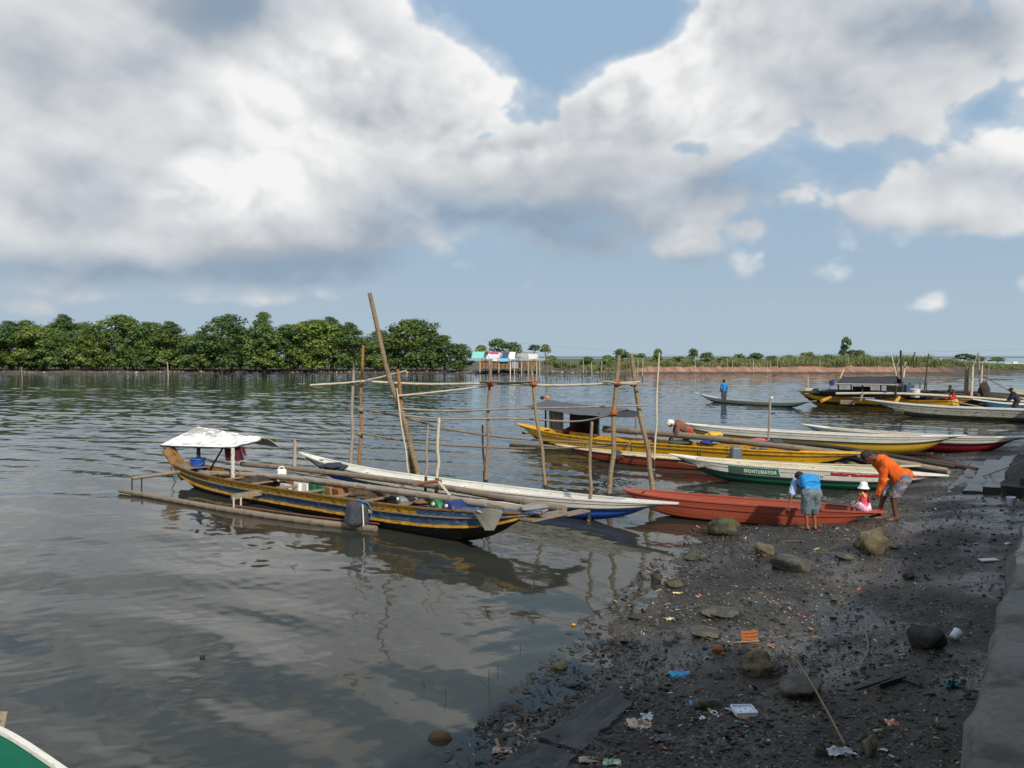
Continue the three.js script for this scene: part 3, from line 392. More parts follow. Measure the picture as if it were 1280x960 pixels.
// white hull far away at the river mouth, and the wire across the sky
{ const a = at(1256, 462, 330), t = thing('distant_boat', 'tiny white boat at the river mouth beyond the far point', 'boat', V(a.x, 0, a.z)); part(t, 'hull', tube([[0, 0.5, 0], [4, 0.35, 0], [9, 0.6, 0]], 0.5, 0.3, { rad: 6 }), M.white); part(t, 'cabin', box(2, 0.9, 1, 4, 1, 0, 0, 0, 0, 0.1), M.white); }
single('power_line', tube([at(600, 425, 215), at(860, 444.5, 222), at(1060, 442, 226), at(1400, 434, 232)], 0.018, 0.018, { rad: 4, seg: 60 }), flat('#5a6470'), 'thin overhead wire crossing the sky above the far bank', 'wire');
// ================= boats =================
function stuffTex(hex) { const a = rgb(hex), s = texSeed += 3; return new THREE.MeshStandardMaterial({ map: canvasTex(128, (u, v) => { const n = tn(u, v, 9, s, 4), m = tile(u * 60, v * 60, 60, s + 2); return a.map((k) => k * (0.6 + 0.7 * n + 0.25 * (m - 0.5))); }, [2, 2]), roughness: 0.95 }); }
// a hull by stations u (stern 0 .. bow 1) and girth v (keel 0 .. sheer 1), in a frame whose x runs from stern to bow
function hullForm({ L, B, free = 0.4, draft = 0.14, bow = 0.2, stern = 0.2, sharp = 2.6, full = 0.8, rake = 0.35, rakeS = rake, rise = 5, chine = 0.3, bilge = 0.74 }) {
  const ys = (u) => { const t = 2 * u - 1; return free + (t > 0 ? bow : stern) * Math.pow(Math.abs(t), 3.2); };
  const yk = (u) => { const t = Math.abs(2 * u - 1); return lerp(-draft, ys(u) - 0.05, Math.pow(t, rise)); };
  const bs = (u) => 0.012 + B * Math.pow(Math.max(0, 1 - Math.pow(Math.abs(2 * u - 1), sharp)), full);
  const wv = (v) => (v < chine ? bilge * Math.pow(v / chine, 0.55) : bilge + (1 - bilge) * (v - chine) / (1 - chine));
  const P = (u, v, s, off = 0) => { const t = 2 * u - 1, w = Math.max(0.001, bs(u) * wv(v) + off), y = lerp(yk(u), ys(u), v); const x = (u - 0.5) * L + (t > 0 ? rake : -rakeS) * Math.pow(Math.abs(t), 4) * (v - 0.5); return V(x, y, s * w); };
  return { L, B, ys, yk, bs, P };
}
const NU = 44;
// planking between two girths on one side, with thickness
function plank(F, s, v0, v1, { u0 = 0, u1 = 1, th = 0.025, off = 0, nv = 4, nu = NU } = {}) {
  const pos = [], uv = [], idx = [];
  const ring = (nv + 1) * 2;
  for (let i = 0; i <= nu; i++) { const u = lerp(u0, u1, i / nu); for (let j = 0; j <= nv; j++) { const v = lerp(v0, v1, j / nv), p = F.P(u, v, s, off); pos.push(p.x, p.y, p.z); uv.push(p.x, v); } for (let j = nv; j >= 0; j--) { const v = lerp(v0, v1, j / nv), p = F.P(u, v, s, off - th); pos.push(p.x, p.y, p.z); uv.push(p.x + 3, v); }
    if (i) for (let k = 0; k < ring; k++) { const a = (i - 1) * ring + k, b = (i - 1) * ring + (k + 1) % ring, c = a + ring, d = b + ring; s > 0 ? idx.push(a, c, b, b, c, d) : idx.push(a, b, c, b, d, c); } }
  const g = new THREE.BufferGeometry(); g.setAttribute('position', new THREE.Float32BufferAttribute(pos, 3)); g.setAttribute('uv', new THREE.Float32BufferAttribute(uv, 2)); g.setIndex(idx); return toCreasedNormals(g, 0.7);
}
// a rail of rectangular section following girth v
function rail(F, s, v, w, h, { u0 = 0, u1 = 1, off = 0, dy = 0, nu = NU } = {}) {
  const pos = [], uv = [], idx = []; for (let i = 0; i <= nu; i++) { const p = F.P(lerp(u0, u1, i / nu), v, s, off); for (const [dz, yy] of [[0, 0], [w, 0], [w, h], [0, h]]) { pos.push(p.x, p.y + yy + dy, p.z + s * (dz - w / 2)); uv.push(p.x, dz * 4 + yy * 4); } if (i) for (let k = 0; k < 4; k++) { const a = (i - 1) * 4 + k, b = (i - 1) * 4 + (k + 1) % 4; s > 0 ? idx.push(a, a + 4, b, b, a + 4, b + 4) : idx.push(a, b, a + 4, b, b + 4, a + 4); } }
  const e = nu * 4; idx.push(0, 1, 2, 0, 2, 3, e, e + 2, e + 1, e, e + 3, e + 2);
  const g = new THREE.BufferGeometry(); g.setAttribute('position', new THREE.Float32BufferAttribute(pos, 3)); g.setAttribute('uv', new THREE.Float32BufferAttribute(uv, 2)); g.setIndex(idx); return toCreasedNormals(g, 0.7);
}
// a deck or floor across the hull at girth v (or fixed height y)
function deck(F, u0, u1, v, th = 0.02, crownY = 0, y = null, nu = 24) {
  const rows = []; for (let i = 0; i <= nu; i++) { const u = lerp(u0, u1, i / nu), row = []; let vv = v; if (y !== null) vv = cl((y - F.yk(u)) / (F.ys(u) - F.yk(u)), 0.02, 0.98); const p = F.P(u, vv, 1, -0.03); for (let j = 0; j <= 6; j++) { const k = 1 - j / 3; row.push(V(p.x, p.y + crownY * (1 - k * k), p.z * k)); } rows.push(row); } return sheet(rows, -th);
}
const frame = (stern, bow) => ({ mid: stern.clone().add(bow).multiplyScalar(0.5), turn: Math.atan2(-(bow.z - stern.z), bow.x - stern.x), L: Math.hypot(bow.x - stern.x, bow.z - stern.z) });
function startBoat(name, label, category, stern, bow, y, group, pitch = 0) { const f = frame(stern, bow), t = thing(name, label, category, V(f.mid.x, y, f.mid.z), f.turn, group); t.rotation.order = 'YZX'; t.rotation.z = pitch; t.updateMatrixWorld(true); return [t, f.L]; }
function dugout(t, F, { low, side, inner, floor = inner, gun = side, split = 0.45, wale = null, y = 0.05, deckB = 0.12, deckS = 0.12, deckMat = gun, thwart = [0.28, 0.45, 0.62, 0.76], thMat = inner, gw = 0.05, gh = 0.03 }) {
  part(t, 'hull_bottom', [plank(F, 1, 0, split, { th: 0.02, nv: 8 }), plank(F, -1, 0, split, { th: 0.02, nv: 8 })], low);
  for (const s of [1, -1]) { part(t, 'side_plank', plank(F, s, split, 1, { off: 0.006, th: 0.024 }), side); part(t, 'gunwale', rail(F, s, 1, gw, gh, { off: -0.005 }), gun); part(t, 'inner_lining', plank(F, s, split, 0.985, { off: -0.024, th: 0.008, u0: 0.04, u1: 0.96 }), inner); part(t, 'plank_seam', rail(F, s, split + (1 - split) * 0.55, 0.012, 0.010, { off: 0.004, u0: 0.03, u1: 0.97 }), P.tar); if (wale) part(t, 'rubbing_strip', rail(F, s, split, 0.03, 0.035, { off: 0.018, dy: -0.017 }), wale); }
  part(t, 'floor_boards', deck(F, 0.10, 0.90, 0, 0.015, 0, y), floor);
  if (deckB) part(t, 'fore_deck', deck(F, 1 - deckB, 0.992, 0.97, 0.015, 0.02), deckMat); if (deckS) part(t, 'after_deck', deck(F, 0.008, deckS, 0.97, 0.015, 0.02), deckMat);
  for (const u of thwart) { const p = F.P(u, 0.86, 1, -0.03); part(t, 'thwart', box(0.17, 0.025, p.z * 2, p.x, p.y, 0, 0, 0, 0, 0.006), thMat); }
}
function handText(c, text, x, y, w, size, font) { c.save(); c.font = `bold ${size}px ${font}`; c.textBaseline = 'middle'; const f = rng(text.length * 91 + 7), tw = c.measureText(text).width, k = w / tw; let p = x; for (const ch of text) { const cw = c.measureText(ch).width * k; c.save(); c.translate(p + cw / 2, y + (f() - 0.5) * size * 0.10); c.rotate((f() - 0.5) * 0.12); c.scale(k * (0.94 + 0.1 * f()), 0.92 + 0.16 * f()); c.textAlign = 'center'; c.fillText(ch, 0, 0); c.restore(); p += cw; } c.restore(); }
function speck(c, w, h, col, n, seed) { const f = rng(seed); c.fillStyle = col; for (let i = 0; i < n; i++) { const r = 0.6 + 2.6 * f() * f(); c.fillRect(f() * w, f() * h, r * (1 + 2 * f()), r); } }
function lettering(t, F, s, u0, u1, v0, v1, w, h, draw, label, off = 0.012) { // flat paint on the hull side
  const cv = document.createElement('canvas'); cv.width = w; cv.height = h; const c = cv.getContext('2d'); draw(c, w, h); const tx = new THREE.CanvasTexture(cv); tx.colorSpace = THREE.SRGBColorSpace;
  const pos = [], uv = [], idx = [], n = 24; for (let i = 0; i <= n; i++) for (let j = 0; j <= 2; j++) { const p = F.P(lerp(u0, u1, i / n), lerp(v0, v1, j / 2), s, off); pos.push(p.x, p.y, p.z); uv.push(s > 0 === u0 < u1 ? i / n : i / n, j / 2); if (i && j) { const b = i * 3 + j, a = b - 3; idx.push(a - 1, b - 1, a, a, b - 1, b); } }
  const g = new THREE.BufferGeometry(); g.setAttribute('position', new THREE.Float32BufferAttribute(pos, 3)); g.setAttribute('uv', new THREE.Float32BufferAttribute(uv, 2)); g.setIndex(idx); g.computeVertexNormals(); part(t.children.find((c) => c.name === 'side_plank'), 'painted_lettering', g, new THREE.MeshStandardMaterial({ map: tx, roughness: 0.6, side: THREE.DoubleSide }), label);
}
const P = {
  oldAmber: paint('#8a6226', { wear: 0.8, to: '#3f3326', grime: '#2e2619' }), yellow: paint('#cf9a22', { wear: 0.6, to: '#6a4a2c', grime: '#4a3a20' }), yellowBright: paint('#e8ac0a', { wear: 0.30, to: '#7a5a20', grime: '#8a6a20' }), amber: paint('#cb8a1e', { wear: 0.45, to: '#4a3622', grime: '#3c2c1a' }), oldBlue: paint('#34527c', { wear: 0.75, to: '#6f7a80', grime: '#232a30' }), royal: paint('#2a55b4', { wear: 0.12, to: '#8a93a8' }), tar: paint('#23231f', { wear: 0.35, to: '#5a5a44', grime: '#141412' }),
  offWhite: paint('#dedbd0', { wear: 0.22, to: '#a09a88', grime: '#a8a294' }), cream: paint('#cfc3a2', { wear: 0.4, to: '#8d7a5c', grime: '#7a6d54' }), orangeRed: paint('#a04a33', { wear: 0.38, to: '#7d4a3a', grime: '#6e3526' }), brownRed: paint('#93402c', { wear: 0.4, to: '#6f5040', grime: '#5a3428' }), green: paint('#1c6450', { wear: 0.28, to: '#4f7a6c', grime: '#173c32' }), crimson: paint('#8a1622', { wear: 0.25, to: '#6b3a36', grime: '#5a1a1c' }), mustard: paint('#d6a92e', { wear: 0.22, to: '#8d7238', grime: '#8d7238' }), greyWhite: paint('#b9b5a6', { wear: 0.45, to: '#6d6a58', grime: '#4d4b3e' }), slime: paint('#5d5c3c', { wear: 0.6, to: '#33342a', grime: '#2a2b20' }), skyBlue: paint('#2b6a98', { wear: 0.4, to: '#6b8796' }), paleBlue: paint('#8fb3b5', { wear: 0.4, to: '#6b7d7d' }), nearGreen: paint('#0f6e55', { wear: 0.22, to: '#4d6a5a', grime: '#0c4a3a' }), bare: paint('#8a7a62', { wear: 0.5, to: '#5a4e40', grime: '#4a4236' }),
};
const rail2 = (a, b, r, mat, t, name = 'pole', o = {}) => wpart(t, name, tube([a, b], r, r, { rad: 7, ...o }), mat);

// --- the push-net boat in front: blue and yellow hull, one outrigger float, white sun sheet ---
{
  const st = V(-9.35, 0, -22.2), bw = V(0.42, 0, -14.05), [t, L] = startBoat('outrigger_boat', 'worn blue and yellow outrigger boat with a white sun sheet over its stern', 'boat', st, bw, 0.0, null, 0.016);
  const F = hullForm({ L, B: 0.56, free: 0.50, draft: 0.2, bow: 0.16, stern: 0.16, rake: 0.5, rise: 6, sharp: 3.2, full: 0.62, chine: 0.36 });
  part(t, 'hull_bottom', [plank(F, 1, 0, 0.52, { nv: 8 }), plank(F, -1, 0, 0.52, { nv: 8 })], P.tar);
  for (const s of [1, -1]) { part(t, 'side_plank', plank(F, s, 0.52, 0.79, { off: 0.006, u0: 0.20, u1: 1 }), P.oldBlue); part(t, 'side_plank', plank(F, s, 0.52, 0.79, { off: 0.006, u0: 0, u1: 0.2 }), P.slime); part(t, 'upper_strake', plank(F, s, 0.795, 1, { off: -0.01, u0: 0, u1: 0.2 }), P.oldAmber); part(t, 'upper_strake', plank(F, s, 0.795, 1, { off: -0.01, u0: 0.2, u1: 0.8 }), P.yellow); part(t, 'upper_strake', plank(F, s, 0.795, 1, { off: 0.004, u0: 0.8, u1: 1 }), P.oldBlue); part(t, 'inner_lining', plank(F, s, 0.4, 0.99, { off: -0.04, th: 0.008, u0: 0.03, u1: 0.9 }), P.oldAmber); part(t, 'rubbing_strip', rail(F, s, 0.52, 0.05, 0.045, { off: 0.03, dy: -0.02 }), P.yellow); part(t, 'rubbing_strip', rail(F, s, 0.79, 0.035, 0.025, { off: 0.02 }), P.bare); part(t, 'gunwale', rail(F, s, 1, 0.06, 0.03, { off: -0.01, u1: 0.97 }), P.oldAmber); }
  part(t, 'floor_boards', deck(F, 0.06, 0.92, 0, 0.02, 0, 0.12), P.bare); part(t, 'fore_deck', deck(F, 0.86, 0.992, 0.97, 0.02, 0.03), P.oldBlue); part(t, 'after_deck', deck(F, 0.008, 0.1, 0.97, 0.02, 0.03), P.bare);
  for (const u of [0.16, 0.24, 0.33, 0.42, 0.5, 0.58, 0.66, 0.74, 0.82]) { const p = F.P(u, 0.93, 1, -0.03); part(t, 'thwart', box(0.12, 0.04, p.z * 2, p.x, p.y, 0, 0, 0, 0, 0.008), P.bare); }
  wpart(t, 'stern_board', board(at(210, 561, 22.2), at(234, 597, 21.7), 0.34, 0.05, V(0.6, 0, 0.8)), P.oldAmber);
  // outrigger float, booms and their droppers
  const fl = [onY(150, 613, 0.06), onY(290, 638, 0.05), onY(380, 651, 0.05), onY(470, 661.5, 0.05)];
  wpart(t, 'outrigger_float', tube(fl, 0.062, 0.072, { rad: 10, node: 0.42, seg: 30 }), M.log); wpart(t, 'float_strip', tube(fl.slice(1).map((p) => p.clone().add(V(0.05, 0.09, -0.08))), 0.022, 0.018, { rad: 6 }), M.redWood);
  const boom = [[at(164, 598, 20.9), at(232, 589, 21.6), at(246, 587, 23)], [at(289, 621.5, 18.2), at(352, 611, 18.9), at(372, 605, 19.8)], [at(436, 644, 15.9), at(510, 630, 16.6), at(540, 618, 17.6)]];
  boom.forEach((b, i) => wpart(t, 'outrigger_boom', i === 1 ? [board(b[0], b[1], 0.09, 0.12), tube([b[1], b[2]], 0.05)] : tube(b, 0.05, 0.05, { rad: 8, wob: 0.15 }), i ? M.plank : M.log));
  for (const [p, y0, y1, d] of [[165, 597, 614, 20.85], [177, 597, 616, 20.6], [292, 622, 638.5, 18.05], [301, 622, 639, 17.95], [447, 642, 659, 16.05], [453, 641, 660, 16]]) wpart(t, 'dropper', tube([at(p, y0, d), at(p, y1, d)], 0.022, 0.022, { rad: 6 }), p < 200 ? M.bambooWet : M.bambooPale);
  // sun sheet on its frame
  const A = at(200, 556, 22.5), B = at(289, 558.5, 20.5), Cc = at(334, 547.5, 20.9), D = at(247, 533, 22.7);
  const ct = canvasTex(256, (u, v) => { const n = tn(u, v, 3, 700, 5), edge = ss(0.42, 0.7, tn(u, v, 14, 705, 4) + 0.35 * ss(0.55, 0, u) * ss(0.4, 1, 1 - v) - 0.1); return mix3([0.90, 0.90, 0.89].map((k) => k * (0.94 + 0.1 * n)), [0.55, 0.53, 0.50], edge * 0.75); });
  const can = wpart(t, 'sun_sheet', sheet(cloth(D, Cc, B, A, 14, 0.05, 0.035, 3), 0.01), new THREE.MeshStandardMaterial({ map: ct, roughness: 0.75 }));
  wpart(t, 'sun_sheet_back', sheet(cloth(D.clone().add(V(0, -0.01, -0.01)), Cc.clone().add(V(0, -0.012, -0.01)), Cc.clone().add(V(0.2, -0.3, -0.5)), D.clone().add(V(0.2, -0.35, -0.6)), 8, 0.03, 0.02, 8), 0.01), M.white);
  for (const [a, b] of [[A, B], [B, Cc], [D, A], [D, Cc]]) wpart(t, 'frame_rod', tube([a.clone().add(V(0, -0.035, 0)), b.clone().add(V(0, -0.035, 0))], 0.018, 0.018, { rad: 6 }), M.bambooWet);
  wpart(t, 'canopy_post', tube([at(291, 560, 20.4), at(291, 602, 20.3)], 0.05, 0.055, { rad: 8 }), P.greyWhite); wpart(t, 'canopy_post', tube([at(205, 559, 22.3), at(233, 596, 21.9)], 0.03, 0.04, { rad: 7 }), M.bambooWet); wpart(t, 'canopy_post', tube([at(278, 561, 21.2), at(262, 588, 21.6)], 0.025, 0.025, { rad: 6 }), M.black);
  wpart(t, 'net_post', tube([at(369, 549, 20.2), at(368, 590, 20)], 0.045, 0.05, { rad: 8, node: 0.3 }), M.bambooGrey); wpart(t, 'net_rod', tube([at(326, 547.5, 20.8), at(374, 550, 20.1)], 0.018, 0.014, { rad: 6 }), M.bambooGrey);
  wpart(t, 'cross_pole', tube([at(516, 607, 16.7), at(533, 603, 16.8), at(552, 601.5, 16.9)], 0.04, 0.04, { rad: 8, wob: 0.2 }), M.redWood); wpart(t, 'brace_pole', tube([at(549, 603, 16.8), at(564, 622, 16.4)], 0.035, 0.03, { rad: 7 }), M.bambooPale);
  wpart(t, 'bow_plank', board(at(657, 650, 13.9), at(706, 640, 14.7), 0.34, 0.03), M.plank); wpart(t, 'bow_plank', board(at(694, 646, 14.6), at(732, 638, 15.4), 0.22, 0.03), M.plank);
  wpart(t, 'engine_box', box(0.5, 0.28, 0.4, ...at(505, 627, 16.9).toArray(), 0, 0.6, 0, 0.03), M.rubber); 
  for (const [p, q] of [[372, 603], [395, 606], [414, 610], [300, 590], [322, 596]]) wpart(t, 'crutch', tube([at(p, q - 3, 19.2 - (p - 372) * 0.018), at(p, q + 20, 19.2 - (p - 372) * 0.018)], 0.03, 0.03, { rad: 6 }), M.plank);
  wpart(t, 'mooring_rope', tube([at(219, 575, 22.4), at(214, 588, 22.4), at(219, 602, 22.2), at(225, 612, 22)], 0.012, 0.012, { rad: 5 }), M.rubber);
}
// things aboard the front boat
single('bamboo_pole', tube([at(238, 590.5, 21.9), at(350, 596, 19.5), at(480, 612, 16.9), at(657, 637.5, 14.15)], 0.066, 0.074, { rad: 12, node: 0.5, seg: 40 }), M.bambooGrey, 'long thick bamboo pole lying along the near side of the blue outrigger boat', 'pole', null, 'net poles on the boats');
single('bamboo_pole', tube([at(302, 580, 20.9), at(360, 585, 19.9), at(540, 607, 17.3), at(706, 637, 14.85)], 0.062, 0.074, { rad: 12, node: 0.45, seg: 40 }), M.log, 'long dark pole on the far side of the blue outrigger boat, ending past its bow', 'pole', null, 'net poles on the boats');
{
  const b = at(247.5, 588, 21.7), k = thing('bucket', 'blue plastic bucket with a dark pipe under the white sun sheet', 'bucket', b); part(k, 'pail', new THREE.LatheGeometry([[0.001, 0], [0.15, 0], [0.165, 0.02], [0.195, 0.30], [0.21, 0.30], [0.21, 0.335], [0.185, 0.335], [0.16, 0.05], [0.001, 0.05]].map((p) => new THREE.Vector2(...p)), 20), M.blueBin); part(k, 'pipe', tube([[0.02, 0.1, 0], [0.02, 0.68, 0]], 0.055, 0.055, { rad: 8 }), M.navy); part(k, 'handle', tube([[-0.21, 0.31, 0], [-0.18, 0.2, 0.14], [0, 0.14, 0.2], [0.18, 0.2, 0.14], [0.21, 0.31, 0]], 0.008, 0.008, { rad: 5 }), M.steel);
}
{ const a = at(280, 559, 21), b = at(300, 558, 20.6), c = at(305, 575, 20.5), d = at(282, 575, 21); single('hanging_shirt', [sheet(cloth(a, b, c, d, 8, 0.04, 0.04, 4).map((r) => r.map((p, j) => p.clone().add(V(0, 0, 0.05 * Math.sin(j * 1.6))))), 0.012), sheet(cloth(b.clone().add(V(0.015, 0, 0)), at(305, 560, 20.5), at(308, 570, 20.45), at(303.5, 567, 20.5), 4, 0.02, 0.02, 5), 0.012)], flat('#4d1522', 0.9), 'dark red shirt hung to dry under the white sun sheet', 'shirt'); }
[[357, 613, '#b9b6b0', 0.2, 'white slatted crate aboard the blue outrigger boat'], [373, 611, '#d8d6d0', 0.14, 'bright white board standing among the crates'], [383, 612, '#e4e2dc', 0.12, 'narrow white board beside the black box'], [392, 613, '#1f5a3a', 0.16, 'dark green crate side between the red slats'], [404, 615, '#256b42', 0.17, 'green panel next to the brown cartons'], [414, 616, '#8a6f45', 0.2, 'tan carton leaning on the brown one'], [426, 618, '#8a5a2e', 0.24, 'brown plywood carton at the end of the row']].forEach(([p, y, hex, w, lab], i) => { const c = at(p, y, 19.3 - (p - 357) * 0.019), g = thing(i === 0 ? 'crate' : i > 4 ? 'carton' : 'board', lab, i === 0 ? 'crate' : i > 4 ? 'carton' : 'board', V(c.x, c.y - 0.18, c.z), 0.68); part(g, 'panel', box(w, 0.32, 0.30, 0, 0.18, 0, 0, 0, (i - 3) * 0.05, 0.012), flat(hex, 0.8)); part(g, 'batten', box(0.03, 0.34, 0.035, w / 2 + 0.02, 0.185, 0.14, 0, 0, (i - 3) * 0.05), i === 3 || i === 4 ? flat('#7a2c24') : M.bambooPale); });
{ const c = at(446, 645, 16.0), g = thing('engine_cover', 'black bagged engine tied with blue rope on the outrigger boom', 'engine', V(c.x, c.y - 0.22, c.z), 0.7); const l = new RoundedBoxGeometry(0.44, 0.46, 0.32, 5, 0.09), lp = l.attributes.position; for (let i = 0; i < lp.count; i++) { const y = lp.getY(i), k = 1 - 0.55 * Math.max(0, y + 0.02) + 0.12 * n2(lp.getX(i) * 6, y * 6); lp.setXYZ(i, lp.getX(i) * k, y + 0.05 * n2(lp.getX(i) * 5, lp.getZ(i) * 5 + 3), lp.getZ(i) * k); } l.computeVertexNormals(); l.translate(0, 0.26, 0); part(g, 'cover', l, stuffTex('#3a3e44')); part(g, 'rope', tube([[0.02, 0.55, 0], [0.2, 0.46, 0.1], [0.27, 0.3, 0.12], [0.26, 0.12, 0.06]], 0.016, 0.016, { rad: 6 }), M.ropeBlue); part(g, 'strap', box(0.02, 0.42, 0.02, 0.02, 0.27, 0.215, 0, 0, 0.05), M.white); }
for (const [a, b, d0, d1, r, m, lab] of [[305, 588, 20.6, 0, 0.02, 'bambooTan', 'thin bamboo rod nearest the near pole'], [330, 583, 20.4, 1, 0.018, 'bambooGrey', 'thin grey rod lying on the thwarts'], [395, 596, 19.0, 2, 0.022, 'bambooWet', 'dark rod beside the crates']]) single('fishing_rod', tube([at(a, b, d0), at(a + 90, b + 15 + d1 * 2, d0 - 1.6), at(a + 190, b + 36 + d1 * 2, d0 - 3.3)], r, r * 0.7, { rad: 6, node: 0.3 }), M[m], `${lab} on the outrigger boat`, 'rod');
for (const [px_, py_, d, rx, ry, rz, hex, lab] of [[470, 618, 17.3, 0.7, 0.12, 0.22, '#4a3d2c', 'brown heap of nets amidships in the outrigger boat'], [330, 600, 19.8, 0.6, 0.11, 0.22, '#3c342a', 'dark net pile between the white post and the crates'], [540, 627, 16.2, 0.42, 0.10, 0.2, '#6a5a40', 'tan net pile behind the green drum'], [625, 640, 14.6, 0.34, 0.07, 0.2, '#57503f', 'flat brown net on the bow deck']]) { const c = at(px_, py_, d), l = lump(rx, ry, rz, px_, 0.35, 2.2, 5); l.rotateY(0.68); l.translate(c.x, c.y, c.z); single('net_heap', l, stuffTex(hex), lab, 'net'); }
{ const c = at(352, 594, 19.6), t = thing('jerry_can', 'white plastic jerry can beside the crates', 'can', V(c.x, c.y - 0.15, c.z), 0.5); part(t, 'body', box(0.22, 0.3, 0.16, 0, 0.15, 0, 0, 0, 0, 0.03), M.white); part(t, 'handle', tube([[-0.07, 0.29, 0], [-0.05, 0.35, 0], [0.05, 0.35, 0], [0.07, 0.29, 0]], 0.013, 0.013, { rad: 6 }), M.white); part(t, 'cap', new THREE.CylinderGeometry(0.025, 0.025, 0.04, 10).translate(0.09, 0.32, 0), flat('#a02a22')); }
const drumG = (r, h) => new THREE.LatheGeometry([[0.001, 0], [r * 0.86, 0], [r, 0.04], [r, h * 0.3], [r * 1.04, h * 0.33], [r, h * 0.36], [r, h * 0.64], [r * 1.04, h * 0.67], [r, h * 0.7], [r, h - 0.04], [r * 0.86, h], [0.001, h]].map((p) => new THREE.Vector2(...p)), 22);
function lyingDrum(px, py, d, r, h, mat, label, turn) { const c = at(px, py, d), g = thing('drum', label, 'drum', V(c.x, c.y, c.z), turn); const k = drumG(r, h); k.rotateZ(Math.PI / 2); k.translate(h / 2, 0, 0); part(g, 'barrel', k, mat); const cp = new THREE.CylinderGeometry(0.035, 0.035, 0.03, 10); cp.rotateZ(Math.PI / 2); cp.translate(-h / 2 - 0.015, r * 0.5, 0); part(g, 'cap', cp, M.white); return g; }
lyingDrum(575, 636, 15.2, 0.19, 0.62, M.navy, 'navy blue plastic drum lying near the bow of the outrigger boat', 0.7); lyingDrum(551, 634, 15.7, 0.17, 0.34, M.greenPl, 'green plastic drum wedged behind the navy drum', 0.7); lyingDrum(512, 625.5, 16.5, 0.11, 0.5, flat('#6c6f70', 0.5), 'small grey fuel can lying on the front thwart', 0.5); lyingDrum(520, 625, 16.9, 0.09, 0.3, M.blueBin, 'small blue can beside the grey fuel can', 0.5);
{ const a = at(592, 641, 14.35), b = at(629, 640, 14.1), c = at(612, 663, 14.0); const rows = []; for (let i = 0; i <= 9; i++) { const row = []; for (let j = 0; j <= 12; j++) { const u = j / 12, v = i / 9, top = a.clone().lerp(b, u).add(V(0, 0.10 * Math.sin(u * Math.PI) * (1 - v), 0.10 * Math.sin(u * Math.PI))), p = top.lerp(c.clone().add(V((u - 0.5) * 0.16, 0, 0)), Math.pow(v, 0.85)); p.z += 0.018 * n2(u * 7, v * 2 + 3); row.push(p); } rows.push(row); } single('landing_net', sheet(rows, 0.006), new THREE.MeshPhysicalMaterial({ color: C('#8f8d80'), roughness: 0.9, transmission: 0.55, thickness: 0 }), 'pale mesh net bag hung over the bow of the blue outrigger boat', 'net'); }
{ const c = at(612, 640, 14.3), l = lump(0.18, 0.06, 0.16, 9, 0.3); l.translate(c.x, c.y, c.z); single('net_bundle', l, flat('#9a958a', 0.95), 'folded net bundle on the bow above the hanging net bag', 'net'); const d = at(667, 636, 14.25), k = lump(0.28, 0.10, 0.16, 14, 0.35, 1.8); k.rotateY(0.6); k.translate(d.x, d.y, d.z); single('wrapped_pole_end', k, flat('#7e7b74', 0.85), 'grey plastic wrapped tightly round the ends of the net poles', 'wrapping'); }
{ const c = at(610, 631, 14.9); single('white_sack', tube([at(590, 627, 15.6), at(618, 630, 15), at(655, 634, 14.5)], 0.07, 0.05, { rad: 10, wob: 0.4 }), flat('#c8c2b4', 0.9), 'pale rolled cloth lying between the two long net poles', 'cloth'); }

// --- blue and white slim boat just behind it ---
const slim = (name, label, sPx, bPx, o, mats, extra) => { const [t, L] = startBoat(name, label, 'boat', sPx, bPx, o.y || 0, o.group, o.pitch || 0); const F = hullForm({ L, ...o }); dugout(t, F, mats); if (extra) extra(t, F); return [t, F]; };
slim('slim_boat', 'slim white boat with a royal blue bottom behind the outrigger boat', V(-5.85, 0, -22.6), V(3.1, 0, -16.05), { B: 0.38, free: 0.42, draft: 0.1, bow: 0.14, stern: 0.34, rake: 0.55, rise: 4.5 }, { low: P.royal, side: P.offWhite, inner: P.offWhite, gun: P.offWhite, split: 0.60, deckB: 0.10, deckS: 0.07, thwart: [0.2, 0.36, 0.5, 0.64, 0.78], deckMat: P.offWhite, thMat: P.offWhite, wale: M.black, y: 0.12 });
{ const c = at(417, 584, 21.2), l = lump(0.3, 0.10, 0.2, 31, 0.3); l.translate(c.x, c.y + 0.02, c.z); single('dark_bundle', l, flat('#27303c', 0.9), 'dark cloth bundle in the stern of the slim blue and white boat', 'bundle'); }

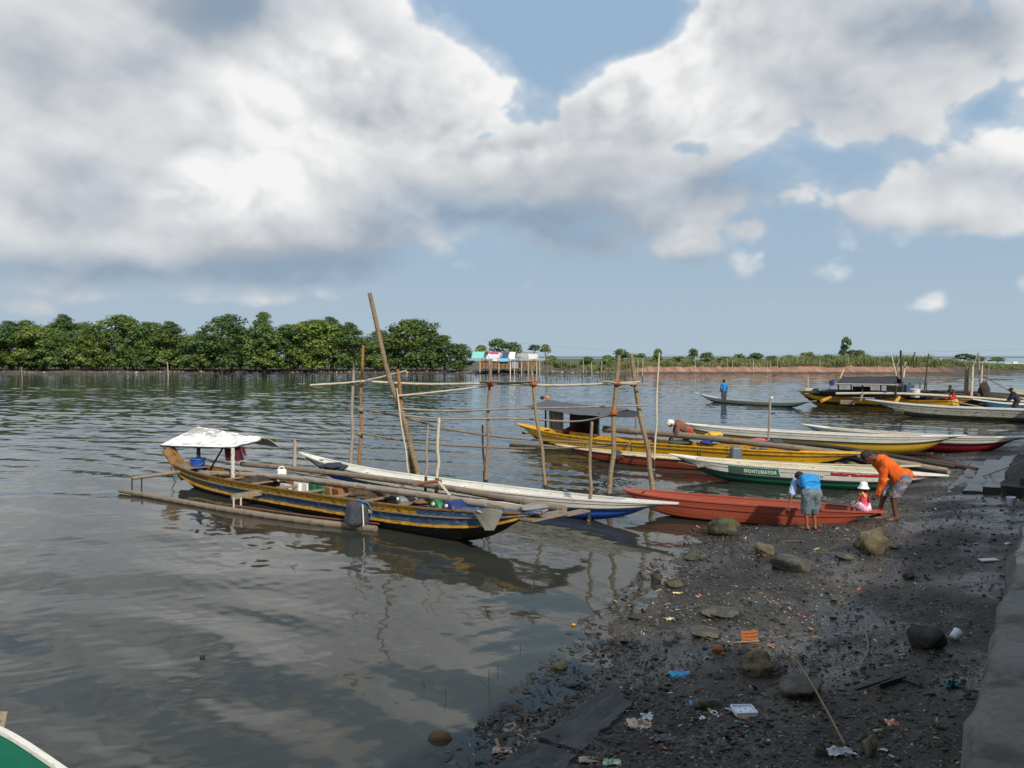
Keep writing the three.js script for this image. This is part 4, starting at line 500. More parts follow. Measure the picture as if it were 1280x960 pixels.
// --- yellow push-net boat with grey tent ---
{
  const st = onY(652, 557.5, 0), bw = onY(1072, 593, 0); st.z += 0.2;
  const [t, L] = startBoat('outrigger_boat', 'bright yellow outrigger boat with a grey tent canopy amid the slim boats', 'boat', st, bw, 0);
  const F = hullForm({ L, B: 0.56, free: 0.54, draft: 0.2, bow: 0.10, stern: 0.34, rake: 0.55, rise: 6, sharp: 3, full: 0.64, chine: 0.34 });
  part(t, 'hull_bottom', [plank(F, 1, 0, 0.46, { nv: 8 }), plank(F, -1, 0, 0.46, { nv: 8 })], P.tar);
  for (const s of [1, -1]) { part(t, 'side_plank', plank(F, s, 0.46, 0.84, { off: 0.006 }), P.yellowBright); part(t, 'upper_strake', plank(F, s, 0.85, 1, { off: -0.008 }), P.yellowBright); part(t, 'rubbing_strip', rail(F, s, 0.845, 0.03, 0.02, { off: 0.016, dy: -0.01 }), P.bare); part(t, 'inner_lining', plank(F, s, 0.4, 0.99, { off: -0.04, th: 0.008, u0: 0.03, u1: 0.95 }), P.yellow); part(t, 'gunwale', rail(F, s, 1, 0.06, 0.03, { off: -0.01 }), P.yellowBright); }
  part(t, 'floor_boards', deck(F, 0.06, 0.94, 0, 0.02, 0, 0.12), P.bare); part(t, 'fore_deck', deck(F, 0.86, 0.992, 0.97, 0.02, 0.03), P.yellowBright); part(t, 'after_deck', deck(F, 0.008, 0.1, 0.97, 0.02, 0.03), P.yellowBright);
  for (const u of [0.4, 0.5, 0.58, 0.66, 0.74, 0.82]) { const p = F.P(u, 0.93, 1, -0.03); part(t, 'thwart', box(0.12, 0.04, p.z * 2, p.x, p.y, 0, 0, 0, 0, 0.008), P.bare); }
  lettering(t, F, 1, 0.195, 0.265, 0.5, 0.78, 256, 64, (c, w, h) => { c.fillStyle = '#d39b0c'; c.fillRect(0, 0, w, h); c.fillStyle = '#4d3208'; handText(c, 'STELLA', 6, h / 2 + 3, w - 12, 56, 'serif'); speck(c, w, h, '#c08d14', 160, 3); }, 'dark lettering STELLA on the yellow side');
  lettering(t, F, 1, 0.60, 0.625, 0.5, 0.8, 64, 64, (c, w, h) => { c.fillStyle = '#d39b0c'; c.fillRect(0, 0, w, h); c.fillStyle = '#3a2a08'; c.font = 'bold 60px serif'; c.textBaseline = 'middle'; c.fillText('R', 8, h / 2 + 3); }, 'dark letter R on the yellow side');
  // outrigger logs near side
  wpart(t, 'outrigger_float', tube([onY(638, 557, 0.05), onY(720, 563.5, 0.05), onY(860, 578, 0.05), onY(990, 591, 0.06)], 0.09, 0.09, { rad: 9, node: 0.5, seg: 30 }), M.bambooWet); wpart(t, 'outrigger_float', tube([onY(642, 554.5, 0.14), onY(720, 560.5, 0.14), onY(860, 575, 0.12)], 0.06, 0.05, { rad: 8 }), M.log);
  wpart(t, 'outrigger_boom', tube([at(653, 541, 31.6), at(690, 539, 32.2), at(700, 538.5, 33)], 0.06, 0.05, { rad: 8 }), M.log); wpart(t, 'outrigger_boom', tube([at(785, 554, 27.6), at(818, 551, 28.4), at(830, 549, 29.4)], 0.06, 0.05, { rad: 8 }), M.log); wpart(t, 'outrigger_boom', tube([at(915, 566, 25.2), at(950, 561, 26), at(975, 557, 27)], 0.07, 0.05, { rad: 8 }), M.log);
  for (const [p, a, b, d] of [[786, 555, 572, 27.6], [791, 555, 572, 27.6], [921, 566, 586, 25.1]]) wpart(t, 'dropper', tube([at(p, a, d), at(p, b, d)], 0.02, 0.02, { rad: 6 }), M.bambooTan);
  // tent
  const R1 = at(684, 500, 32.2), R2 = at(783, 511.5, 29.2), N1 = at(657, 508, 31.4), N2 = at(750, 520.5, 28.4), B1 = at(716, 506, 32.9), B2 = at(800, 515, 30.1), E = at(797, 521, 28.9);
  const grey = new THREE.MeshStandardMaterial({ map: canvasTex(128, (u, v) => { const n = tn(u, v, 4, 640, 5), k = 0.29 + 0.08 * n; return [k * 0.98, k, k * 1.05]; }), roughness: 0.7 });
  wpart(t, 'tent_cloth', sheet(cloth(R1, R2, N2, N1, 12, 0.06, 0.02, 6), 0.012), grey); wpart(t, 'tent_cloth', sheet(cloth(R1.clone().add(V(0, -0.012, -0.012)), R2.clone().add(V(0, -0.012, -0.012)), B2, B1, 10, 0.06, 0.02, 7), 0.012), grey); wpart(t, 'tent_gable', sheet(cloth(R2.clone().add(V(0.012, -0.014, 0)), B2.clone().add(V(0.012, -0.012, 0)), E, N2.clone().add(V(0.014, -0.012, 0)), 6, 0.02, 0.01, 8), 0.012), flat('#2e3136', 0.8));
  for (const [p, a, b, d] of [[682, 506, 536, 31.4], [748, 516, 545, 28.9], [795, 520, 545, 28.9], [714, 508, 538, 32.6]]) wpart(t, 'tent_post', tube([at(p, a, d), at(p, b, d)], 0.035, 0.04, { rad: 7 }), p === 795 ? M.bambooTan : M.black);
  wpart(t, 'curtain', sheet(cloth(at(686, 512, 31), at(704, 513.5, 30.5), at(704, 545, 30.5), at(687, 543, 31), 10, 0, 0.01, 3).map((r) => r.map((p, j) => p.clone().add(V(0, 0, 0.04 * Math.sin(j * 1.9))))), 0.01), flat('#6f716c', 0.9), 'pale grey curtain'); wpart(t, 'curtain', sheet(cloth(at(712, 513, 31.5), at(748, 519, 30.2), at(747, 543, 30.2), at(712, 541, 31.5), 10, 0, 0.01, 4).map((r) => r.map((p, j) => p.clone().add(V(0, 0, 0.04 * Math.sin(j * 1.9))))), 0.01), M.black, 'dark curtain');
  wpart(t, 'seat_cushion', box(0.9, 0.35, 0.3, ...at(716, 538, 30.6).toArray(), 0, 0.7, 0.3, 0.08), flat('#5c1f1f', 0.8));
  const bl = new THREE.SphereGeometry(0.09, 12, 8), bp = at(684, 499, 32.1); bl.scale(1, 0.85, 1); bl.translate(bp.x, bp.y + 0.06, bp.z); wpart(t, 'net_buoy', bl, flat('#d07a1c', 0.5), 'orange buoy on the tent ridge'); const b2 = bl.clone(); b2.translate(-0.2, 0, 0); wpart(t, 'net_buoy', b2, M.black, 'black buoy on the tent ridge');
  { const a = at(938, 560, 25.8), b = at(980, 563, 25.5); const rows = []; for (let i = 0; i <= 6; i++) { const row = []; for (let j = 0; j <= 10; j++) { const u = j / 10, v = i / 6; const p = a.clone().lerp(b, u); p.y -= 0.34 * Math.sin(u * Math.PI) * v + 0.02; p.z += 0.03 * Math.sin(j * 2); row.push(p); } rows.push(row); } wpart(t, 'hanging_net', sheet(rows, 0.008), flat('#3a2a22', 0.95)); }
  wpart(t, 'outboard_motor', (() => { const g = new RoundedBoxGeometry(0.34, 0.5, 0.3, 3, 0.08), c = at(920, 567, 25.0); g.translate(c.x, c.y - 0.02, c.z); return g; })(), flat('#566068', 0.45));
}
single('net_log', tube([at(755, 536.5, 29.5), at(860, 545, 27.2), at(960, 556, 25.3), at(1060, 568, 24.1), at(1184, 588.5, 23.2)], 0.115, 0.085, { rad: 11, wob: 0.25, seg: 40 }), M.log, 'long grey log resting along the yellow outrigger boat and out over the beach', 'pole', null, 'net poles on the boats');
single('net_log', tube([at(965, 552, 27.6), at(1040, 558.5, 26.4), at(1110, 569, 25.2), at(1206, 586, 24)], 0.07, 0.06, { rad: 10, wob: 0.2, seg: 30 }), M.bambooWet, 'dark thin log behind the grey one past the yellow bow', 'pole', null, 'net poles on the boats');
// green net wrapped around the log ends
{ const n1 = tube([at(1040, 568, 24.7), at(1075, 571, 24.4), at(1110, 577, 24.1), at(1150, 583, 23.8)], 0.2, 0.1, { rad: 14, wob: 0.55, seg: 40 }); single('fishing_net', n1, new THREE.MeshStandardMaterial({ map: canvasTex(256, (u, v) => { const n = tn(u, v, 8, 50, 5), k = 0.2 + 0.16 * n; return [k * 0.95, k * 1.02, k * 0.8]; }), roughness: 0.95 }), 'dark green fishing net wrapped around the log ends past the yellow bow', 'net');
  const n2_ = tube([at(1032, 573, 24.5), at(1058, 577, 24.1), at(1075, 585, 23.8), at(1092, 590, 23.5)], 0.12, 0.18, { rad: 12, wob: 0.7, seg: 30 }); single('fishing_net', n2_, new THREE.MeshStandardMaterial({ map: canvasTex(128, (u, v) => { const n = tn(u, v, 8, 55, 4), k = 0.36 + 0.22 * n; return [k, k * 0.98, k * 0.84]; }), roughness: 0.95 }), 'pale grey net bundle drooping beside the yellow bow', 'net'); }
single('drift_log', tube([ground(1140, 586), ground(1170, 592), ground(1186, 593)].map((p) => p.add(V(0, 0.07, 0))), 0.07, 0.06, { rad: 8, wob: 0.3 }), M.log, 'brown log end lying on the beach behind the green bow', 'log'); single('drift_log', tube([ground(1160, 578), ground(1195, 585), ground(1222, 590)].map((p) => p.add(V(0, 0.07, 0))), 0.07, 0.06, { rad: 8, wob: 0.3 }), M.redWood, 'reddish log lying on the beach above the brown one', 'log');
// cargo on the yellow boat
[[893, 543, 26.9, '#c9a23a', 'yellow basin on the green tarpaulin of the yellow boat', 0.28], [893, 548, 26.8, '#2c6b43', 'green tarpaulin bundle aboard the yellow boat', 0.34], [883, 553, 26.6, '#22306e', 'dark blue bag under the log of the yellow boat', 0.2], [948, 551, 26.6, '#b25a6a', 'pink cloth laid on the yellow boat', 0.3], [970, 552, 26.3, '#3a3c42', 'black bundle beside the mast of the yellow boat', 0.24], [955, 561, 25.9, '#5d5f60', 'grey box on the forward thwart of the yellow boat', 0.16], [850, 553, 27.4, '#3f4a3a', 'mixed heap of nets behind the bending man', 0.42], [812, 548, 28.4, '#a8503a', 'reddish basin near the bending man', 0.2]].forEach(([p, y, d, hex, lab, r], i) => { const c = at(p, y, d), l = lump(r, 0.085, r * 0.6, 60 + i, i === 5 ? 0.05 : 0.25); l.translate(c.x, c.y, c.z); single('cargo_bundle', l, flat(hex, 0.85), lab, 'bundle'); });
{ const a = at(963, 497, 26.6), b = at(960, 553, 26.6), g = thing('bamboo_mast', 'thin grey mast with a small lamp standing on the yellow boat', 'mast', V(b.x, b.y - 0.35, b.z)); wpart(g, 'pole', tube([V(b.x, b.y - 0.35, b.z), a], 0.045, 0.035, { rad: 8, node: 0.35 }), M.bambooGrey); wpart(g, 'lamp', box(0.08, 0.06, 0.06, a.x + 0.05, a.y + 0.0, a.z, 0, 0, 0.4, 0.015), M.white); wpart(g, 'bracket', box(0.2, 0.05, 0.05, b.x + 0.13, at(963, 517, 26.6).y, b.z, 0, 0, 0.2, 0.01), M.black); }

// --- brown-red slim boat, lined in cream ---
slim('slim_boat', 'brick red slim boat with a cream lining between the yellow and green boats', onY(703, 574, 0), onY(1138, 600, 0.1), { B: 0.40, free: 0.30, draft: 0.1, bow: 0.2, stern: 0.18, rake: 0.5, rise: 4.2, full: 0.7 }, { low: P.brownRed, side: P.brownRed, inner: P.cream, gun: P.cream, split: 0.5, deckB: 0.05, deckS: 0.06, deckMat: P.cream, thMat: P.cream, gw: 0.09, thwart: [0.25, 0.5, 0.72], y: 0.12 }, (t, F) => { for (const s of [1, -1]) part(t, 'painted_strip', rail(F, s, 0.93, 0.02, 0.03, { off: 0.012 }), M.black); });
{ const c = at(772, 570, 25.9), g = thing('bag', 'dark grey bag with a red end in the brick red boat', 'bag', c, 0.3); const l = lump(0.18, 0.15, 0.13, 71, 0.2); l.translate(0, 0.03, 0); part(g, 'sack', l, flat('#33363c', 0.9)); const m = lump(0.07, 0.06, 0.07, 72, 0.2); m.translate(0.14, -0.03, 0.09); part(g, 'red_end', m, flat('#8c2222', 0.8)); }

// --- green and white lettered boat ---
slim('slim_boat', 'white and green slim boat lettered MONTEMAYOR with its bow on the beach', onY(846, 596, 0), onY(1172, 613, 0.12), { B: 0.46, free: 0.46, draft: 0.12, bow: 0.0, stern: 0.14, rake: 0.5, rise: 3.6, full: 0.72, y: 0.04 }, { low: P.green, side: P.offWhite, inner: P.cream, gun: P.offWhite, split: 0.54, deckB: 0.10, deckS: 0.10, deckMat: P.offWhite, wale: M.black, thwart: [0.24, 0.42, 0.6, 0.78], y: 0.10 }, (t, F) => {
  lettering(t, F, 1, 0.235, 0.44, 0.60, 0.93, 512, 96, (c, w, h) => { c.fillStyle = '#e2dfd4'; c.fillRect(0, 0, w, h); c.fillStyle = '#17704f'; c.beginPath(); c.moveTo(0, 0); c.lineTo(w * 0.97, 0); c.lineTo(w, h); c.lineTo(0, h); c.fill(); c.fillStyle = '#efeee6'; handText(c, 'MONTEMAYOR', w * 0.30, h / 2 + 4, w * 0.64, 72, 'sans-serif'); speck(c, w, h, '#2a7a5c', 130, 4); speck(c, w, h, '#b9b8aa', 110, 5); }, 'green panel lettered MONTEMAYOR in white');
  lettering(t, F, 1, 0.575, 0.605, 0.62, 0.82, 64, 48, (c, w, h) => { c.fillStyle = '#dedbd0'; c.fillRect(0, 0, w, h); c.fillStyle = '#3f5a50'; handText(c, 'CN', 3, h / 2 + 2, w - 6, 40, 'sans-serif'); }, 'small dark letters CN');
  for (const [a, b] of [[0.63, 0.86], [0.9, 0.97]]) part(t, 'painted_strip', plank(F, 1, 0.80, 0.95, { u0: a, u1: b, off: 0.011, th: 0.004, nu: 16 }), paint('#b3232b', { wear: 0.7, to: '#dcd4c8', grime: '#c96a66' }));
});
{ const c = at(862, 580.5, 22.7); single('oar', [tube([at(848, 578, 23), at(872, 583, 22.3)], 0.02, 0.02, { rad: 6 }), sheet(cloth(at(870, 580, 22.5), at(888, 578, 22.6), at(886, 581, 22.2), at(872, 584, 22.2), 4, 0, 0.01, 2), 0.02)], M.plank, 'weathered wooden oar lying in the green boat stern', 'oar'); const d = at(920, 590, 21.5), l = lump(0.2, 0.09, 0.15, 77, 0.2); l.translate(d.x, d.y, d.z); single('dark_bundle', l, flat('#26282c', 0.9), 'round black bundle lying above the lettered panel', 'bundle'); }

// --- orange-red boat in front, where the children are ---
const [redBoat, redF] = slim('slim_boat', 'plain orange red boat with the child sitting in its end', V(2.62, 0, -18.05), V(7.15, 0, -15.65), { B: 0.40, free: 0.40, draft: 0.07, bow: 0.02, stern: 0.06, rake: 0.45, rakeS: 0.2, rise: 4.4, full: 0.5, sharp: 3.6, y: 0.03, pitch: 0.006, chine: 0.2, bilge: 0.8 }, { low: P.orangeRed, side: P.orangeRed, inner: P.orangeRed, gun: P.orangeRed, split: 0.35, deckB: 0.06, deckS: 0.08, deckMat: P.orangeRed, thMat: P.orangeRed, thwart: [0.3, 0.5, 0.68], y: 0.08 }, (t, F) => { for (const s of [1, -1]) part(t, 'rubbing_strip', rail(F, s, 0.72, 0.022, 0.03, { off: 0.015 }), P.brownRed); });

// --- white and mustard boat, white and crimson boat ---
slim('slim_boat', 'long white boat with a mustard yellow bottom and raised bow', onY(850, 552, 0), onY(1196, 572, 0.05), { B: 0.42, free: 0.58, draft: 0.1, bow: 0.18, stern: 0.14, rake: 0.55, rise: 5, full: 0.62, y: 0.06 }, { low: P.mustard, side: P.offWhite, inner: P.offWhite, gun: P.offWhite, split: 0.64, deckMat: P.offWhite, wale: M.black, y: 0.12 });
slim('slim_boat', 'white boat with a crimson bottom, its bow run up beside the mustard one', onY(1010, 553, 0), onY(1278, 569, 0.1), { B: 0.42, free: 0.50, draft: 0.1, bow: 0.18, stern: 0.14, rake: 0.6, rise: 4.6, full: 0.64, y: 0.08 }, { low: P.crimson, side: P.offWhite, inner: P.cream, gun: P.offWhite, split: 0.64, deckMat: P.offWhite, wale: M.black, y: 0.12 });
// --- weathered grey-white boat at the far end of the beach ---
slim('slim_boat', 'weathered grey white boat with a slimy bottom below the moored fleet', onY(1090, 519, 0), V(32.5, 0, -39.5), { B: 0.5, free: 0.62, draft: 0.12, bow: 0.3, stern: 0.30, rake: 0.8, rise: 5, full: 0.7 }, { low: P.slime, side: P.greyWhite, inner: P.greyWhite, gun: P.offWhite, split: 0.42, deckMat: P.greyWhite, wale: M.black, y: 0.15, gw: 0.08, gh: 0.06 });
{ const c = at(1122, 514.5, 45.5), l = lump(0.4, 0.14, 0.25, 81, 0.3); l.translate(c.x, c.y, c.z); single('net_bundle', l, flat('#3b3c36', 0.95), 'dark net heap in the stern of the weathered grey boat', 'net'); }
// --- far slim boat being poled ---
slim('slim_boat', 'far white and blue slim boat with a man in a blue shirt standing in it', onY(873, 501.5, 0), onY(1014, 511, 0), { B: 0.42, free: 0.26, draft: 0.1, bow: 0.28, stern: 0.42, rake: 0.8, rise: 4, full: 0.72 }, { low: P.skyBlue, side: P.cream, inner: P.paleBlue, gun: P.offWhite, split: 0.5, deckMat: P.paleBlue, deckS: 0.2, y: 0.08 });
single('mooring_line', tube([at(978, 505.5, 56), at(990, 502, 56), at(1001, 498, 56)], 0.03, 0.03, { rad: 5 }), M.rope, 'line tied from the far slim boat to the amber outrigger boat', 'rope');

// --- far amber outrigger boats ---
function farBanca(st, bw, label, o = {}) {
  const [t, L] = startBoat('outrigger_boat', label, 'boat', st, bw, 0, null), F = hullForm({ L, B: 0.6, free: 0.62, draft: 0.2, bow: 0.3, stern: 0.42, rake: 0.5, rise: 7, sharp: 3.4, full: 0.6 });
  part(t, 'hull_bottom', [plank(F, 1, 0, 0.42), plank(F, -1, 0, 0.42)], o.low || P.yellow); for (const s of [1, -1]) { part(t, 'side_plank', plank(F, s, 0.43, 0.64, { off: 0.006 }), o.mid || P.tar); part(t, 'upper_strake', plank(F, s, 0.66, 1, { off: 0 }), o.top || P.yellowBright); part(t, 'rubbing_strip', rail(F, s, 0.65, 0.05, 0.05, { off: 0.03, dy: -0.03 }), P.tar); part(t, 'rubbing_strip', rail(F, s, 0.42, 0.05, 0.05, { off: 0.03, dy: -0.03 }), P.tar); part(t, 'gunwale', rail(F, s, 1, 0.07, 0.04), P.amber); }
  part(t, 'floor_boards', deck(F, 0.05, 0.95, 0, 0.02, 0, 0.2), P.bare); part(t, 'fore_deck', deck(F, 0.86, 0.99, 0.97), P.bare); part(t, 'after_deck', deck(F, 0.01, 0.12, 0.97), P.bare); return [t, F];
}
{
  const [t] = farBanca(onY(1001, 506.5, 0), onY(1215, 517, 0), 'amber and black outrigger boat with a dark gabled canopy on the far side');
  const q = (px, py, d) => at(px, py, d), dk = new THREE.MeshStandardMaterial({ map: canvasTex(128, (u, v) => { const k = 0.13 + 0.08 * tn(u, v, 5, 888, 4); return [k, k * 1.02, k * 1.08]; }), roughness: 0.75 });
  const r1 = q(1052, 471, 55.5), r2 = q(1121, 470, 53), n1 = q(1045, 479, 53.6), n2 = q(1121, 480, 51), b1 = q(1062, 478, 57.2), b2 = q(1130, 479, 54.6);
  wpart(t, 'canopy_cloth', sheet(cloth(r1, r2, n2, n1, 8, 0.08, 0.03, 3), 0.03), dk); wpart(t, 'canopy_cloth', sheet(cloth(r1.clone().add(V(0, -0.03, -0.03)), r2.clone().add(V(0, -0.03, -0.03)), b2, b1, 8, 0.08, 0.03, 5), 0.03), dk);
  wpart(t, 'canopy_edge', tube([n1.clone().add(V(0, -0.05, 0)), n2.clone().add(V(0, -0.05, 0))], 0.04, 0.04, { rad: 6 }), M.bambooPale);
  for (const [p, d] of [[1048, 54], [1078, 52.6], [1101, 52], [1120, 51.4], [1064, 56], [1128, 54]]) wpart(t, 'canopy_post', tube([q(p, 477, d), q(p, 497, d)], 0.05, 0.05, { rad: 6 }), M.bambooWet);
  wpart(t, 'cabin_side', board(q(1066, 486.5, 55), q(1088, 487, 54.2), 0.05, 0.4), M.black); wpart(t, 'cabin_side', board(q(1108, 486, 53.4), q(1128, 486.5, 52.8), 0.05, 0.42), M.black); wpart(t, 'stowed_nets', (() => { const l = lump(3.4, 0.24, 0.3, 91, 0.25, 2), c = q(1075, 492, 54); l.rotateY(-0.5); l.translate(c.x, c.y, c.z); return l; })(), M.black);
  wpart(t, 'outrigger_boom', tube([q(1027, 501, 52.5), q(1038, 497, 54)], 0.12, 0.10, { rad: 8 }), P.yellow); wpart(t, 'outrigger_boom', tube([q(1119, 503, 48.5), q(1124, 497, 50)], 0.12, 0.10, { rad: 8 }), P.yellow); wpart(t, 'outrigger_boom', tube([q(1076, 500, 50), q(1078, 492, 52)], 0.08, 0.08, { rad: 8 }), M.log);
  wpart(t, 'fender', box(0.9, 0.3, 0.15, ...q(1059, 503, 52.4).toArray(), 0, -0.5, 0, 0.05), M.plank);
  wpart(t, 'stern_box', box(0.7, 0.4, 0.5, ...q(1013, 489, 57).toArray(), 0, -0.4, 0, 0.04), P.cream); wpart(t, 'stern_box', box(0.35, 0.45, 0.5, ...q(1020, 489.5, 56.6).toArray(), 0, -0.4, 0, 0.04), M.black);
  wpart(t, 'stern_pole', tube([q(1010, 469, 57), q(1010, 490, 57)], 0.03, 0.03, { rad: 6 }), M.bambooPale); wpart(t, 'flag', sheet(cloth(q(1036, 476, 55), q(1044, 475, 54.8), q(1042, 481, 54.8), q(1037, 482, 55), 4, 0.05, 0.05, 2), 0.02), flat('#2a4580', 0.9)); wpart(t, 'flag_pole', tube([q(1037, 475, 55), q(1037, 494, 55)], 0.03, 0.03, { rad: 6 }), M.bambooGrey);
}
{
  const [t] = farBanca(onY(1085, 503.5, 0), onY(1262, 512, 0), 'second amber outrigger boat with a small grey awning behind the gabled one', { top: P.amber });
  const n1 = at(1122, 478, 58), n2 = at(1160, 478.5, 57), r1 = at(1126, 472.5, 59.5), r2 = at(1152, 472.5, 58.5); wpart(t, 'awning', sheet(cloth(r1, r2, n2, n1, 6, 0.05, 0.02, 2), 0.03), flat('#4d5555', 0.7)); for (const [p, d] of [[1124, 58.2], [1137, 58], [1158, 57.4], [1150, 58.6]]) wpart(t, 'awning_post', tube([at(p, 478, d), at(p, 496, d)], 0.04, 0.04, { rad: 6 }), M.bambooWet);
  wpart(t, 'blue_crate', box(0.6, 0.6, 0.5, ...at(1136, 486, 57.6).toArray(), 0, 0, 0, 0.05), flat('#23456a')); wpart(t, 'deck_gear', (() => { const l = lump(2.4, 0.3, 0.4, 97, 0.3, 2), c = at(1180, 497, 54); l.rotateY(-0.5); l.translate(c.x, c.y, c.z); return l; })(), M.black); wpart(t, 'deck_gear', (() => { const l = lump(2.4, 0.4, 0.5, 98, 0.3, 2), c = at(1222, 501, 51); l.rotateY(-0.5); l.translate(c.x, c.y, c.z); return l; })(), flat('#3f382c', 0.95));
}
slim('slim_boat', 'bright blue boat with a white rim between the amber boats and the quay', onY(1222, 518.5, 0), V(36, 0, -46.5), { B: 0.5, free: 0.62, draft: 0.1, bow: 0.2, stern: 0.3, rake: 0.6 }, { low: P.skyBlue, side: P.skyBlue, inner: P.paleBlue, gun: P.offWhite, split: 0.45, deckMat: P.paleBlue, y: 0.15, gw: 0.1, gh: 0.08 });
single('net_pole', tube([at(1045, 492, 53.2), at(1120, 492, 51.5), at(1200, 496, 50), at(1290, 503, 48.5)], 0.09, 0.08, { rad: 8, seg: 30 }), M.bambooPale, 'pale bamboo pole running the whole length of the amber boats', 'pole'); single('net_pole', tube([at(1150, 489, 53.5), at(1220, 490.5, 52), at(1296, 496, 50.5)], 0.09, 0.08, { rad: 8, seg: 20 }), M.bambooWet, 'dark bamboo pole behind the pale one on the amber boats', 'pole'); single('net_pole', tube([at(1185, 501, 48.8), at(1222, 508, 46.5), at(1254, 515, 44.8)], 0.045, 0.04, { rad: 6 }), M.bambooPale, 'thin slanting pole below the man in red shorts', 'pole');
for (const [a, b, c, d, de, r, m, lab] of [[1126, 438, 1127, 490, 53, 0.07, 'bambooWet', 'dark upright pole beside the gabled canopy'], [1121, 472, 1114, 443, 55, 0.06, 'bambooPale', 'pale leaning pole left of the dark upright one'], [1119, 466, 1125, 447, 55.1, 0.05, 'bambooGrey', 'short grey pole crossing the pale leaning one'], [1129, 472, 1132, 452, 54.5, 0.08, 'bambooPale', 'thick white pole near the small awning'], [1139, 454, 1144, 440, 54, 0.05, 'bambooWet', 'dark forked pole top above the small awning'], [1155, 492, 1161, 442, 54.5, 0.05, 'bambooWet', 'thin tall pole at the end of the small awning'], [1208, 495, 1209, 458, 51, 0.16, 'bambooTan', 'thick tan post wound with netting'], [1214, 496, 1216, 458, 50.6, 0.09, 'bambooPale', 'white post next to the tan netting post'], [1216, 458, 1223, 441, 50.6, 0.05, 'bambooGrey', 'slanting spar meeting the top of the thin post'], [1223, 441, 1225, 492, 50.8, 0.05, 'bambooGrey', 'thin post under the slanting spar'], [1225, 494, 1228, 456, 50.4, 0.06, 'bambooPale', 'slim white post beside the thin one'], [1231, 492, 1237, 454, 50.2, 0.05, 'bambooTan', 'leaning bamboo post nearest the stay rope'], [1050, 473, 1055, 461, 54, 0.06, 'bambooPale', 'white painted stub on the gabled canopy']]) single('boat_pole', tube([at(a, b, de), at(c, d, de)], r, r * 0.8, { rad: 7, node: m.startsWith('bamboo') ? 0.6 : 0 }), M[m], lab, 'pole', null, 'poles on the amber boats');
single('stay_rope', tube([at(1229, 470, 50.5), at(1250, 482, 50), at(1272, 494, 49.5)], 0.025, 0.025, { rad: 5 }), M.rubber, 'dark stay rope slanting down from the poles', 'rope'); 
{ const c = at(1230, 486, 50.2), l = lump(0.28, 0.5, 0.2, 99, 0.4, 2); l.translate(c.x, c.y - 0.1, c.z); single('net_bundle', l, flat('#3a2f2c', 0.95), 'dark red brown net hanging between the boat poles', 'net'); const d = at(1144, 492, 51.8), k = thing('plastic_chair', 'white plastic tub standing on the amber boat', 'tub', V(d.x, d.y - 0.25, d.z)); part(k, 'tub', new THREE.LatheGeometry([[0.001, 0], [0.26, 0], [0.3, 0.5], [0.33, 0.52], [0.30, 0.54], [0.24, 0.06], [0.001, 0.06]].map((p) => new THREE.Vector2(...p)), 14), M.white); part(k, 'rim', new THREE.TorusGeometry(0.32, 0.025, 6, 18).rotateX(Math.PI / 2).translate(0, 0.53, 0), M.white); k.name = 'plastic_tub'; const e = at(1194, 505, 48.9), l2 = lump(0.22, 0.28, 0.2, 102, 0.25); l2.translate(e.x, e.y, e.z); single('yellow_float', l2, flat('#c9971a', 0.6), 'yellow float hanging at the amber boat side below the man', 'float'); }
slim('slim_boat', 'far pale canoe drifting behind the boat poles', onY(1258, 494, 0), onY(1330, 493.5, 0), { B: 0.4, free: 0.35, draft: 0.1, bow: 0.3, stern: 0.3 }, { low: P.cream, side: P.cream, inner: P.cream, gun: P.cream, y: 0.1 });
// --- near green boat whose end shows at the foot of the quay ---
slim('slim_boat', 'green inside of a boat moored close under the quay', V(-4.46, 0, -5.80), V(-0.18, 0, -2.52), { B: 0.5, free: 0.66, draft: 0.15, bow: 0.2, stern: 0.02, sharp: 9, full: 0.3, rise: 14, rake: 0.2 }, { low: P.tar, side: P.nearGreen, inner: P.nearGreen, gun: P.offWhite, floor: P.bare, split: 0.3, deckB: 0, deckS: 0, thwart: [0.5, 0.7], thMat: P.amber, y: 0.3, gw: 0.045, gh: 0.03 }, (t) => { wpart(t, 'stern_post', board(at(-10, 930, 6.2), at(-2, 890, 6.35), 0.12, 0.04, V(0.6, 0, 0.8)), P.bare); });
// ================= bamboo mooring frame =================
const bam = (name, pts, r0, r1, mat, label, cat = 'pole', group, o = {}) => single(name, tube(pts, r0, r1, { rad: 9, node: 0.34, seg: 16, ...o }), mat, label, cat, null, group);
// uprights: px/py of foot (at depth) and of top; the foot goes on into the mud
function upright(fx, fy, d, tx, ty, dt, r, mat, label, group, bend = 0) {
  const f = at(fx, fy, d), t = at(tx, ty, dt), dir = t.clone().sub(f).normalize(), k = f.y + 0.5, low = f.clone().addScaledVector(dir, -k / Math.max(0.4, dir.y)), wetTop = low.clone().lerp(t, cl((0.32 - low.y) / (t.y - low.y))), mid = f.clone().lerp(t, 0.55).add(V(bend, 0, 0));
  const g = thing('mooring_pole', label, 'pole', V(low.x, low.y, low.z), 0, group); const c = new THREE.CatmullRomCurve3([low, f.clone().lerp(t, 0.2), mid, t]);
  wpart(g, 'stem', tube([low, f.clone().lerp(t, 0.2), f.clone().lerp(mid, 0.6).add(V(r * 0.45, 0, 0)), mid.clone().add(V(-r * 0.3, 0, 0)), t], r * 0.76, r * 0.56, { rad: 10, node: 0.33, seg: 22, nodeAmp: 0.16 }), mat);
  const cut = cl((0.28 - low.y) / (t.y - low.y)); wpart(g, 'wet_foot', tube([c.getPoint(0), c.getPoint(cut * 0.5), c.getPoint(cut)], r * 0.82, r * 0.80, { rad: 10 }), M.bambooWet, 'dark wet algae on the foot');
  return [low, t];
}
const G = 'uprights of the bamboo mooring frame';
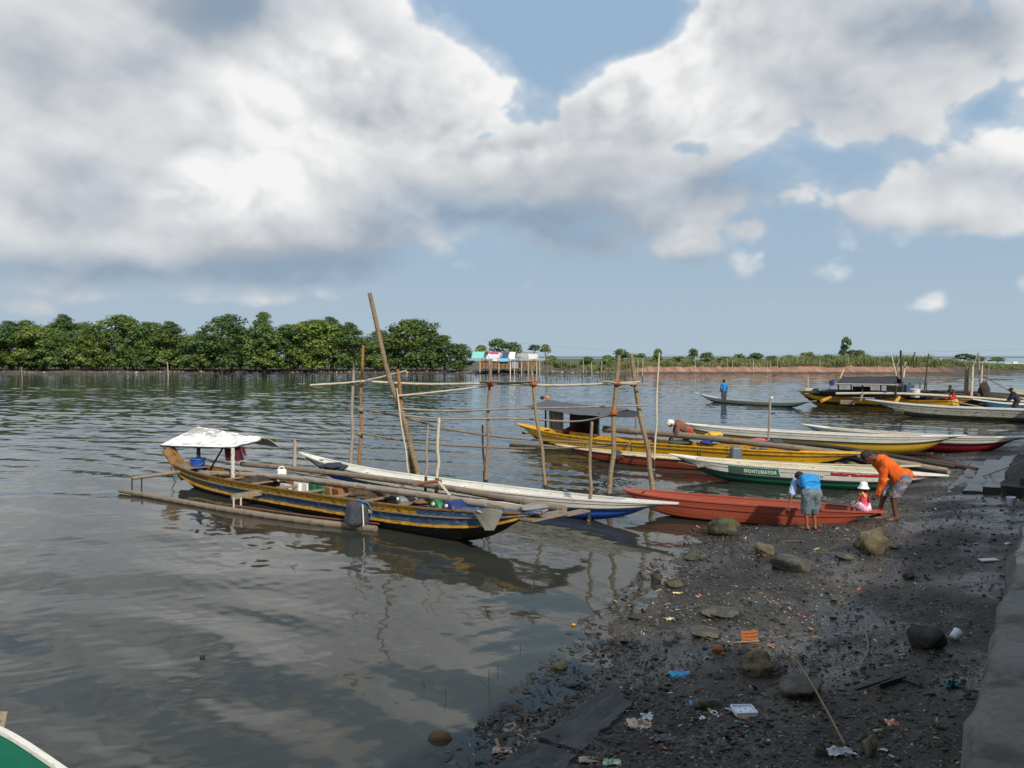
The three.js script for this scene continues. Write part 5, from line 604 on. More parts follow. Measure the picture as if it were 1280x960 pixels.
upright(438, 590, 23.6, 443, 453, 23.6, 0.075, M.bambooGrey, 'grey squared post at the end of the mooring frame', G);
upright(449, 592, 23.4, 454, 432, 23.4, 0.07, M.bambooOrange, 'orange brown bamboo post with a split pointed top', G);
upright(525, 602, 22.4, 462, 366, 21.6, 0.105, M.bambooTan, 'very long thick bamboo pole leaning far over the mooring frame', G, -0.05);
upright(517, 600, 22.6, 497, 462, 22.3, 0.085, M.bambooOrange, 'second leaning bamboo beside the very long one', G);
upright(512, 602, 21.9, 496, 485, 21.9, 0.035, M.bambooPale, 'thin pale stick leaning against the crossed poles', G);
upright(532, 607, 17.6, 535, 531, 17.6, 0.04, M.bambooGrey, 'short grey pole rising from the outrigger boat crossbar', G);
upright(546, 606, 17.5, 549, 522, 17.5, 0.055, M.bambooPale, 'thicker pale pole rising from the outrigger boat crossbar', G);
upright(606, 606, 21.6, 603, 531, 21.6, 0.045, M.bambooTan, 'short bamboo tied beside the frame post with an orange lashing', G);
upright(607, 608, 21.3, 614, 449, 21.3, 0.065, M.bambooTan, 'straight bamboo post carrying five cross rails', G);
upright(683, 616, 20.3, 664, 457, 20.6, 0.065, M.bambooTan, 'leaning bamboo post behind the slim blue and white bow', G);
upright(736, 655, 16.9, 740, 527, 16.9, 0.055, M.bambooTan, 'dark footed bamboo standing between two moored bows', G);
upright(761, 626, 19.2, 774, 444, 19.3, 0.085, M.bambooTan, 'stout bamboo post with a rounded top and orange lashing', G);
upright(818, 622, 19.7, 789, 442, 19.9, 0.09, M.bambooTan, 'stout leaning post at the open end of the mooring frame', G);
upright(818, 574, 24.5, 824, 441, 24.5, 0.045, M.bambooPale, 'slender tall bamboo by the bending man', G);
const H = 'cross rails of the bamboo mooring frame', rl = (pts, r, m, lab) => bam('cross_rail', pts.map((p, i) => at(p[0], p[1] + (i % 2 ? 0.7 : -0.4), p[2])), r * 0.85, r * 0.62, m, lab, 'rail', H, { node: 0.4, seg: 24, rad: 8 });
rl([[388, 482, 23.8], [450, 476, 23.4], [508, 464, 22.6]], 0.04, M.bambooPale, 'pale rail sloping up to the very long leaning bamboo');
rl([[452, 477, 23.2], [530, 479.5, 22.4], [614, 480, 21.2], [700, 481, 20.4], [800, 478, 19.4]], 0.045, M.bambooPale, 'longest top rail running through the whole mooring frame');
rl([[485, 496.5, 22.4], [540, 490, 21.9], [614, 482.5, 21.35]], 0.038, M.bambooPale, 'white rail slanting up under the long top rail');
rl([[600, 478.5, 21.1], [640, 478, 20.9], [672, 478, 20.5]], 0.03, M.bambooWet, 'short dark rail lashed along the top rail');
rl([[754, 477, 19.2], [775, 478.5, 19.15], [809, 481, 19.6]], 0.035, M.bambooGrey, 'short grey rail between the two stout posts');
rl([[495, 511, 22.1], [560, 513, 21.7], [640, 511.5, 20.9], [740, 508, 19.9], [811, 507, 19.6]], 0.032, M.bambooGrey, 'thin rail just below the top of the yellow boat tent');
rl([[454, 512, 23.3], [505, 521, 22.4], [556, 536, 21.9], [640, 547, 21], [700, 552, 20.4], [787, 555, 19.8]], 0.036, M.bambooTan, 'sagging rail that dips from the orange post to the water side');
rl([[495, 519, 22.15], [560, 523, 21.7], [640, 523.5, 20.95], [720, 526, 20.2], [752, 522, 19.6], [766, 517, 19.25]], 0.034, M.bambooGrey, 'middle rail that bends up to the stout lashed post');
rl([[451, 542, 23.25], [520, 552, 22.3], [600, 559, 21.4], [680, 560, 20.5], [764, 557.5, 19.4]], 0.034, M.bambooTan, 'lowest rail of the mooring frame near the water');
// lashings
for (const [p, y, d, lab] of [[613, 479.5, 21.2, 'orange lashing where the top rail crosses the straight post'], [667, 479.5, 20.5, 'orange lashing on the leaning post and top rail'], [772, 478.5, 19.2, 'orange lashing on the stout rounded post'], [451, 512, 23.3, 'cord lashing high on the orange brown post'], [450, 542, 23.3, 'cord lashing low on the orange brown post'], [767, 516, 19.2, 'orange cord under the rounded post top'], [792, 479, 19.7, 'cord round the stout leaning post']]) { const c = at(p, y, d), g = []; for (let i = 0; i < 4; i++) { const q = new THREE.TorusGeometry(0.072 + 0.008 * (i % 2), 0.015, 6, 14); q.rotateX(Math.PI / 2 + (i - 1.5) * 0.22); q.translate(c.x, c.y + (i - 1.5) * 0.035, c.z); g.push(q); } single('rope_lashing', g, p < 500 ? M.rope : M.lash, lab, 'lashing', null, 'rope lashings on the frame'); }
single('mooring_rope', tube([at(772, 611, 18.9), at(784, 616, 18.6), at(797, 623.5, 18.1)], 0.012, 0.012, { rad: 5 }), M.rope, 'thin rope from the stout post to the orange red boat', 'rope');
// ================= people =================
// a body is the smooth union of tapered capsules, meshed on a grid
function bodyMesh(bones, { k = 0.04, res = 72, inflate = 0, cut = null, fold = 0 } = {}) {
  const lo = V(1e9, 1e9, 1e9), hi = V(-1e9, -1e9, -1e9); for (const [a, b, ra, rb] of bones) for (const [p, r] of [[a, ra], [b, rb]]) { lo.min(V(p.x - r, p.y - r, p.z - r)); hi.max(V(p.x + r, p.y + r, p.z + r)); }
  const c = lo.clone().add(hi).multiplyScalar(0.5), S = Math.max(hi.x - lo.x, hi.y - lo.y, hi.z - lo.z) / 2 + k + inflate + 0.03;
  const mc = new MarchingCubes(res, new THREE.MeshStandardMaterial(), false, false, 120000); mc.isolation = 0; const f = mc.field, n = res, half = n / 2;
  const pre = bones.map(([a, b, ra, rb]) => { const d = b.clone().sub(a); return [a, d, d.lengthSq() || 1e-9, ra, rb]; });
  const sdf = (X, Y, Z) => { let s = 1e9; for (const [a, d, l2, ra, rb] of pre) { const t = cl(((X - a.x) * d.x + (Y - a.y) * d.y + (Z - a.z) * d.z) / l2), ux = X - a.x - d.x * t, uy = Y - a.y - d.y * t, uz = Z - a.z - d.z * t, q = Math.sqrt(ux * ux + uy * uy + uz * uz) - lerp(ra, rb, t) - inflate; if (s > 1e8) s = q; else { const h = cl(0.5 + 0.5 * (q - s) / k); s = lerp(q, s, h) - k * h * (1 - h); } } return s; };
  const w = (x) => (x - half) / half * S, Bk = 4, rad = Bk * 0.87 * 2 * S / n + 0.04 + fold * 2;
  for (let bz = 0; bz < n; bz += Bk) for (let by = 0; by < n; by += Bk) for (let bx = 0; bx < n; bx += Bk) {
    const m = sdf(w(bx + 1.5) + c.x, w(by + 1.5) + c.y, w(bz + 1.5) + c.z), far = Math.abs(m) > rad && !(m < 0 && cut);
    for (let z = bz; z < Math.min(n, bz + Bk); z++) for (let y = by; y < Math.min(n, by + Bk); y++) for (let x = bx; x < Math.min(n, bx + Bk); x++) {
      if (far) { f[x + y * n + z * n * n] = -m; continue; }
      const X = w(x) + c.x, Y = w(y) + c.y, Z = w(z) + c.z; let s = sdf(X, Y, Z);
      if (fold && Math.abs(s) < 0.06) s += fold * (1.3 * n3(X * 13, Y * 7 + Z * 3, Z * 13) + 0.8 * Math.abs(n3(X * 26 + 4, Y * 15, Z * 26)) - 0.3);
      if (cut) s = Math.max(s, cut(X, Y, Z)); f[x + y * n + z * n * n] = -s;
    }
  }
  mc.update(); const cnt = mc.count; let g = new THREE.BufferGeometry(); g.setAttribute('position', new THREE.Float32BufferAttribute(mc.positionArray.slice(0, cnt * 3), 3)); g = mergeVertices(g, 1e-5); g.scale(S, S, S); g.translate(c.x, c.y, c.z);
  const uv = new Float32Array(g.attributes.position.count * 2), p = g.attributes.position; for (let i = 0; i < p.count; i++) { uv[i * 2] = (p.getX(i) + p.getZ(i)) * 2; uv[i * 2 + 1] = p.getY(i) * 2; } g.setAttribute('uv', new THREE.BufferAttribute(uv, 2)); g.computeVertexNormals(); return g;
}
// hand: palm and five curled fingers from the wrist, along dir, palm facing n
function handBones(w, dir, n, s = 1, curl = 0.5, side = 1) {
  dir = dir.clone().normalize(); n = n.clone().addScaledVector(dir, -n.dot(dir)).normalize(); const x = V(0, 0, 0).crossVectors(dir, n).multiplyScalar(side), B = [], pt = (a, b, c) => w.clone().addScaledVector(dir, a * s).addScaledVector(x, b * s).addScaledVector(n, c * s);
  for (let i = 0; i < 4; i++) B.push([pt(0, (i - 1.5) * 0.008, 0), pt(0.082, (i - 1.5) * 0.021, 0), 0.019 * s, 0.0135 * s]);
  const L = [0.066, 0.076, 0.07, 0.054]; for (let i = 0; i < 4; i++) { const b = (i - 1.5) * 0.022, l = L[i], c1 = curl, c2 = curl * 2.1; const j1 = pt(0.082, b, 0), j2 = pt(0.082 + l * 0.55 * Math.cos(c1), b * 1.08, l * 0.55 * Math.sin(c1)), j3 = pt(0.082 + l * 0.55 * Math.cos(c1) + l * 0.5 * Math.cos(c2), b * 1.1, l * 0.55 * Math.sin(c1) + l * 0.5 * Math.sin(c2)); B.push([j1, j2, 0.0105 * s, 0.009 * s], [j2, j3, 0.009 * s, 0.0075 * s]); }
  B.push([pt(0.018, -0.02, 0.004), pt(0.052, -0.05, 0.018), 0.014 * s, 0.011 * s], [pt(0.052, -0.05, 0.018), pt(0.082, -0.056, 0.036), 0.0105 * s, 0.0085 * s]); return B;
}
function head(c, fwd, up, s = 1) { // skull, jaw, nose, ears, brow in one field
  fwd = fwd.clone().normalize(); const side = V(0, 0, 0).crossVectors(fwd, up).normalize(); up = V(0, 0, 0).crossVectors(side, fwd).normalize(); const p = (a, b, d) => c.clone().addScaledVector(fwd, a * s).addScaledVector(up, b * s).addScaledVector(side, d * s);
  const B = [[p(-0.025, 0.03, 0), p(0.015, 0.035, 0), 0.088 * s, 0.08 * s], [p(0.0, -0.03, 0), p(0.05, -0.07, 0), 0.066 * s, 0.036 * s], [p(0.075, 0.0, 0), p(0.098, -0.03, 0), 0.010 * s, 0.015 * s], [p(0.078, -0.056, 0.016), p(0.078, -0.056, -0.016), 0.011 * s, 0.011 * s], [p(0.07, 0.02, 0.032), p(0.07, 0.02, -0.032), 0.018 * s, 0.018 * s]];
  for (const e of [1, -1]) { B.push([p(-0.01, 0.012, e * 0.082), p(-0.014, -0.022, e * 0.08), 0.016 * s, 0.011 * s]); B.push([p(0.045, -0.025, e * 0.04), p(0.02, -0.01, e * 0.05), 0.026 * s, 0.03 * s]); }
  return { bones: B, p, eyes: [1, -1].map((e) => p(0.078, 0.002, e * 0.03)) };
}
const skinDark = flat('#5d3a28', 0.6), skinMid = flat('#7a4a33', 0.6), hairM = flat('#17120f', 0.75), eyeW = flat('#d8d2c8', 0.3), eyeD = flat('#140d0a', 0.3);
// frame of a person: forward f (horizontal), right r, at world position; coordinates (forward, up, right)
function person(name, label, pos, turn, group) { return thing(name, label, 'person', pos, turn, group); }
const q = (f, u, r) => V(f, u, r); // local: +x forward, +y up, +z right
function figure(t, J, { skin = skinDark, s = 1, handRes = 56, res = 84, hands = true, toes = true }) {
  // J: joints in local frame
  const lim = [[J.hipL, J.kneeL, 0.078 * s, 0.055 * s], [J.kneeL, J.ankL, 0.053 * s, 0.034 * s], [J.hipR, J.kneeR, 0.078 * s, 0.055 * s], [J.kneeR, J.ankR, 0.053 * s, 0.034 * s], [J.shL, J.elL, 0.052 * s, 0.039 * s], [J.elL, J.wrL, 0.038 * s, 0.025 * s], [J.shR, J.elR, 0.052 * s, 0.039 * s], [J.elR, J.wrR, 0.038 * s, 0.025 * s], [J.hipL, J.hipR, 0.09 * s, 0.09 * s], [J.pelvis, J.chest, 0.115 * s, 0.125 * s], [J.shL, J.shR, 0.062 * s, 0.062 * s], [J.chest, J.neck, 0.10 * s, 0.055 * s], [J.neck, J.head, 0.05 * s, 0.055 * s]];
  for (const e of ['L', 'R']) { const a = J['ank' + e], fd = (J['toe' + e] || q(1, 0, 0)).clone().normalize(); lim.push([a.clone().add(q(0, -0.035 * s, 0)).addScaledVector(fd, -0.03 * s), a.clone().add(q(0, -0.05 * s, 0)).addScaledVector(fd, 0.11 * s), 0.034 * s, 0.026 * s]); lim.push([a.clone().add(q(0, -0.052 * s, 0)).addScaledVector(fd, 0.10 * s), a.clone().add(q(0, -0.058 * s, 0)).addScaledVector(fd, 0.17 * s), 0.027 * s, 0.016 * s]); }
  const hd = head(J.head, J.look, J.headUp || q(0, 1, 0), s * 1.0), gs = [bodyMesh(lim, { k: 0.035 * s, res })];
  gs.push(bodyMesh([...hd.bones, [J.neck, J.head, 0.048 * s, 0.05 * s]], { k: 0.018 * s, res: 64 }));
  if (hands) for (const e of ['L', 'R']) gs.push(bodyMesh([[J['el' + e].clone().lerp(J['wr' + e], 0.8), J['wr' + e], 0.027 * s, 0.024 * s], ...handBones(J['wr' + e], J['handDir' + e] || J['wr' + e].clone().sub(J['el' + e]), J['palm' + e] || q(1, 0, 0), s * 0.95, J['curl' + e] ?? 0.55, e === 'L' ? 1 : -1)], { k: 0.010 * s, res: handRes }));
  const b = part(t, 'body', gs, skin); const eg = [], ed = []; for (const p of hd.eyes) { const g = new THREE.SphereGeometry(0.011 * s, 10, 8); g.translate(p.x, p.y, p.z); eg.push(g); const d = p.clone().addScaledVector(J.look.clone().normalize(), 0.007 * s), h = new THREE.SphereGeometry(0.0065 * s, 8, 6); h.translate(d.x, d.y, d.z); ed.push(h); } part(b, 'eyes', eg, eyeW); part(b, 'pupils', ed, eyeD); return hd;
}
const clothNoise = (hex, hex2, f = 6) => { const a = rgb(hex), b = rgb(hex2), s = texSeed += 7; return new THREE.MeshStandardMaterial({ map: canvasTex(128, (u, v) => mix3(a, b, ss(0.42, 0.6, tn(u, v, f, s, 4)))), roughness: 0.9 }); };
// man in orange, bending over the bow with his arm to the child; faces -x in the picture
{
  const foot = ground(1111, 649), t = person('person', 'man in a long sleeved orange shirt, shorts and cap bending over the boat end', foot, Math.PI);
  const J = { pelvis: q(-0.23, 0.80, 0), chest: q(0.14, 1.10, 0), neck: q(0.26, 1.19, 0), head: q(0.42, 1.20, 0.02), hipL: q(-0.22, 0.76, -0.10), hipR: q(-0.22, 0.76, 0.10), kneeL: q(-0.02, 0.42, -0.11), kneeR: q(0.06, 0.42, 0.11), ankL: q(-0.08, 0.07, -0.12), ankR: q(0.14, 0.07, 0.14), shL: q(0.20, 1.12, -0.19), shR: q(0.20, 1.10, 0.19), elL: q(0.22, 0.78, -0.22), wrL: q(0.31, 0.50, -0.16), elR: q(-0.02, 0.86, 0.30), wrR: q(0.10, 0.66, 0.20), look: q(0.86, -0.5, 0.0), headUp: q(0.5, 0.86, 0), palmL: q(0, 0, 1), palmR: q(0, -1, 0), curlL: 0.4, curlR: 0.6, handDirL: q(0.5, -0.8, 0.2) };
  // the near arm (his left, toward the camera) reaches down to the child
  for (const e of ['pelvis']) J[e]; 
  const hd = figure(t, J, { skin: skinDark });
  const orange = clothNoise('#d8600c', '#c75408', 4);
  part(t, 'shirt', [bodyMesh([[J.pelvis.clone().add(q(-0.02, -0.01, 0)), J.chest, 0.155, 0.165], [J.shL, J.shR, 0.08, 0.08], [J.shL, J.elL, 0.078, 0.062], [J.elL, J.wrL.clone().lerp(J.elL, 0.12), 0.06, 0.048], [J.shR, J.elR, 0.078, 0.062], [J.elR, J.wrR.clone().lerp(J.elR, 0.15), 0.06, 0.05], [J.chest, J.neck, 0.13, 0.075], [J.pelvis.clone().add(q(-0.08, 0.02, 0)), J.pelvis.clone().add(q(0.05, -0.02, 0)), 0.16, 0.15]], { fold: 0.014, k: 0.04, res: 90, cut: (x, y, z) => Math.max(-(x * 0.62 + y * 0.78 - 0.415), (x - J.neck.x) * 0.94 + (y - J.neck.y) * 0.34 - 0.02) })], orange);
  part(t, 'shorts', bodyMesh([[J.hipL, J.kneeL.clone().lerp(J.hipL, 0.18), 0.115, 0.105], [J.hipR, J.kneeR.clone().lerp(J.hipR, 0.18), 0.115, 0.105], [J.hipL.clone().add(q(-0.02, 0.03, 0)), J.hipR.clone().add(q(-0.02, 0.03, 0)), 0.125, 0.125]], { fold: 0.014, k: 0.03, res: 72, cut: (x, y, z) => 0.44 - y }), clothNoise('#5d5a6a', '#8a8578', 9));
  part(t, 'cap', [bodyMesh([[hd.p(-0.03, 0.06, 0), hd.p(0.02, 0.065, 0), 0.098, 0.092]], { k: 0.01, res: 40, cut: (x, y, z) => { const d = V(x, y, z).sub(J.head); return -(d.dot(hd.p(0, 1, 0).sub(J.head).normalize()) - 0.035); } }), bodyMesh([[hd.p(0.08, 0.045, -0.05), hd.p(0.08, 0.045, 0.05), 0.014, 0.014], [hd.p(0.15, 0.025, -0.035), hd.p(0.15, 0.025, 0.035), 0.012, 0.012], [hd.p(0.08, 0.045, 0.0), hd.p(0.16, 0.025, 0.0), 0.014, 0.012]], { k: 0.04, res: 36 })], flat('#2c2724', 0.9));
  part(t, 'cloth_strip', [bodyMesh([[q(-0.02, 0.72, 0.20), q(0.02, 0.5, 0.2), 0.045, 0.06], [q(0.02, 0.52, 0.2), q(0.05, 0.44, 0.17), 0.05, 0.03]], { k: 0.02, res: 36 })], clothNoise('#d8d0c8', '#b8403a', 5));
  for (const e of ['L', 'R']) { const a = J['ank' + e]; part(t, 'slipper', box(0.27, 0.022, 0.095, a.x + 0.05, 0.012, a.z, 0, 0, 0, 0.01), flat('#b4661e', 0.8)); }
}
// boy leaning over the hull, back to the camera, blue backpack; local +x points away from the camera
{
  const foot = ground(1013, 662), t = person('person', 'child in denim shorts with a blue backpack leaning over the orange red boat', foot, Math.PI * 0.5 + 0.08), s = 0.84;
  const J = { pelvis: q(-0.02, 0.70, 0), chest: q(0.26, 0.88, 0), neck: q(0.37, 0.93, 0), head: q(0.50, 0.91, 0), hipL: q(-0.03, 0.66, -0.085), hipR: q(-0.03, 0.66, 0.085), kneeL: q(0.02, 0.36, -0.08), kneeR: q(0.04, 0.36, 0.08), ankL: q(-0.02, 0.06, -0.075), ankR: q(0.0, 0.06, 0.09), shL: q(0.32, 0.86, -0.17), shR: q(0.32, 0.86, 0.17), elL: q(0.20, 0.60, -0.29), wrL: q(0.16, 0.40, -0.35), elR: q(0.20, 0.60, 0.25), wrR: q(0.15, 0.40, 0.27), look: q(0.6, -0.8, 0), headUp: q(0.8, 0.6, 0), toeL: q(0.8, 0, -0.6), toeR: q(1, 0, 0.2), palmL: q(1, 0, 0.2), palmR: q(1, 0, -0.2), handDirL: q(0.3, -0.9, -0.2), handDirR: q(0.3, -0.9, 0.1) };
  const hd = figure(t, J, { skin: skinMid, s });
  part(t, 'shirt', bodyMesh([[J.pelvis.clone().add(q(0.02, 0.02, 0)), J.chest, 0.125, 0.135], [J.shL, J.shR, 0.07, 0.07], [J.shL, J.elL.clone().lerp(J.shL, 0.25), 0.066, 0.066], [J.shR, J.elR.clone().lerp(J.shR, 0.25), 0.066, 0.066]], { fold: 0.014, k: 0.03, res: 72, cut: (x, y, z) => -(x * 0.8 + y * 0.6 - 0.40) }), clothNoise('#9fb2cf', '#8da2c2'));
  part(t, 'shorts', bodyMesh([[J.hipL, J.kneeL.clone().lerp(J.hipL, -0.12), 0.108, 0.092], [J.hipR, J.kneeR.clone().lerp(J.hipR, -0.12), 0.108, 0.092], [J.hipL.clone().add(q(0, 0.04, 0)), J.hipR.clone().add(q(0, 0.04, 0)), 0.115, 0.115], [J.pelvis, J.pelvis.clone().add(q(0.06, 0.05, 0)), 0.12, 0.12]], { fold: 0.014, k: 0.022, res: 72, cut: (x, y, z) => 0.30 - y + 0.01 * Math.sin(z * 60) }), clothNoise('#66757c', '#515f68', 8));
  part(t, 'hair', bodyMesh([[hd.p(-0.035, 0.045, 0), hd.p(0.0, 0.06, 0), 0.088, 0.08]], { k: 0.01, res: 32 }), hairM);
}
{ const f = ground(1013, 662), t = thing('backpack', 'bright blue school backpack worn by the child in denim shorts', 'backpack', V(f.x + 0.0, f.y + 0.80, f.z - 0.06), 0.08); const b = new RoundedBoxGeometry(0.37, 0.30, 0.19, 5, 0.08); b.rotateX(-0.5); b.translate(0, 0.10, 0); const bag = part(t, 'bag', b, clothNoise('#1f86c4', '#1a78b4', 5)); const pk = new RoundedBoxGeometry(0.30, 0.13, 0.06, 4, 0.028); pk.rotateX(-0.5); pk.translate(0, 0.035, 0.10); part(bag, 'front_pocket', pk, clothNoise('#2a90cf', '#1c7ab6', 5)); part(bag, 'zip', tube([[-0.16, 0.09, 0.115], [-0.08, 0.125, 0.115], [0.08, 0.125, 0.115], [0.16, 0.09, 0.115]], 0.006, 0.006, { rad: 5 }), flat('#15608f')); for (const s of [-1, 1]) part(t, 'strap', tube([[s * 0.12, 0.18, -0.08], [s * 0.15, 0.12, -0.26], [s * 0.16, 0.02, -0.2], [s * 0.15, -0.03, -0.02]], 0.016, 0.016, { rad: 6 }), flat('#17405e', 0.9)); }
// small child sitting in the boat end: white hat, pink top
{
  const sd = at(1080, 635, 15.6), t = person('person', 'small child in a white sun hat and pink top sitting in the boat end', V(sd.x, sd.y - 0.05, sd.z), Math.PI * 0.62), s = 0.56;
  const J = { pelvis: q(0, 0.09, 0), chest: q(0.01, 0.27, 0), neck: q(0.01, 0.36, 0), head: q(0.015, 0.455, 0), hipL: q(0, 0.08, -0.055), hipR: q(0, 0.08, 0.055), kneeL: q(0.22, 0.10, -0.08), kneeR: q(0.22, 0.10, 0.07), ankL: q(0.24, -0.06, -0.08), ankR: q(0.25, -0.06, 0.07), shL: q(0.01, 0.32, -0.1), shR: q(0.01, 0.32, 0.1), elL: q(0.04, 0.19, -0.14), wrL: q(0.14, 0.12, -0.10), elR: q(0.03, 0.19, 0.15), wrR: q(0.13, 0.12, 0.11), look: q(0.95, -0.2, 0), palmL: q(0, -1, 0), palmR: q(0, -1, 0) };
  const hd = figure(t, J, { skin: skinMid, s, handRes: 48, res: 64 });
  part(t, 'top', bodyMesh([[J.pelvis, J.chest, 0.098, 0.085], [J.hipL, J.hipR, 0.08, 0.08]], { k: 0.03, res: 48 }), clothNoise('#cf4a62', '#d9657a', 6)); part(t, 'top_straps', [bodyMesh([[q(-0.07, 0.28, -0.05), q(-0.02, 0.36, -0.06), 0.014, 0.014], [q(-0.02, 0.36, -0.06), q(0.07, 0.29, -0.05), 0.014, 0.014], [q(-0.07, 0.28, 0.05), q(-0.02, 0.36, 0.06), 0.014, 0.014], [q(-0.02, 0.36, 0.06), q(0.07, 0.29, 0.05), 0.014, 0.014]], { k: 0.01, res: 44 })], flat('#e0b030', 0.8)); part(t, 'skirt', bodyMesh([[J.hipL, J.kneeL.clone().lerp(J.hipL, 0.3), 0.088, 0.07], [J.hipR, J.kneeR.clone().lerp(J.hipR, 0.3), 0.088, 0.07], [q(-0.05, 0.04, -0.05), q(-0.05, 0.04, 0.05), 0.07, 0.07]], { fold: 0.014, k: 0.03, res: 72 }), clothNoise('#d9a0b8', '#e6dcd8', 6));
  part(t, 'hair', bodyMesh([[hd.p(-0.04, 0.03, 0), hd.p(-0.02, 0.05, 0), 0.06, 0.055], [hd.p(-0.08, -0.02, 0), hd.p(-0.09, -0.1, 0), 0.04, 0.035]], { k: 0.02, res: 32 }), hairM);
  const hg = new THREE.LatheGeometry([[0.001, 0.098], [0.035, 0.095], [0.062, 0.075], [0.070, 0.02], [0.085, 0.0], [0.115, -0.03], [0.118, -0.026], [0.09, 0.008], [0.075, 0.03], [0.066, 0.082], [0.036, 0.102], [0.001, 0.105]].map((p) => new THREE.Vector2(...p)), 24); hg.translate(J.head.x, J.head.y + 0.01, 0); part(t, 'sun_hat', hg, flat('#e4e3de', 0.9));
}
// man working on the yellow boat, bent, white head cloth; faces -x
{
  const b = at(846, 556, 27.6), t = person('person', 'man in a brown shirt with a white head cloth bending on the yellow boat', V(b.x + 0.1, 0.14, b.z), Math.PI), J = { pelvis: q(-0.35, 0.78, 0), chest: q(0.05, 1.02, 0), neck: q(0.19, 1.07, 0), head: q(0.33, 1.04, 0), hipL: q(-0.34, 0.74, -0.1), hipR: q(-0.34, 0.74, 0.1), kneeL: q(-0.16, 0.42, -0.12), kneeR: q(-0.20, 0.42, 0.12), ankL: q(-0.3, 0.07, -0.13), ankR: q(-0.3, 0.07, 0.13), shL: q(0.10, 0.98, -0.18), shR: q(0.10, 0.98, 0.18), elL: q(0.16, 0.72, -0.2), wrL: q(0.28, 0.52, -0.16), elR: q(0.16, 0.72, 0.2), wrR: q(0.28, 0.54, 0.14), look: q(0.7, -0.7, 0), headUp: q(0.7, 0.7, 0), palmL: q(0, 0, 1), palmR: q(0, 0, -1) };
  const hd = figure(t, J, { skin: skinDark, res: 70, handRes: 44 });
  part(t, 'shirt', bodyMesh([[J.pelvis.clone().add(q(0.03, 0.02, 0)), J.chest, 0.15, 0.17], [J.shL, J.shR, 0.08, 0.08], [J.shL, J.elL.clone().lerp(J.shL, 0.3), 0.075, 0.07], [J.shR, J.elR.clone().lerp(J.shR, 0.3), 0.075, 0.07], [J.chest, J.neck, 0.13, 0.07]], { fold: 0.014, k: 0.04, res: 72 }), clothNoise('#7a5440', '#6b4836', 5));
  part(t, 'shorts', bodyMesh([[J.hipL, J.kneeL, 0.11, 0.085], [J.hipR, J.kneeR, 0.11, 0.085], [J.hipL, J.hipR, 0.13, 0.13]], { fold: 0.014, k: 0.03, res: 72 }), clothNoise('#a5221e', '#b03028', 5));
  part(t, 'head_cloth', bodyMesh([[hd.p(-0.03, 0.045, 0), hd.p(0.02, 0.05, 0), 0.105, 0.098], [hd.p(-0.08, 0, 0), hd.p(-0.1, -0.09, 0), 0.085, 0.07]], { fold: 0.014, k: 0.03, res: 72 }), clothNoise('#d9d6cc', '#c9c4b8', 5));
}
// man standing in the far slim boat, back to the camera
{
  const b = onY(905, 503.5, 0.1), t = person('person', 'man in a bright blue long sleeved shirt standing in the far slim boat', b, Math.PI / 2 + 0.3), J = { pelvis: q(0, 0.92, 0), chest: q(0.02, 1.28, 0), neck: q(0.03, 1.43, 0), head: q(0.06, 1.57, 0), hipL: q(0, 0.88, -0.09), hipR: q(0, 0.88, 0.09), kneeL: q(0.03, 0.48, -0.11), kneeR: q(0.03, 0.48, 0.11), ankL: q(0, 0.07, -0.12), ankR: q(0, 0.07, 0.12), shL: q(0, 1.37, -0.19), shR: q(0, 1.37, 0.19), elL: q(0.03, 1.1, -0.25), wrL: q(0.16, 0.9, -0.2), elR: q(0, 1.1, 0.26), wrR: q(0.05, 0.86, 0.27), look: q(1, -0.15, 0), palmL: q(0, 0, 1), palmR: q(0, 0, -1) };
  const hd = figure(t, J, { skin: skinDark, res: 60, handRes: 40 });
  part(t, 'shirt', bodyMesh([[J.pelvis.clone().add(q(0, 0.02, 0)), J.chest, 0.155, 0.165], [J.shL, J.shR, 0.085, 0.085], [J.shL, J.elL, 0.08, 0.068], [J.elL, J.wrL.clone().lerp(J.elL, 0.15), 0.065, 0.052], [J.shR, J.elR, 0.08, 0.068], [J.elR, J.wrR.clone().lerp(J.elR, 0.15), 0.065, 0.052]], { fold: 0.014, k: 0.04, res: 72 }), clothNoise('#1673b0', '#1a80c2', 5));
  part(t, 'trousers', bodyMesh([[J.hipL, J.kneeL, 0.12, 0.1], [J.hipR, J.kneeR, 0.12, 0.1], [J.kneeL, J.ankL, 0.095, 0.075], [J.kneeR, J.ankR, 0.095, 0.075], [J.hipL, J.hipR, 0.13, 0.13]], { fold: 0.014, k: 0.03, res: 72, cut: (x, y) => 0.1 - y }), flat('#3d4148', 0.9)); part(t, 'hair', bodyMesh([[hd.p(-0.03, 0.045, 0), hd.p(0.005, 0.06, 0), 0.098, 0.088]], { k: 0.01, res: 32 }), hairM);
}
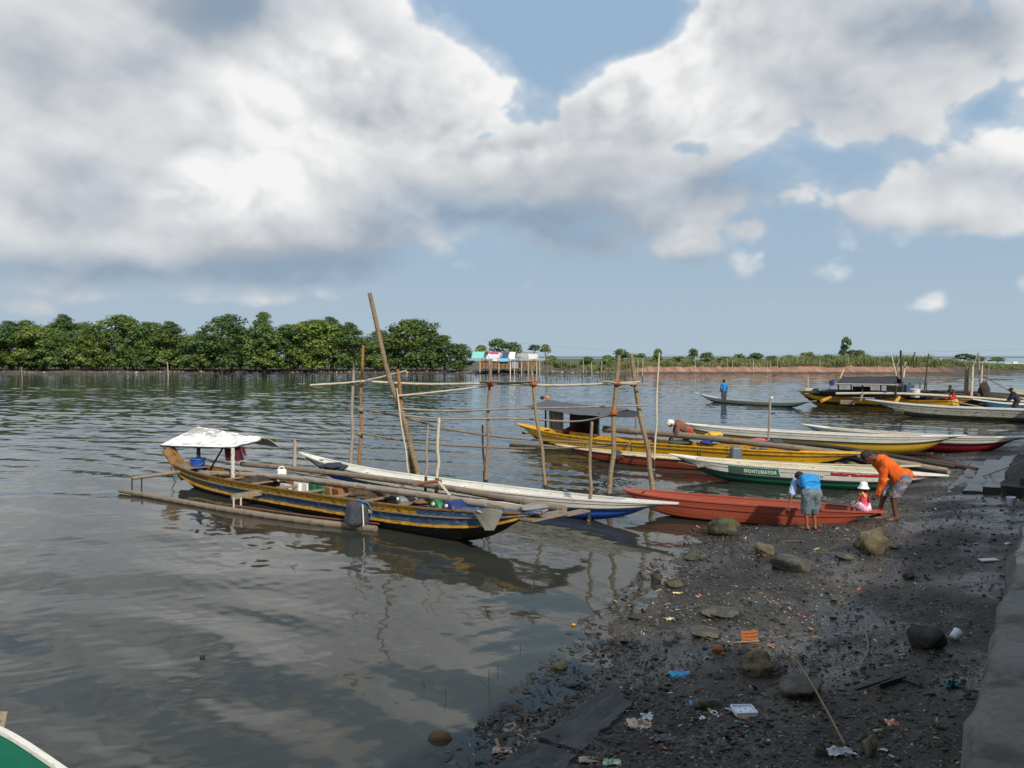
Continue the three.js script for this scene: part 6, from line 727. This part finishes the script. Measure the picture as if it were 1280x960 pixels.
// man in red shorts perched on the amber boat; faces -x
{
  const b = at(1190, 496, 50.2), t = person('person', 'bare chested man in red shorts perched on the amber boat', V(b.x, b.y - 0.75, b.z), Math.PI * 1.15), J = { pelvis: q(-0.1, 0.78, 0), chest: q(0.06, 1.08, 0), neck: q(0.12, 1.22, 0), head: q(0.20, 1.34, 0), hipL: q(-0.09, 0.76, -0.1), hipR: q(-0.09, 0.76, 0.1), kneeL: q(0.3, 0.62, -0.14), kneeR: q(0.28, 0.58, 0.16), ankL: q(0.24, 0.16, -0.14), ankR: q(-0.02, 0.14, 0.2), shL: q(0.07, 1.16, -0.19), shR: q(0.07, 1.16, 0.19), elL: q(0.22, 0.92, -0.24), wrL: q(0.34, 0.72, -0.16), elR: q(0.18, 0.9, 0.25), wrR: q(0.34, 0.72, 0.2), look: q(0.95, -0.3, 0), palmL: q(0, -1, 0), palmR: q(0, -1, 0) };
  const hd = figure(t, J, { skin: skinDark, res: 60, handRes: 40 }); part(t, 'shorts', bodyMesh([[J.hipL, J.kneeL.clone().lerp(J.hipL, 0.1), 0.12, 0.1], [J.hipR, J.kneeR.clone().lerp(J.hipR, 0.1), 0.12, 0.1], [J.hipL, J.hipR, 0.14, 0.14]], { fold: 0.014, k: 0.03, res: 72 }), clothNoise('#b81f1c', '#a81a18', 5)); part(t, 'hair', bodyMesh([[hd.p(-0.03, 0.045, 0), hd.p(0.005, 0.06, 0), 0.098, 0.088]], { k: 0.01, res: 32 }), hairM);
}
// person in dark clothes by the blue boat
{
  const b = at(1269, 512, 45.5), t = person('person', 'person in dark clothes stooping beside the bright blue boat', V(b.x, 0.3, b.z), Math.PI * 0.9), J = { pelvis: q(-0.1, 0.75, 0), chest: q(0.1, 1.05, 0), neck: q(0.16, 1.18, 0), head: q(0.22, 1.30, 0), hipL: q(-0.1, 0.72, -0.1), hipR: q(-0.1, 0.72, 0.1), kneeL: q(0.05, 0.4, -0.12), kneeR: q(0.05, 0.4, 0.12), ankL: q(-0.05, 0.07, -0.12), ankR: q(-0.05, 0.07, 0.12), shL: q(0.12, 1.12, -0.19), shR: q(0.12, 1.12, 0.19), elL: q(0.22, 0.88, -0.22), wrL: q(0.36, 0.7, -0.16), elR: q(0.2, 0.86, 0.24), wrR: q(0.36, 0.7, 0.2), look: q(0.9, -0.4, 0) };
  const hd = figure(t, J, { skin: skinDark, res: 56, handRes: 36 }); part(t, 'shirt', bodyMesh([[J.pelvis, J.chest, 0.16, 0.165], [J.shL, J.shR, 0.085, 0.085], [J.shL, J.elL, 0.08, 0.065], [J.elL, J.wrL.clone().lerp(J.elL, 0.2), 0.065, 0.05], [J.shR, J.elR, 0.08, 0.065], [J.elR, J.wrR.clone().lerp(J.elR, 0.2), 0.065, 0.05]], { fold: 0.014, k: 0.04, res: 72 }), flat('#272c3a', 0.9)); part(t, 'trousers', bodyMesh([[J.hipL, J.kneeL, 0.12, 0.1], [J.hipR, J.kneeR, 0.12, 0.1], [J.kneeL, J.ankL, 0.09, 0.07], [J.kneeR, J.ankR, 0.09, 0.07], [J.hipL, J.hipR, 0.13, 0.13]], { fold: 0.014, k: 0.03, res: 72, cut: (x, y) => 0.1 - y }), flat('#30333a', 0.9)); part(t, 'hair', bodyMesh([[hd.p(-0.03, 0.045, 0), hd.p(0.005, 0.06, 0), 0.098, 0.088]], { k: 0.01, res: 32 }), hairM);
}
// ================= beach: rocks, steps, litter =================
const alongWall = (s, perp, y) => V(-0.42 + WALLDIR.x * s - WALLN.x * perp, y, WALLDIR.z * s - WALLN.z * perp);
const stoneBump = canvasTex(256, (u, v) => { const h = tn(u, v, 14, 1309, 5); return [h, h, h]; }, [1.5, 1.5], false);
const stoneTex = (a, b, seed) => { const A = rgb(a), B = rgb(b); return new THREE.MeshStandardMaterial({ map: canvasTex(256, (u, v) => { const n = tn(u, v, 4, seed, 5), m = tn(u, v, 30, seed + 4, 3); return mix3(mix3(A, B, ss(0.35, 0.65, n)), [0.12, 0.12, 0.11], 0.35 * ss(0.5, 0.7, m)); }, [1.5, 1.5]), roughness: 0.85, bumpMap: stoneBump, bumpScale: 0.02 }); };
const tanStone = stoneTex('#665b45', '#514835', 1201), greyStone = stoneTex('#58554a', '#403e37', 1231), darkStone = stoneTex('#34332c', '#24241f', 1261), mossStone = stoneTex('#4a4a30', '#2c2d22', 1291);
function rock(px, py, w, h, mat, seed, label, depthK = 0.8, flat = 0) { const g = ground(px, py), d = -g.z, W = w * d / 1000 / 2, H = h * d / 1000 / 2; const l = lump(W, H * 1.1, W * depthK, seed, 0.24, 1.25, 6, flat); l.rotateY(seed); const m = new THREE.Mesh(l, mat); m.name = numbered('rock'); m.position.set(g.x, g.y + H * 0.62, g.z - W * depthK * 0.7); m.castShadow = m.receiveShadow = true; scene.add(m); tag(m, label, 'rock', 'loose rocks on the beach'); }
rock(1095, 693, 40, 36, tanStone, 3.1, 'large round tan boulder below the man in orange', 0.8); rock(994, 713, 62, 20, greyStone, 5.2, 'long flat grey rock with a pale top', 0.45, 0.6); rock(957, 695, 28, 17, tanStone, 7.7, 'small tan rock touching the long flat one'); rock(908, 670, 38, 26, mossStone, 9.4, 'dark weedy rock at the waterline beside the orange red boat'); rock(1166, 811, 44, 30, darkStone, 11.8, 'dark shaded rock next to the white cup'); rock(1006, 874, 66, 24, greyStone, 13.3, 'broad grey rock under the long bamboo stick', 0.8, 0.5); rock(952, 846, 44, 28, tanStone, 15.9, 'pale domed rock with a plastic scrap on it'); rock(972, 842, 26, 12, greyStone, 17.2, 'small stone leaning on the pale domed rock'); rock(884, 886, 30, 16, greyStone, 19.1, 'flat topped stone above the white foam lid', 0.7, 0.4); rock(821, 728, 14, 14, darkStone, 21.6, 'small black stone standing at the water edge'); rock(1138, 724, 18, 10, mossStone, 23.2, 'little mossy yellow green stone on the black sand'); rock(905, 772, 50, 9, greyStone, 25.5, 'half buried slab of rock in the grey mud', 0.8, 0.3); rock(885, 797, 44, 9, greyStone, 27.1, 'second half buried rock below the first in the mud', 0.8, 0.3); rock(700, 838, 26, 10, mossStone, 29.4, 'low weedy stone at the edge of the shallow water'); rock(1120, 686, 16, 7, greyStone, 31.4, 'pebble sized grey stone by the tan boulder'); rock(1058, 700, 22, 7, greyStone, 33.8, 'flat little stone left of the tan boulder'); rock(895, 885, 18, 8, darkStone, 36.2, 'dark wet stone beside the flat topped one'); rock(1090, 945, 20, 26, tanStone, 38.8, 'upright brown stone in the litter at the wall foot'); rock(1028, 946, 16, 18, greyStone, 40.1, 'round pale stone near the end of the bamboo stick'); rock(585, 725, 8, 4, darkStone, 42, 'tiny dark stone awash in the shallows'); rock(868, 701, 26, 8, mossStone, 43, 'weed covered lump in the tide wrack'); rock(845, 735, 24, 8, mossStone, 44.5, 'dark weed covered stone in the tide wrack'); rock(795, 775, 22, 7, darkStone, 46.5, 'flat black stone in the tide wrack'); rock(1048, 752, 22, 7, greyStone, 48, 'thin grey shard lying on the black sand');
// concrete steps from the quay down to the beach
{
  const g0 = alongWall(22, 0, 0), t = thing('concrete_steps', 'worn wet concrete steps going down from the quay to the beach', 'steps', V(g0.x, 0.2, g0.z));
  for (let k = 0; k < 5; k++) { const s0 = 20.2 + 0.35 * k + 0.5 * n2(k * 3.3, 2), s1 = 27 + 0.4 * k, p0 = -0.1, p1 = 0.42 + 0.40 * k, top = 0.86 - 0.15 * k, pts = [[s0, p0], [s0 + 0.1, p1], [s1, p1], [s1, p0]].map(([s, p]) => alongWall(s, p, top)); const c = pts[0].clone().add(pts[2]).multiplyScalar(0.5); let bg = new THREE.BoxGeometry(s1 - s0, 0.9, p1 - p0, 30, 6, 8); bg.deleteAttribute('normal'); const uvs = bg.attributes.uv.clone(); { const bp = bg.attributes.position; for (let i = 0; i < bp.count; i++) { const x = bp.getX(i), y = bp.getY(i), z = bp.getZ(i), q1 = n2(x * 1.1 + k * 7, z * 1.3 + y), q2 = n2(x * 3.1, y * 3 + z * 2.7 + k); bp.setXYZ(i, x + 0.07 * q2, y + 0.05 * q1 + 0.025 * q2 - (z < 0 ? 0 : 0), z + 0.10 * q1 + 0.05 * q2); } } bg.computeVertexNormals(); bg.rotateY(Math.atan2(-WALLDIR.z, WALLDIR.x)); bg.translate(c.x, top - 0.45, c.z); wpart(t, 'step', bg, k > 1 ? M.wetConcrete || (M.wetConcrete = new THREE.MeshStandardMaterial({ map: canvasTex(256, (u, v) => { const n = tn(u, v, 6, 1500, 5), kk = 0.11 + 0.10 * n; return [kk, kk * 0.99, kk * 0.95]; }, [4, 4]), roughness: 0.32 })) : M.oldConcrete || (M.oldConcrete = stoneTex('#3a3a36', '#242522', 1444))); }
}
single('mooring_rope', tube([ground(1186, 598).add(V(0, 0.05, 0)), ground(1215, 598).add(V(0, 0.03, 0)), at(1250, 588, 19), at(1290, 572, 17)], 0.014, 0.014, { rad: 5 }), M.rope, 'pale rope from the green bow across the steps to the quay', 'rope');
// broken slabs in the foreground
{ const mk = (P4, lab, seed) => { const c = P4.map(([x, y]) => ground(x, y)); const rows = []; for (let i = 0; i <= 10; i++) { const r = []; for (let j = 0; j <= 10; j++) { const u = j / 10, v = i / 10, p = c[0].clone().lerp(c[1], u).lerp(c[3].clone().lerp(c[2], u), v); p.y = lerp(lerp(c[0].y, c[1].y, u), lerp(c[3].y, c[2].y, u), v) + 0.03 + 0.02 * fbm(p.x * 3, p.z * 3, 4); if (i === 0 || j === 0 || i === 10 || j === 10) { p.x += 0.03 * n2(p.x * 9, p.z * 9 + seed); p.z += 0.03 * n2(p.z * 9, p.x * 9); } r.push(p); } rows.push(r); } single('concrete_slab', sheet(rows, 0.09, 0.5), M.slab || (M.slab = stoneTex('#46484a', '#333638', 1333)), lab, 'slab'); }; mk([[768, 856], [788, 884], [726, 944], [672, 926]], 'smooth dark slab lying at the edge of the mud', 2); mk([[668, 930], [720, 948], [690, 985], [610, 968]], 'broken lower slab separated by a crack from the smooth one', 5); }
// uncountable small stuff on the sand
function scatter(name, label, N, geo, mat, fn) { const m = new THREE.InstancedMesh(geo, mat, N), o = new THREE.Object3D(), c = new THREE.Color(), f = rng(name.length * 977 + N); let n = 0, guard = 0; while (n < N && guard++ < N * 60) { const r = 4 * Math.pow(11, Math.pow(f(), 0.85)), a = lerp(-0.35, 0.72, f()), x = Math.sin(a) * r, z = -Math.cos(a) * r, s = shoreDist(x, z), w = (wallX(z) - x) * 0.82; if (w < 0.05) continue; const q = fn(f, s, x, z, o, c, w); if (!q) continue; o.updateMatrix(); m.setMatrixAt(n, o.matrix); m.setColorAt(n, c); n++; } m.count = n; m.name = name; m.userData = { kind: 'stuff', label, category: 'litter' }; m.castShadow = m.receiveShadow = true; scene.add(m); }
const chip = lump(1, 0.45, 0.8, 4, 0.3, 1.2, 1), pebble = lump(1, 0.7, 0.85, 8, 0.2, 1.2, 1);
const flakeG = (() => { const g = new THREE.PlaneGeometry(2, 1.2, 3, 2), p = g.attributes.position; for (let i = 0; i < p.count; i++) p.setZ(i, 0.28 * Math.sin(p.getX(i) * 1.7 + 1) + 0.15 * Math.cos(p.getY(i) * 4)); g.rotateX(-Math.PI / 2); g.computeVertexNormals(); return g; })();
const white1 = new THREE.MeshStandardMaterial({ color: 0xffffff, roughness: 0.75 }), white2 = new THREE.MeshStandardMaterial({ color: 0xffffff, roughness: 0.6, side: THREE.DoubleSide });
const tr = (o, f, x, z, dy, sx, sy, sz, tilt = 0.6) => { o.position.set(x, beachY(x, z) + dy, z); o.rotation.set((f() - 0.5) * tilt, f() * 6.28, (f() - 0.5) * tilt); o.scale.set(sx, sy, sz); };
scatter('shell_bits', 'countless pale shell fragments and grit on the black sand', 14000, chip, white1, (f, s, x, z, o, c) => { if (s < 0.05 || f() > 0.35 + 0.65 * ss(-0.2, 0.3, fbm(x * 0.7 + 4, z * 0.7, 3))) return 0; const k = 0.004 + 0.011 * Math.pow(f(), 3); tr(o, f, x, z, k * 0.2, k * (1 + f()), k, k); const v = 0.12 + 0.42 * f() * f() * f(); c.setRGB(v, v * 0.93, v * 0.78); return 1; });
scatter('pebbles', 'small dark and brown pebbles bedded in the sand', 11000, pebble, white1, (f, s, x, z, o, c) => { if (s < -0.15 || f() > 0.3 + 0.7 * ss(-0.15, 0.3, fbm(x * 0.5 + 14, z * 0.5, 3))) return 0; const k = 0.006 + 0.026 * Math.pow(f(), 5); tr(o, f, x, z, k * 0.15, k * (1 + 0.6 * f()), k * 0.8, k); const v = 0.018 + 0.06 * f() * f(), t = f(); c.setRGB(v * (1.05 + 0.35 * t), v * (1 + 0.1 * t), v * (0.9 - 0.15 * t)); return 1; });
scatter('tide_wrack', 'dark weed, leaves and sodden litter along the waterline', 13000, flakeG, white2, (f, s, x, z, o, c) => { if (s < -0.45 || s > 5 || f() > Math.exp(-Math.max(0, s - 0.8) * 0.6) * (0.25 + 0.9 * ss(-0.1, 0.35, fbm(x * 0.9, z * 0.9 + 3, 3)))) return 0; const k = 0.008 + 0.028 * Math.pow(f(), 3); tr(o, f, x, z, 0.002 + 0.02 * f() * f(), k * 1.7, k, k * 0.8, 0.9); if (o.position.y < 0) o.position.y = 0.012; const t = f(), v = 0.012 + 0.05 * f() * f(); c.setRGB(v * (1.1 + 0.5 * t), v * (1 + 0.1 * t), v * (0.8 - 0.2 * t)); if (f() < 0.05) c.setRGB(0.22 + 0.2 * f(), 0.17 + 0.1 * f(), 0.09); return 1; });
scatter('litter_scraps', 'scraps of plastic and paper scattered over the beach', 520, flakeG, white2, (f, s, x, z, o, c) => { if (s < 0.1 || f() > 0.3 + 0.7 * ss(-0.1, 0.3, fbm(x * 0.6 + 31, z * 0.6, 3))) return 0; const k = 0.008 + 0.026 * Math.pow(f(), 4); tr(o, f, x, z, 0.008, k * 1.3, k, k, 0.9); const t = f(); if (t < 0.55) { const v = 0.35 + 0.4 * f(); c.setRGB(v, v, v * 0.96); } else if (t < 0.7) c.setRGB(0.05, 0.25, 0.40); else if (t < 0.82) c.setRGB(0.45, 0.08, 0.07); else if (t < 0.92) c.setRGB(0.5, 0.33, 0.08); else c.setRGB(0.08, 0.28, 0.14); return 1; });
scatter('mud_clods', 'lumps of black mud and weed along the water edge', 600, pebble, white1, (f, s, x, z, o, c) => { if (s < -0.5 || s > 4.5 || f() > Math.exp(-Math.abs(s - 0.2) * 0.8)) return 0; const k = 0.025 + 0.06 * Math.pow(f(), 3); tr(o, f, x, z, -0.01, k * (1 + f()), k * 0.4, k); if (o.position.y < -0.03) o.position.y = -0.01; const v = 0.010 + 0.022 * f(); c.setRGB(v * 1.15, v * 1.05, v * 0.85); return 1; });
// twigs: sticks on the sand and in the shallows
scatter('twigs', 'thin brown twigs and straws lying on the sand', 420, tube([[-1, 0, 0], [-0.2, 0.06, 0.05], [1, 0, 0]], 0.02, 0.014, { rad: 5, seg: 5 }), white1, (f, s, x, z, o, c) => { if (s < -0.1) return 0; const k = 0.06 + 0.2 * f() * f(); tr(o, f, x, z, 0.012, k, k, k, 0.2); const v = 0.05 + 0.22 * f() * f(); c.setRGB(v, v * 0.78, v * 0.5); return 1; });
// litter one can pick out
const put = (px, py, dy = 0) => { const g = ground(px, py); g.y += dy; return g; };
function crumple(name, px, py, w, d, h, hexes, label, seed, cat = 'litter') { const g = put(px, py), rows = [], n = 12; for (let i = 0; i <= n; i++) { const r = []; for (let j = 0; j <= n; j++) { const u = j / n - 0.5, v = i / n - 0.5, e = 1 + 0.28 * n2(Math.atan2(v, u) * 2 + seed, seed); r.push(V(g.x + u * w * e, g.y + 0.008 + h * (0.35 + 0.9 * n2(u * 5 + seed, v * 5) + 0.6 * Math.abs(n2(u * 11, v * 11 + seed))) * (1 - 1.2 * (u * u + v * v)), g.z + v * d * e)); } rows.push(r); } const A = rgb(hexes[0]), B = rgb(hexes[1] || hexes[0]), s = texSeed += 5; single(name, sheet(rows, 0.004), new THREE.MeshStandardMaterial({ map: canvasTex(64, (u, v) => mix3(A, B, ss(0.45, 0.55, tn(u, v, 4, s, 3)))), roughness: 0.5, side: THREE.DoubleSide }), label, cat); }
{ const g = put(930, 893), t = thing('foam_tray', 'white foam box lid lying flat on the black sand', 'foam', g, 0.06); const b = new RoundedBoxGeometry(0.20, 0.03, 0.17, 2, 0.01); b.translate(0, 0.025, 0); part(t, 'panel', b, flat('#d4d8e0', 0.7)); for (const [x, z, w, d] of [[0, 0.083, 0.2, 0.016], [0, -0.083, 0.2, 0.016], [0.095, 0, 0.016, 0.15], [-0.095, 0, 0.016, 0.15]]) part(t, 'rim', box(w, 0.016, d, x, 0.048, z, 0, 0, 0, 0.004), flat('#c4cad6', 0.7)); for (const [x, z] of [[-0.04, 0.03], [0.02, -0.02], [0.05, 0.03], [-0.02, -0.05]]) part(t, 'hole', new THREE.CylinderGeometry(0.006, 0.006, 0.004, 8).translate(x, 0.0425, z), flat('#4a4d52')); }
{ const a = put(935, 808), t = thing('broken_basket', 'broken orange brown wooden crate piece with a stick through it', 'crate', a, -0.2); const o1 = bambooMat('#a05a22', '#7d4218', '#4a2a12'); for (let i = 0; i < 4; i++) part(t, 'slat', box(0.19, 0.014, 0.035, 0.02, 0.04 + i * 0.032, -0.02 - i * 0.022, 0.6, 0.05 * i, 0.03 * (i - 1), 0.003), o1); for (const x of [-0.06, 0.10]) part(t, 'upright', box(0.025, 0.15, 0.025, x, 0.075, -0.06, -0.5, 0, 0.05, 0.004), o1); part(t, 'stick', tube([[-0.42, 0.03, 0.06], [-0.1, 0.05, 0.03], [0.12, 0.07, 0.0]], 0.009, 0.011, { rad: 6 }), M.bambooTan); }
{ const g = put(897, 816), l = lump(0.07, 0.035, 0.045, 52, 0.25); l.translate(g.x, g.y + 0.03, g.z); single('wood_chunk', l, flat('#8a4a1c', 0.85), 'small orange brown wood chunk beside the broken crate', 'wood'); }
crumple('plastic_bag', 850, 845, 0.24, 0.16, 0.035, ['#2fa3c9', '#1c87b4'], 'crumpled bright blue plastic bag on the mud', 3.3, 'bag'); crumple('paper_wrapper', 800, 908, 0.22, 0.2, 0.05, ['#b9a894', '#7a6a5c'], 'soggy tan paper wrapper at the slab edge', 5.1); crumple('paper_wrapper', 812, 898, 0.14, 0.12, 0.03, ['#c9cdd6', '#9aa3b4'], 'torn pale blue wrapper beside the soggy tan one', 8.2); crumple('snack_packet', 1113, 905, 0.11, 0.10, 0.02, ['#c96a55', '#d8b08a'], 'faded red orange snack packet in the shade', 6.7, 'packet'); crumple('plastic_bag', 1050, 943, 0.2, 0.10, 0.05, ['#c8cbd0', '#aeb3bb'], 'white plastic bag at the lower end of the bamboo stick', 9.4, 'bag'); crumple('snack_packet', 765, 955, 0.13, 0.10, 0.03, ['#7fae86', '#cfd8c4'], 'pale green packet below the smooth slab', 10.5, 'packet'); crumple('paper_wrapper', 733, 952, 0.12, 0.09, 0.03, ['#b8a79c', '#8f8078'], 'brownish paper scrap left of the green packet', 11.9); crumple('paper_wrapper', 640, 912, 0.17, 0.10, 0.035, ['#a08a98', '#6d5a6e'], 'mauve wrapper in the weed by the water', 13.1); crumple('paper_wrapper', 628, 940, 0.16, 0.10, 0.03, ['#8a7c74', '#b5a59b'], 'dull pinkish wrapper near the broken slab', 14.6); crumple('snack_packet', 950, 829, 0.13, 0.11, 0.03, ['#7fb6b2', '#c9c4a6'], 'faded teal packet stuck on the pale domed rock', 16.4, 'packet'); crumple('plastic_bag', 735, 832, 0.09, 0.06, 0.03, ['#3a93ae', '#2a7a94'], 'small blue plastic scrap by the weedy stone', 17.3, 'bag'); crumple('plastic_bag', 1190, 858, 0.14, 0.10, 0.05, ['#1f2a33', '#1d6f86'], 'black plastic shred with a blue corner near the quay', 18.8, 'bag'); crumple('paper_wrapper', 776, 968, 0.16, 0.1, 0.03, ['#c4b49c', '#8d7c64'], 'beige scrap of card near the green packet', 20.7); crumple('plastic_bag', 830, 925, 0.16, 0.12, 0.03, ['#55585c', '#3d4044'], 'grey transparent looking plastic sheet by the slab', 22.1, 'bag'); crumple('paper_wrapper', 838, 775, 0.11, 0.07, 0.02, ['#cbbd9a', '#a8946a'], 'yellowish leaf of card in the tide wrack', 24.5); crumple('paper_wrapper', 847, 742, 0.13, 0.05, 0.015, ['#d0c28a', '#a8985a'], 'yellow strip of card in the dark weed', 26.5);
function cup(px, py, r, h, tilt, label) { const g = put(px, py), t = thing('plastic_cup', label, 'cup', g, 0.5); const c = new THREE.LatheGeometry([[0.001, 0], [r * 0.72, 0], [r, h], [r * 1.06, h], [r * 0.95, h - 0.004], [r * 0.68, 0.006], [0.001, 0.006]].map((p) => new THREE.Vector2(...p)), 16); c.rotateZ(tilt); c.translate(0, r * 0.8, 0); part(t, 'cup', c, flat('#d2d6de', 0.5)); const l = new THREE.TorusGeometry(r * 1.03, 0.004, 6, 18); l.rotateX(Math.PI / 2); l.translate(0, h, 0); l.rotateZ(tilt); l.translate(0, r * 0.8, 0); part(t, 'rim', l, flat('#dfe3ea', 0.5)); }
cup(1190, 802, 0.05, 0.11, -1.2, 'white plastic cup fallen against the dark shaded rock'); cup(1264, 636, 0.08, 0.16, 0.1, 'white plastic cup standing at the foot of the steps'); cup(1222, 594, 0.05, 0.08, 1.2, 'small white cup lying on the upper beach by the rope');
{ const g = put(1236, 702), b = new RoundedBoxGeometry(0.24, 0.02, 0.12, 2, 0.006); b.rotateZ(0.05); b.translate(g.x, g.y + 0.025, g.z); single('foam_tray', b, flat('#c9cedb', 0.7), 'white foam tray on the black sand near the quay wall', 'tray'); }
{ const a = put(988, 824, 0.09), b = put(1056, 938, 0.05), c = put(1020, 880, 0.12); single('bamboo_stick', tube([a, c, b], 0.008, 0.011, { rad: 6, node: 0.2 }), M.bambooTan, 'long thin bamboo stick lying across the broad grey rock', 'stick'); const p = put(1100, 835, 0.03), r = put(1082, 792, 0.03); single('bent_hose', tube([p.clone().add(V(-0.2, 0, 0)), put(1085, 815, 0.02), r], 0.008, 0.008, { rad: 6 }), flat('#8d8674', 0.9), 'short bent piece of pale tube on the black sand', 'tube'); }
{ const g = put(1116, 857), t = thing('broken_crate', 'black broken crate half buried in the shaded sand', 'crate', g, 0.35); part(t, 'side', box(0.30, 0.06, 0.02, 0, 0.035, 0, 0.2, 0, 0.12, 0.004), M.black); part(t, 'side', box(0.02, 0.06, 0.2, 0.12, 0.035, 0.1, 0, 0.2, 0, 0.004), M.black); part(t, 'slat', box(0.5, 0.025, 0.03, -0.2, 0.03, -0.04, 0, 0.15, 0.02, 0.005), M.bambooWet); }
{ const g = put(893, 893), q1 = new THREE.TorusGeometry(0.025, 0.007, 8, 18); q1.rotateX(-1.2); q1.translate(g.x, g.y + 0.012, g.z); single('plastic_ring', q1, flat('#cfd0cc', 0.5), 'small white plastic ring beside the foam lid', 'ring'); }
{ const g = put(550, 925), l = lump(0.10, 0.055, 0.06, 61, 0.2); l.translate(g.x, Math.max(0, g.y) + 0.02, g.z); single('coconut_husk', l, flat('#3a2a1a', 0.95), 'brown coconut husk floating in the shallows', 'husk'); const w = onY(253, 823, 0), k = lump(0.03, 0.02, 0.03, 65, 0.2); k.translate(w.x, 0.012, w.z); single('floating_debris', k, flat('#15130f'), 'black speck of debris floating on open water', 'debris'); const y = onY(717, 782, 0), m = lump(0.03, 0.014, 0.02, 68, 0.2); m.translate(y.x, 0.012, y.z); single('floating_debris', m, flat('#b8901c'), 'yellow scrap floating at the water edge', 'debris'); }
for (const [a, b, c, d, lab] of [[608, 862, 611, 838, 'thin black twig sticking out of the shallows'], [555, 870, 557, 858, 'short crooked twig in the shallow water'], [531, 856, 529, 847, 'tiny twig standing in the water'], [646, 812, 651, 804, 'slanting twig near the water edge'], [620, 842, 622, 834, 'second thin twig beside the tall black one'], [747, 830, 752, 818, 'forked twig in the tide wrack']]) { const p = put(a, b); p.y = Math.min(p.y, 0) - 0.05; const tp = at(c, d, -p.z); single('twig', tube([p, p.clone().lerp(tp, 0.5).add(V(0.012, 0, 0)), tp], 0.007, 0.004, { rad: 5 }), M.bambooWet, lab, 'twig', null, 'twigs in the shallows'); }
// unseen shed added beside the camera to shade the near beach and wall top
{
  const c = alongWall(-1.2, -2.6, WTOP), t = thing('added_shade_shed', 'unseen block shed with a low gable roof added on the quay to shade the beach', 'shed', c, Math.atan2(-WALLDIR.z, WALLDIR.x)); const Ls = 13.6, Dp = 3.0, Hh = 2.15;
  part(t, 'wall', box(Ls, Hh, Dp, 0, Hh / 2, 0, 0, 0, 0, 0.02), flat('#9a9488', 0.95)); const sh = new THREE.Shape(); sh.moveTo(-Dp / 2 - 0.2, 0); sh.lineTo(0, 0.75); sh.lineTo(Dp / 2 + 0.2, 0); sh.lineTo(Dp / 2 + 0.2, 0.06); sh.lineTo(0, 0.83); sh.lineTo(-Dp / 2 - 0.2, 0.06); const rf = new THREE.ExtrudeGeometry(sh, { depth: Ls + 0.4, bevelEnabled: false }); rf.rotateY(Math.PI / 2); rf.translate(-Ls / 2 - 0.2, Hh, 0); part(t, 'roof', rf, flat('#7a4a3c', 0.8)); const gb = new THREE.Shape(); gb.moveTo(-Dp / 2, 0); gb.lineTo(0, 0.72); gb.lineTo(Dp / 2, 0); for (const x of [-Ls / 2 + 0.01, Ls / 2 - 0.11]) { const e = new THREE.ExtrudeGeometry(gb, { depth: 0.1, bevelEnabled: false }); e.rotateY(Math.PI / 2); e.translate(x, Hh, 0); part(t, 'gable', e, flat('#9a9488', 0.95)); }
  part(t, 'door', box(0.9, 1.9, 0.06, -2, 0.97, -Dp / 2 - 0.02), flat('#5a6a5c', 0.8)); for (const x of [1, 3.6]) part(t, 'window', box(1.0, 0.8, 0.06, x, 1.35, -Dp / 2 - 0.02), flat('#39444c', 0.2));
}

// shrubs added on the quay beyond the frame: their shade breaks the edge of the wall's shadow
for (const [sv, off, h, w] of [[8.6, 0.5, 0.55, 0.5], [10.3, 0.35, 0.3, 0.4], [12.8, 0.6, 0.7, 0.6], [15.2, 0.4, 0.4, 0.5], [17.4, 0.7, 0.8, 0.6], [20.5, 0.5, 0.5, 0.5]]) { const c = alongWall(sv, -off - 0.5, WTOP), t = thing('added_shade_shrub', 'small unseen shrub added on the quay to break the wall shadow edge', 'shrub', c, sv, 'added shade shrubs on the quay'); part(t, 'stem', tube([[0, -0.05, 0], [0.03, h * 0.5, 0]], 0.02, 0.012, { rad: 5 }), barkMat); const k = part(t, 'foliage', bushCrowns[Math.floor(sv) % 4], leafMat); k.scale.set(w, h * 0.6, w); k.position.y = h * 0.45; }
renderer.render(scene, camera);
